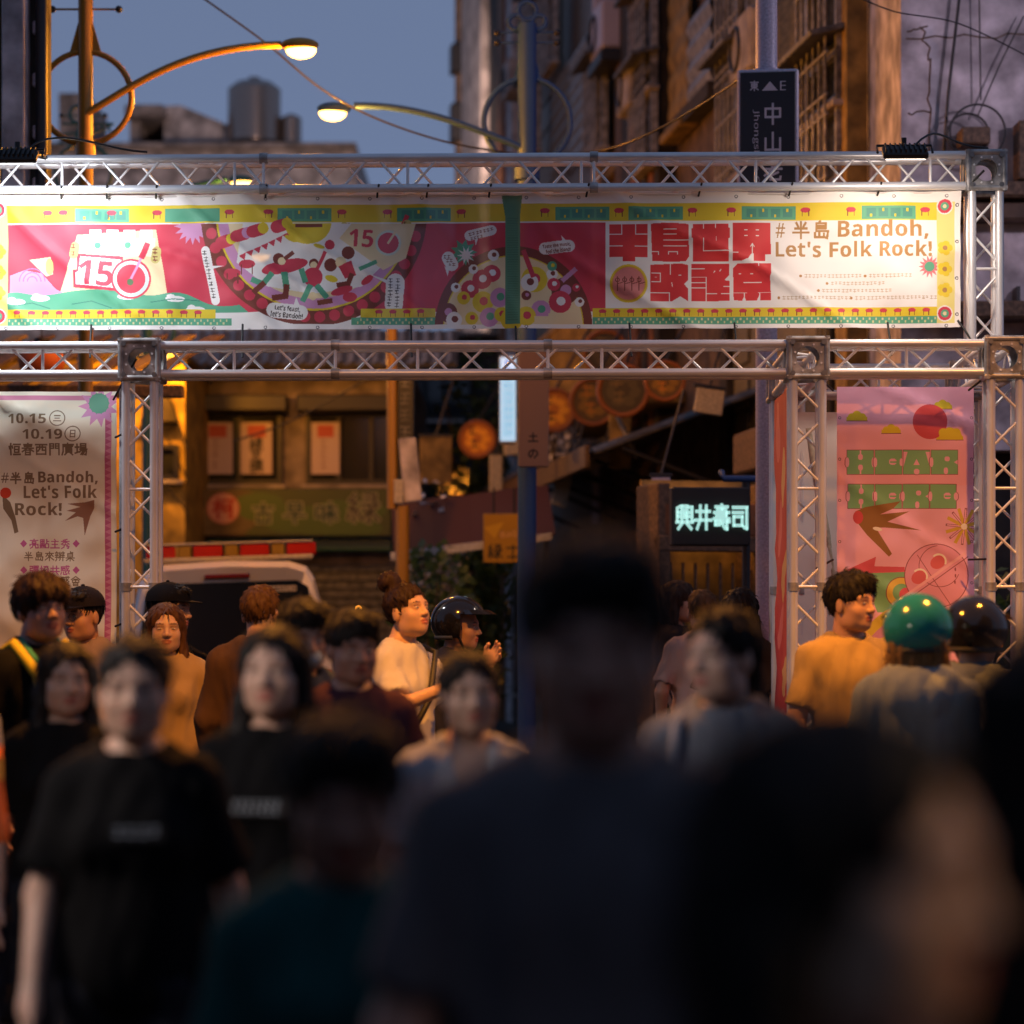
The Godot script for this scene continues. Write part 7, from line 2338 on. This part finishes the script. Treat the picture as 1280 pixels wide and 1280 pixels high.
func top_mesh(kind, cut):
	# cut: tee, long, hood, vneck
	var key = "top" + kind + cut
	if nets.has(key):
		return nets[key]
	var j = spec(kind)
	var f = Field.new()
	var add = 0.016 if cut == "tee" or cut == "vneck" else 0.024
	torso(f, j, add, 0.05)
	f.ell(Vector3(0, 1.0, 0.0), Vector3(0.165, 0.2, 0.125), 0.05)
	for s in [1, -1]:
		var q = arm_points(j, s)
		var up = q[0] + Vector3(-0.01 * s, 0.004, 0)
		if cut == "tee" or cut == "vneck":
			f.cap(up, q[0].lerp(q[1], 0.80), 0.058, 0.068, 0.05, true)
		else:
			f.cap(up, q[1], 0.070, 0.058, 0.04)
			f.cap(q[1], q[1].lerp(q[2], 0.95), 0.060, 0.042, 0.02, true)
	if cut == "hood":
		f.cap(Vector3(-0.09, 1.42, -0.07), Vector3(0.09, 1.42, -0.07), 0.045, 0.045, 0.03)
		f.ell(Vector3(0, 1.36, -0.11), Vector3(0.11, 0.085, 0.05), 0.03)
		f.cap(Vector3(-0.075, 1.44, 0.02), Vector3(-0.10, 1.42, -0.07), 0.028, 0.04, 0.02)
		f.cap(Vector3(0.075, 1.44, 0.02), Vector3(0.10, 1.42, -0.07), 0.028, 0.04, 0.02)
	f.cap(Vector3(0, 1.56, 0.0), Vector3(0, 1.405, -0.006), 0.078, 0.058 if cut != "long" else 0.054, 0.012, false, 1)
	if cut == "vneck":
		f.cap(Vector3(0, 1.46, 0.10), Vector3(0, 1.27, 0.13), 0.085, 0.03, 0.02, false, 1)
	f.keep_above(Vector3(0, 0.83, 0), Vector3(0, 1, 0))
	var s = surface_net(f, Vector3(-0.44, 0.78, -0.3), Vector3(0.44, 1.54, 0.5), 0.0145)
	nets[key] = to_mesh([[rumple(rumple(s, 0.013, Vector3(10, 3, 10), 3 + cut.length()), 0.003, Vector3(22, 7, 22), 9), Transform3D()]])
	return nets[key]

func legs_mesh(kind):
	var key = "legs" + kind
	if nets.has(key):
		return nets[key]
	var j = spec(kind)
	var f = Field.new()
	f.ell(Vector3(0, 0.93, -0.005), Vector3(0.168, 0.12, 0.122), 0.05)
	for s in [1, -1]:
		var n = 0 if s > 0 else 1
		var flip = Vector3(s, 1, 1)
		f.cap(Vector3(0.085 * s, 0.89, 0), j.knee[n] * flip, 0.098, 0.072, 0.05)
		f.cap(j.knee[n] * flip, j.ankle[n] * flip, 0.072, 0.06, 0.03, true)
	var s = surface_net(f, Vector3(-0.3, 0.0, -0.4), Vector3(0.3, 1.07, 0.32), 0.02)
	nets[key] = to_mesh([[rumple(s, 0.012, Vector3(9, 6, 9), 12), Transform3D()]])
	return nets[key]

func shoe_mesh():
	if not nets.has("shoe"):
		var f = Field.new()
		f.cap(Vector3(0, 0.05, -0.05), Vector3(0, 0.042, 0.14), 0.045, 0.036, 0.03)
		f.cap(Vector3(0, 0.06, -0.03), Vector3(0, 0.12, -0.03), 0.046, 0.048, 0.03)
		f.keep_above(Vector3(0, 0.002, 0), Vector3.UP)
		nets["shoe"] = to_mesh([[surface_net(f, Vector3(-0.08, -0.02, -0.12), Vector3(0.08, 0.2, 0.2), 0.012), Transform3D()]])
	return nets["shoe"]

func cloth(c, rough = 0.85):
	var m = mat("cloth_%s" % c.to_html(), c, rough, 0.0, weave, 6.0)
	m.metallic_specular = 0.18 if c.get_luminance() < 0.3 else 0.4
	if c.get_luminance() > 0.35:
		m.rim_enabled = true
		m.rim = 0.15
	return m

func person(p):
	# p.at: ground point; p.s: scale against 1.70 m; p.turn: the body's heading (0 faces the camera); p.look: [yaw, pitch, roll] of the head on the neck
	var t = thing("person", p.label, "person", p.at, p.turn, p.get("group", ""))
	t.scale = Vector3.ONE * p.s
	var kind = p.get("kind", "m")
	var female = kind.begins_with("f") or kind == "bun"
	var hk = "head_f" if female else "head_m"
	if not nets.has(hk):
		nets[hk] = head_net(female)
	var look = p.get("look", [0.0, 0.0, 0.0])
	var hs = p.get("head", 1.0)
	var hx = Transform3D(Basis.from_euler(Vector3(-look[1], look[0], look[2])).scaled(Vector3.ONE * hs), Vector3(0, 1.578, 0.02))
	var skin = mat("skin_%s" % t.name, p.get("skin", lin(0.46, 0.28, 0.20)), 0.5)
	skin.vertex_color_use_as_albedo = true
	skin.subsurf_scatter_enabled = true
	skin.subsurf_scatter_strength = 0.12
	part(t, "body", to_mesh(body_net(kind) + [[nets[hk], hx]]), skin)
	if not M.has("eye"):
		mat("eye", Color(1, 1, 1), 0.15).vertex_color_use_as_albedo = true
	if not nets.has("eye"):
		var b = MB.new()
		b.ball(Vector3.ZERO, 0.0122, 14, 18)
		for q in b.v:
			var a = Vector2(q.x, q.y).length()
			b.c.append(Color(0.01, 0.008, 0.008) if q.z > 0 and a < 0.0055 else Color(0.55, 0.52, 0.50))
		nets["eye"] = b.commit()
	for s in [-1, 1]:
		part(t, "eye", nets["eye"], M.eye, hx * Vector3(0.031 * s, 0.0, 0.0748), hx.basis * Basis.from_scale(Vector3(1.15, 0.52, 1.0)))
	var hair = p.get("hair", "short")
	if hair != "":
		if not nets.has("hair" + hair):
			nets["hair" + hair] = to_mesh([[hair_net(hair), Transform3D()]])
		var hm = mat("hair_%s" % t.name, p.get("hair_c", lin(0.012, 0.010, 0.010)), 0.6)
		hm.metallic_specular = 0.3
		part(t, "hair", nets["hair" + hair], hm, hx.origin, hx.basis)
	var cut = p.get("cut", "tee")
	part(t, "shirt" if cut != "long" and cut != "hood" else "jacket", top_mesh(kind, cut), cloth(p.top))
	part(t, "trousers", legs_mesh(kind), cloth(p.get("legs", lin(0.02, 0.022, 0.03))))
	var j = spec(kind)
	for n in 2:
		var s = 1.0 if n == 0 else -1.0
		part(t, "shoe", shoe_mesh(), M.rubber, Vector3(j.ankle[n].x * s, maxf(0.0, j.ankle[n].y - 0.1), j.ankle[n].z + 0.01))
	p["hx"] = hx
	return t

func chest_print(t, kind, cut, img, w, h, at):
	# a screen print that follows the shirt's chest
	var m: ArrayMesh = top_mesh(kind, cut)
	var v = m.surface_get_arrays(0)[Mesh.ARRAY_VERTEX]
	var depth = func(x, y):
		var best = -1.0
		for q in v:
			if absf(q.x - x) < 0.012 and absf(q.y - y) < 0.012 and q.z > best:
				best = q.z
		return best
	var b = MB.new()
	var nx = 8
	var ny = 3
	var g = []
	for i in nx + 1:
		var col = []
		for k in ny + 1:
			var x = at.x + (float(i) / nx - 0.5) * w
			var y = at.y + (0.5 - float(k) / ny) * h
			col.append(Vector3(x, y, depth.call(x, y) + 0.006))
		g.append(col)
	for i in nx:
		for k in ny:
			b.quad(g[i][k], g[i + 1][k], g[i + 1][k + 1], g[i][k + 1], Vector3.BACK, Vector2(float(i) / nx, float(k) / ny), Vector2(float(i + 1) / nx, float(k) / ny), Vector2(float(i + 1) / nx, float(k + 1) / ny), Vector2(float(i) / nx, float(k + 1) / ny))
	part(t, "shirt_print", b, printed("chest_" + t.name, img, 0.8))

func cap_hat(t, p, c, brim_turn = 0.0):
	var hx = p.hx
	var b = MB.new()
	var prof = []
	for k in 9:
		var a = PI * 0.5 * k / 8.0
		prof.append(Vector2(0.100 * cos(a), 0.095 * sin(a)))
	b.lathe(prof, 24, Transform3D(Basis.from_scale(Vector3(0.95, 1, 1.12)), Vector3(0, 0.045, -0.012)))
	var o = part(t, "cap", b, cloth(c), hx.origin, hx.basis * Basis(Vector3.UP, brim_turn))
	var poly = PackedVector2Array()
	for k in 13:
		var a = PI * k / 12.0
		poly.append(Vector2(cos(a) * 0.088, sin(a) * 0.085))
	var br = MB.new()
	br.prism(poly, 0.006, Transform3D(Basis(Vector3.RIGHT, PI / 2 + 0.12), Vector3(0, 0.046, 0.075)))
	part(o, "brim", br, cloth(c))
	var bt = MB.new()
	bt.ball(Vector3(0, 0.142, -0.012), Vector3(0.01, 0.006, 0.01), 6, 8)
	part(o, "button", bt, cloth(c))

func helmet(t, p, m):
	# open-face shell with trim along the opening, lining and chin strap
	var hx = p.hx
	var b = MB.new()
	var rr = Vector3(0.128, 0.130, 0.145)
	var lin_ = MB.new()
	var rows = 22
	var cols = 40
	var open = func(th, ph):
		var y = cos(th)
		var front = sin(ph)
		return y < -0.62 or (front > 0.25 and y < 0.32)
	for i in rows:
		for k in cols:
			if open.call(PI * (i + 0.5) / rows, TAU * (k + 0.5) / cols):
				continue
			for e in [[b, 1.0], [lin_, 0.93]]:
				var q = []
				var n = []
				for c in [[i, k], [i, k + 1], [i + 1, k + 1], [i + 1, k]]:
					var th = PI * c[0] / rows
					var ph = TAU * c[1] / cols
					var u = Vector3(sin(th) * cos(ph), cos(th), sin(th) * sin(ph))
					q.append(u * rr * e[1] + Vector3(0, 0.03, -0.01))
					n.append((u / rr).normalized() * (1.0 if e[1] == 1.0 else -1.0))
				e[0].tri(q[0], q[1], q[2], n[0], n[1], n[2])
				e[0].tri(q[0], q[2], q[3], n[0], n[2], n[3])
	var o = part(t, "helmet", b, m, hx.origin, hx.basis)
	part(o, "lining", lin_, M.rubber)
	var rim = []
	for k in 25:
		var a = lerpf(0.0, PI, k / 24.0) + PI
		rim.append(Vector3(cos(a) * 0.104, -0.052, sin(a) * 0.115 - 0.01))
	part(o, "rim_trim", tubem(rim, 0.011, 8), M.rubber)
	part(o, "strap", tubem([Vector3(0.095, -0.03, 0.01), Vector3(0.06, -0.115, 0.04), Vector3(0, -0.128, 0.05), Vector3(-0.06, -0.115, 0.04), Vector3(-0.095, -0.03, 0.01)], 0.007, 6), M.black)
	var vz = MB.new()
	for k in 12:
		var a0 = lerpf(0.35, PI - 0.35, k / 12.0)
		var a1 = lerpf(0.35, PI - 0.35, (k + 1) / 12.0)
		vz.quad(Vector3(cos(a0) * 0.13, 0.088, sin(a0) * 0.145), Vector3(cos(a1) * 0.13, 0.088, sin(a1) * 0.145), Vector3(cos(a1) * 0.145, 0.065, sin(a1) * 0.19), Vector3(cos(a0) * 0.145, 0.065, sin(a0) * 0.19), Vector3(0, 1, 0.4).normalized())
	part(o, "peak", vz, m)

func shirt_marks(words, c):
	var a = art(256, 72, c, 1.0, Vector2.ZERO)
	# lettering too blurred to read: one or two rows of strokes
	var rng = RandomNumberGenerator.new()
	rng.seed = words
	for r in words:
		a.scribble(10 + rng.randf() * 20, 6 + r * 64.0 / words, 226 - rng.randf() * 40, 56.0 / words, Color(0.62, 0.66, 0.70), rng)
	return a.img

func build_people():
	var ink = lin(0.008, 0.008, 0.009)
	var p
	var t
	# walkers facing the camera
	p = {"label": "woman in a black T-shirt with a broad pale face and hair tied back", "at": Vector3(-0.794, 0, -5.35), "s": 0.918, "turn": 0.05, "kind": "fwalk", "hair": "tied", "top": ink, "skin": lin(0.52, 0.32, 0.235), "look": [0.05, 0.0, 0.0]}
	t = person(p)
	chest_print(t, "fwalk", "tee", shirt_marks(1, Color(0.09, 0.09, 0.10)), 0.12, 0.036, Vector2(0.02, 1.26))
	p = {"label": "woman in a black T-shirt with long straight hair and white chest print", "at": Vector3(-0.581, 0, -6.2), "s": 0.932, "turn": -0.05, "kind": "fwalk", "hair": "long", "top": ink, "skin": lin(0.52, 0.32, 0.235), "look": [-0.08, 0.05, 0.0]}
	t = person(p)
	chest_print(t, "fwalk", "tee", shirt_marks(2, Color(0.09, 0.09, 0.10)), 0.16, 0.045, Vector2(-0.02, 1.235))
	p = {"label": "woman in black with long dark hair walking behind the broad-faced woman", "at": Vector3(-1.334, 0, -7.6), "s": 0.905, "turn": 0.25, "kind": "f", "hair": "long", "top": ink, "skin": lin(0.40, 0.25, 0.19), "look": [0.1, -0.05, 0.0]}
	person(p)
	p = {"label": "smiling woman in an open white collar behind the tall dark man", "at": Vector3(-0.112, 0, -6.5), "s": 0.895, "turn": 0.1, "kind": "f", "cut": "vneck", "hair": "tied", "top": lin(0.50, 0.52, 0.56), "skin": lin(0.44, 0.27, 0.20), "look": [0.1, 0.0, 0.05]}
	person(p)
	p = {"label": "tall man in a navy shirt walking in front of everyone, face in shadow", "at": Vector3(0.096, 0, -3.0), "s": 0.985, "turn": 0.0, "kind": "mwalk", "hair": "short", "top": lin(0.11, 0.10, 0.11), "skin": lin(0.42, 0.23, 0.17), "look": [0.0, -0.1, 0.0]}
	person(p)
	p = {"label": "woman in a blue-grey jacket glancing sideways with tied dark hair", "at": Vector3(0.517, 0, -6.2), "s": 0.958, "turn": -0.25, "kind": "f", "cut": "long", "hair": "tied", "top": lin(0.16, 0.18, 0.23), "skin": lin(0.44, 0.28, 0.22), "look": [-0.55, 0.0, 0.0]}
	t = person(p)
	part(t, "bag_strap", tubem([Vector3(-0.10, 1.44, -0.03), Vector3(-0.105, 1.40, 0.09), Vector3(-0.11, 1.25, 0.135), Vector3(-0.12, 1.05, 0.13)], 0.016, 8), cloth(lin(0.30, 0.32, 0.38)))
	p = {"label": "child with dark hair in a teal T-shirt", "at": Vector3(-0.243, 0, -3.6), "s": 0.845, "turn": 0.3, "kind": "f", "hair": "short", "head": 1.1, "top": lin(0.016, 0.085, 0.085), "skin": lin(0.28, 0.16, 0.12), "look": [-0.2, -0.2, 0.0]}
	person(p)
	p = {"label": "woman with black hair in a mauve top turning her cheek to the light", "at": Vector3(0.208, 0, -1.65), "s": 0.895, "turn": 0.6, "kind": "f", "hair": "bob", "top": lin(0.30, 0.18, 0.28), "skin": lin(0.50, 0.30, 0.20), "look": [0.5, 0.0, 0.0]}
	person(p)
	p = {"label": "person with black hair in a black top beside the woman in mauve", "at": Vector3(0.466, 0, -2.1), "s": 0.93, "turn": 2.6, "kind": "f", "hair": "long", "top": ink, "look": [0.0, 0.0, 0.0]}
	person(p)
	# standing between the walkers and the gate
	p = {"label": "young man in a black vest with yellow and green reflective bands, bowl-cut hair", "at": Vector3(-1.809, 0, -9.7), "s": 1.05, "turn": 0.9, "kind": "m", "cut": "long", "hair": "fringe", "hair_c": lin(0.022, 0.012, 0.009), "top": ink, "skin": lin(0.34, 0.19, 0.15), "look": [-0.25, 0.05, 0.0]}
	t = person(p)
	for s in [-1, 1]:
		part(t, "reflective_band", tubem([Vector3(0.10 * s, 1.10, 0.155), Vector3(0.115 * s, 1.34, 0.135), Vector3(0.12 * s, 1.452, 0.01), Vector3(0.12 * s, 1.40, -0.11), Vector3(0.11 * s, 1.10, -0.145)], 0.022, 8), cloth(lin(0.62, 0.50, 0.03)))
		part(t, "reflective_band", tubem([Vector3(0.06 * s, 1.10, 0.16), Vector3(0.078 * s, 1.34, 0.14), Vector3(0.085 * s, 1.465, 0.01), Vector3(0.085 * s, 1.41, -0.12)], 0.012, 8), cloth(lin(0.05, 0.30, 0.22)))
	p = {"label": "man in a dark peaked cap and glasses before the cream banner", "at": Vector3(-2.082, 0, -12.4), "s": 1.045, "turn": -0.5, "kind": "m", "cut": "long", "hair": "crop", "top": lin(0.30, 0.22, 0.18), "skin": lin(0.42, 0.22, 0.13), "look": [-0.1, -0.05, 0.0]}
	t = person(p)
	cap_hat(t, p, lin(0.018, 0.016, 0.024))
	for s in [-1, 1]:
		var rim = []
		for k in 17:
			rim.append(Vector3(0.032 * s + cos(TAU * k / 16) * 0.022, sin(TAU * k / 16) * 0.017 - 0.002, 0.099))
		part(t, "glasses", tubem(rim, 0.0016, 6), M.black, p.hx.origin, p.hx.basis)
	p = {"label": "woman with wavy brown hair in an ochre jacket in front of the gate leg", "at": Vector3(-1.698, 0, -12.5), "s": 1.005, "turn": 0.05, "kind": "f", "cut": "long", "hair": "long", "hair_c": lin(0.07, 0.03, 0.012), "top": lin(0.40, 0.27, 0.12), "skin": lin(0.52, 0.32, 0.20), "look": [0.12, 0.0, 0.0]}
	person(p)
	p = {"label": "person in a black peaked cap behind the woman in ochre", "at": Vector3(-1.78, 0, -13.1), "s": 1.065, "turn": 1.3, "kind": "m", "cut": "long", "hair": "crop", "top": ink, "look": [0.0, 0.0, 0.0]}
	t = person(p)
	cap_hat(t, p, lin(0.008, 0.008, 0.011))
	p = {"label": "man with cropped brown hair and brown jacket seen from behind", "at": Vector3(-1.192, 0, -12.0), "s": 1.05, "turn": 2.9, "kind": "m", "cut": "long", "hair": "crop", "hair_c": lin(0.075, 0.038, 0.018), "top": lin(0.10, 0.055, 0.03), "look": [0.0, 0.0, 0.0]}
	person(p)
	p = {"label": "person with a pale blue face mask in a slate hooded jacket", "at": Vector3(-0.714, 0, -8.6), "s": 0.984, "turn": 0.5, "kind": "m", "cut": "hood", "hair": "short", "top": lin(0.055, 0.07, 0.105), "skin": lin(0.30, 0.18, 0.14), "look": [-0.1, -0.15, 0.0]}
	t = person(p)
	var mk = MB.new()
	mk.ball(Vector3(0, -0.06, 0.048), Vector3(0.056, 0.042, 0.060), 10, 16)
	part(t, "face_mask", mk, cloth(lin(0.35, 0.48, 0.62)), p.hx.origin, p.hx.basis)
	p = {"label": "man with short black hair and dark top beside the masked person", "at": Vector3(-0.516, 0, -8.2), "s": 0.962, "turn": 0.2, "kind": "m", "hair": "short", "top": lin(0.05, 0.02, 0.035), "skin": lin(0.28, 0.15, 0.12), "look": [0.2, -0.1, 0.0]}
	person(p)
	p = {"label": "woman with a hair bun and white T-shirt lifting both arms in front of her", "at": Vector3(-0.501, 0, -11.8), "s": 1.055, "turn": 1.05, "kind": "bun", "hair": "bun", "hair_c": lin(0.03, 0.016, 0.010), "top": lin(0.62, 0.60, 0.58), "legs": lin(0.30, 0.20, 0.11), "skin": lin(0.56, 0.34, 0.21), "look": [-0.15, 0.22, 0.0]}
	t = person(p)
	part(t, "bag_strap", tubem([Vector3(0.10, 1.45, -0.04), Vector3(0.07, 1.40, 0.12), Vector3(-0.04, 1.2, 0.16), Vector3(-0.16, 0.98, 0.10), Vector3(-0.14, 0.98, -0.11), Vector3(0.0, 1.2, -0.13), Vector3(0.10, 1.45, -0.05)], 0.014, 8), M.black)
	p = {"label": "rider in a glossy black helmet facing the woman with the bun", "at": Vector3(-0.282, 0, -13.0), "s": 1.01, "turn": 1.2, "kind": "m", "cut": "long", "hair": "", "top": lin(0.03, 0.03, 0.045), "skin": lin(0.36, 0.20, 0.14), "look": [0.1, 0.0, 0.0]}
	t = person(p)
	helmet(t, p, M.black_gloss)
	p = {"label": "young man in a tan T-shirt before the pink banner looking aside", "at": Vector3(1.5, 0, -11.3), "s": 1.075, "turn": 0.35, "kind": "m", "hair": "short", "top": lin(0.46, 0.32, 0.12), "skin": lin(0.50, 0.28, 0.17), "look": [0.5, 0.0, 0.0]}
	person(p)
	p = {"label": "person in a teal helmet and blue-grey hooded top seen from behind", "at": Vector3(1.467, 0, -9.2), "s": 0.985, "turn": 3.0, "kind": "m", "cut": "hood", "hair": "bob", "hair_c": lin(0.12, 0.07, 0.03), "top": lin(0.20, 0.25, 0.31), "look": [0.0, 0.0, 0.0]}
	t = person(p)
	helmet(t, p, mat("teal_shell", lin(0.012, 0.16, 0.17), 0.16))
	p = {"label": "person in a black helmet beyond the teal helmet", "at": Vector3(1.778, 0, -9.8), "s": 0.985, "turn": 2.7, "kind": "m", "cut": "hood", "hair": "", "top": lin(0.18, 0.22, 0.28), "look": [0.0, 0.0, 0.0]}
	t = person(p)
	helmet(t, p, M.black_gloss)
	p = {"label": "person in an orange hooded top at the gate's outer leg", "at": Vector3(2.217, 0, -10.4), "s": 0.93, "turn": 2.4, "kind": "m", "cut": "hood", "hair": "short", "top": lin(0.50, 0.26, 0.04)}
	person(p)
	# strollers beyond the gate
	p = {"label": "man with fair hair in a pale pink T-shirt walking away beyond the gate", "at": Vector3(1.183, 0, -15.8), "s": 1.075, "turn": 3.0, "kind": "mwalk", "hair": "crop", "hair_c": lin(0.12, 0.07, 0.035), "top": lin(0.52, 0.36, 0.32), "skin": lin(0.40, 0.22, 0.14)}
	person(p)
	p = {"label": "woman in profile with loose hair beyond the gate", "at": Vector3(1.083, 0, -16.8), "s": 1.12, "turn": 1.4, "kind": "f", "hair": "bob", "hair_c": lin(0.05, 0.03, 0.02), "top": lin(0.05, 0.035, 0.03), "skin": lin(0.5, 0.3, 0.2)}
	person(p)
	p = {"label": "person with black hair in brown walking away past the street sign post", "at": Vector3(1.308, 0, -14.6), "s": 1.07, "turn": 2.8, "kind": "f", "hair": "bob", "top": lin(0.06, 0.035, 0.025)}
	person(p)


func _ready():
	# ---- camera: long lens, focused on the gate
	var cam = Camera3D.new()
	cam.name = "camera"
	add_child(cam)
	var at = CameraAttributesPhysical.new()
	at.frustum_near = 0.1
	at.frustum_far = 400.0
	at.frustum_focus_distance = 13.6
	at.frustum_focal_length = 85.0
	at.exposure_aperture = 1.65
	cam.attributes = at
	cam.projection = Camera3D.PROJECTION_FRUSTUM
	cam.near = 0.1
	cam.far = 400.0
	cam.size = 0.1 * 1280.0 / 3180.0
	cam.frustum_offset = Vector2(0, 0.1 * 150.0 / 3180.0)
	cam.position = Vector3(0, 1.57, 0)
	cam.current = true
	# ---- dusk sky
	var env = Environment.new()
	var sky = ProceduralSkyMaterial.new()
	sky.sky_horizon_color = lin(0.168, 0.222, 0.365)
	sky.sky_top_color = lin(0.110, 0.155, 0.268)
	sky.sky_curve = 0.28
	sky.ground_bottom_color = lin(0.01, 0.01, 0.012)
	sky.ground_horizon_color = lin(0.05, 0.05, 0.06)
	env.sky = Sky.new()
	env.sky.sky_material = sky
	env.background_mode = Environment.BG_SKY
	env.tonemap_mode = Environment.TONE_MAPPER_LINEAR
	env.tonemap_exposure = 1.0
	env.sdfgi_enabled = true
	env.ssao_enabled = true
	env.ssil_enabled = true
	var we = WorldEnvironment.new()
	we.environment = env
	add_child(we)
	make_materials()
	build_setting()
	build_gate()
	build_lamps()
	build_people()
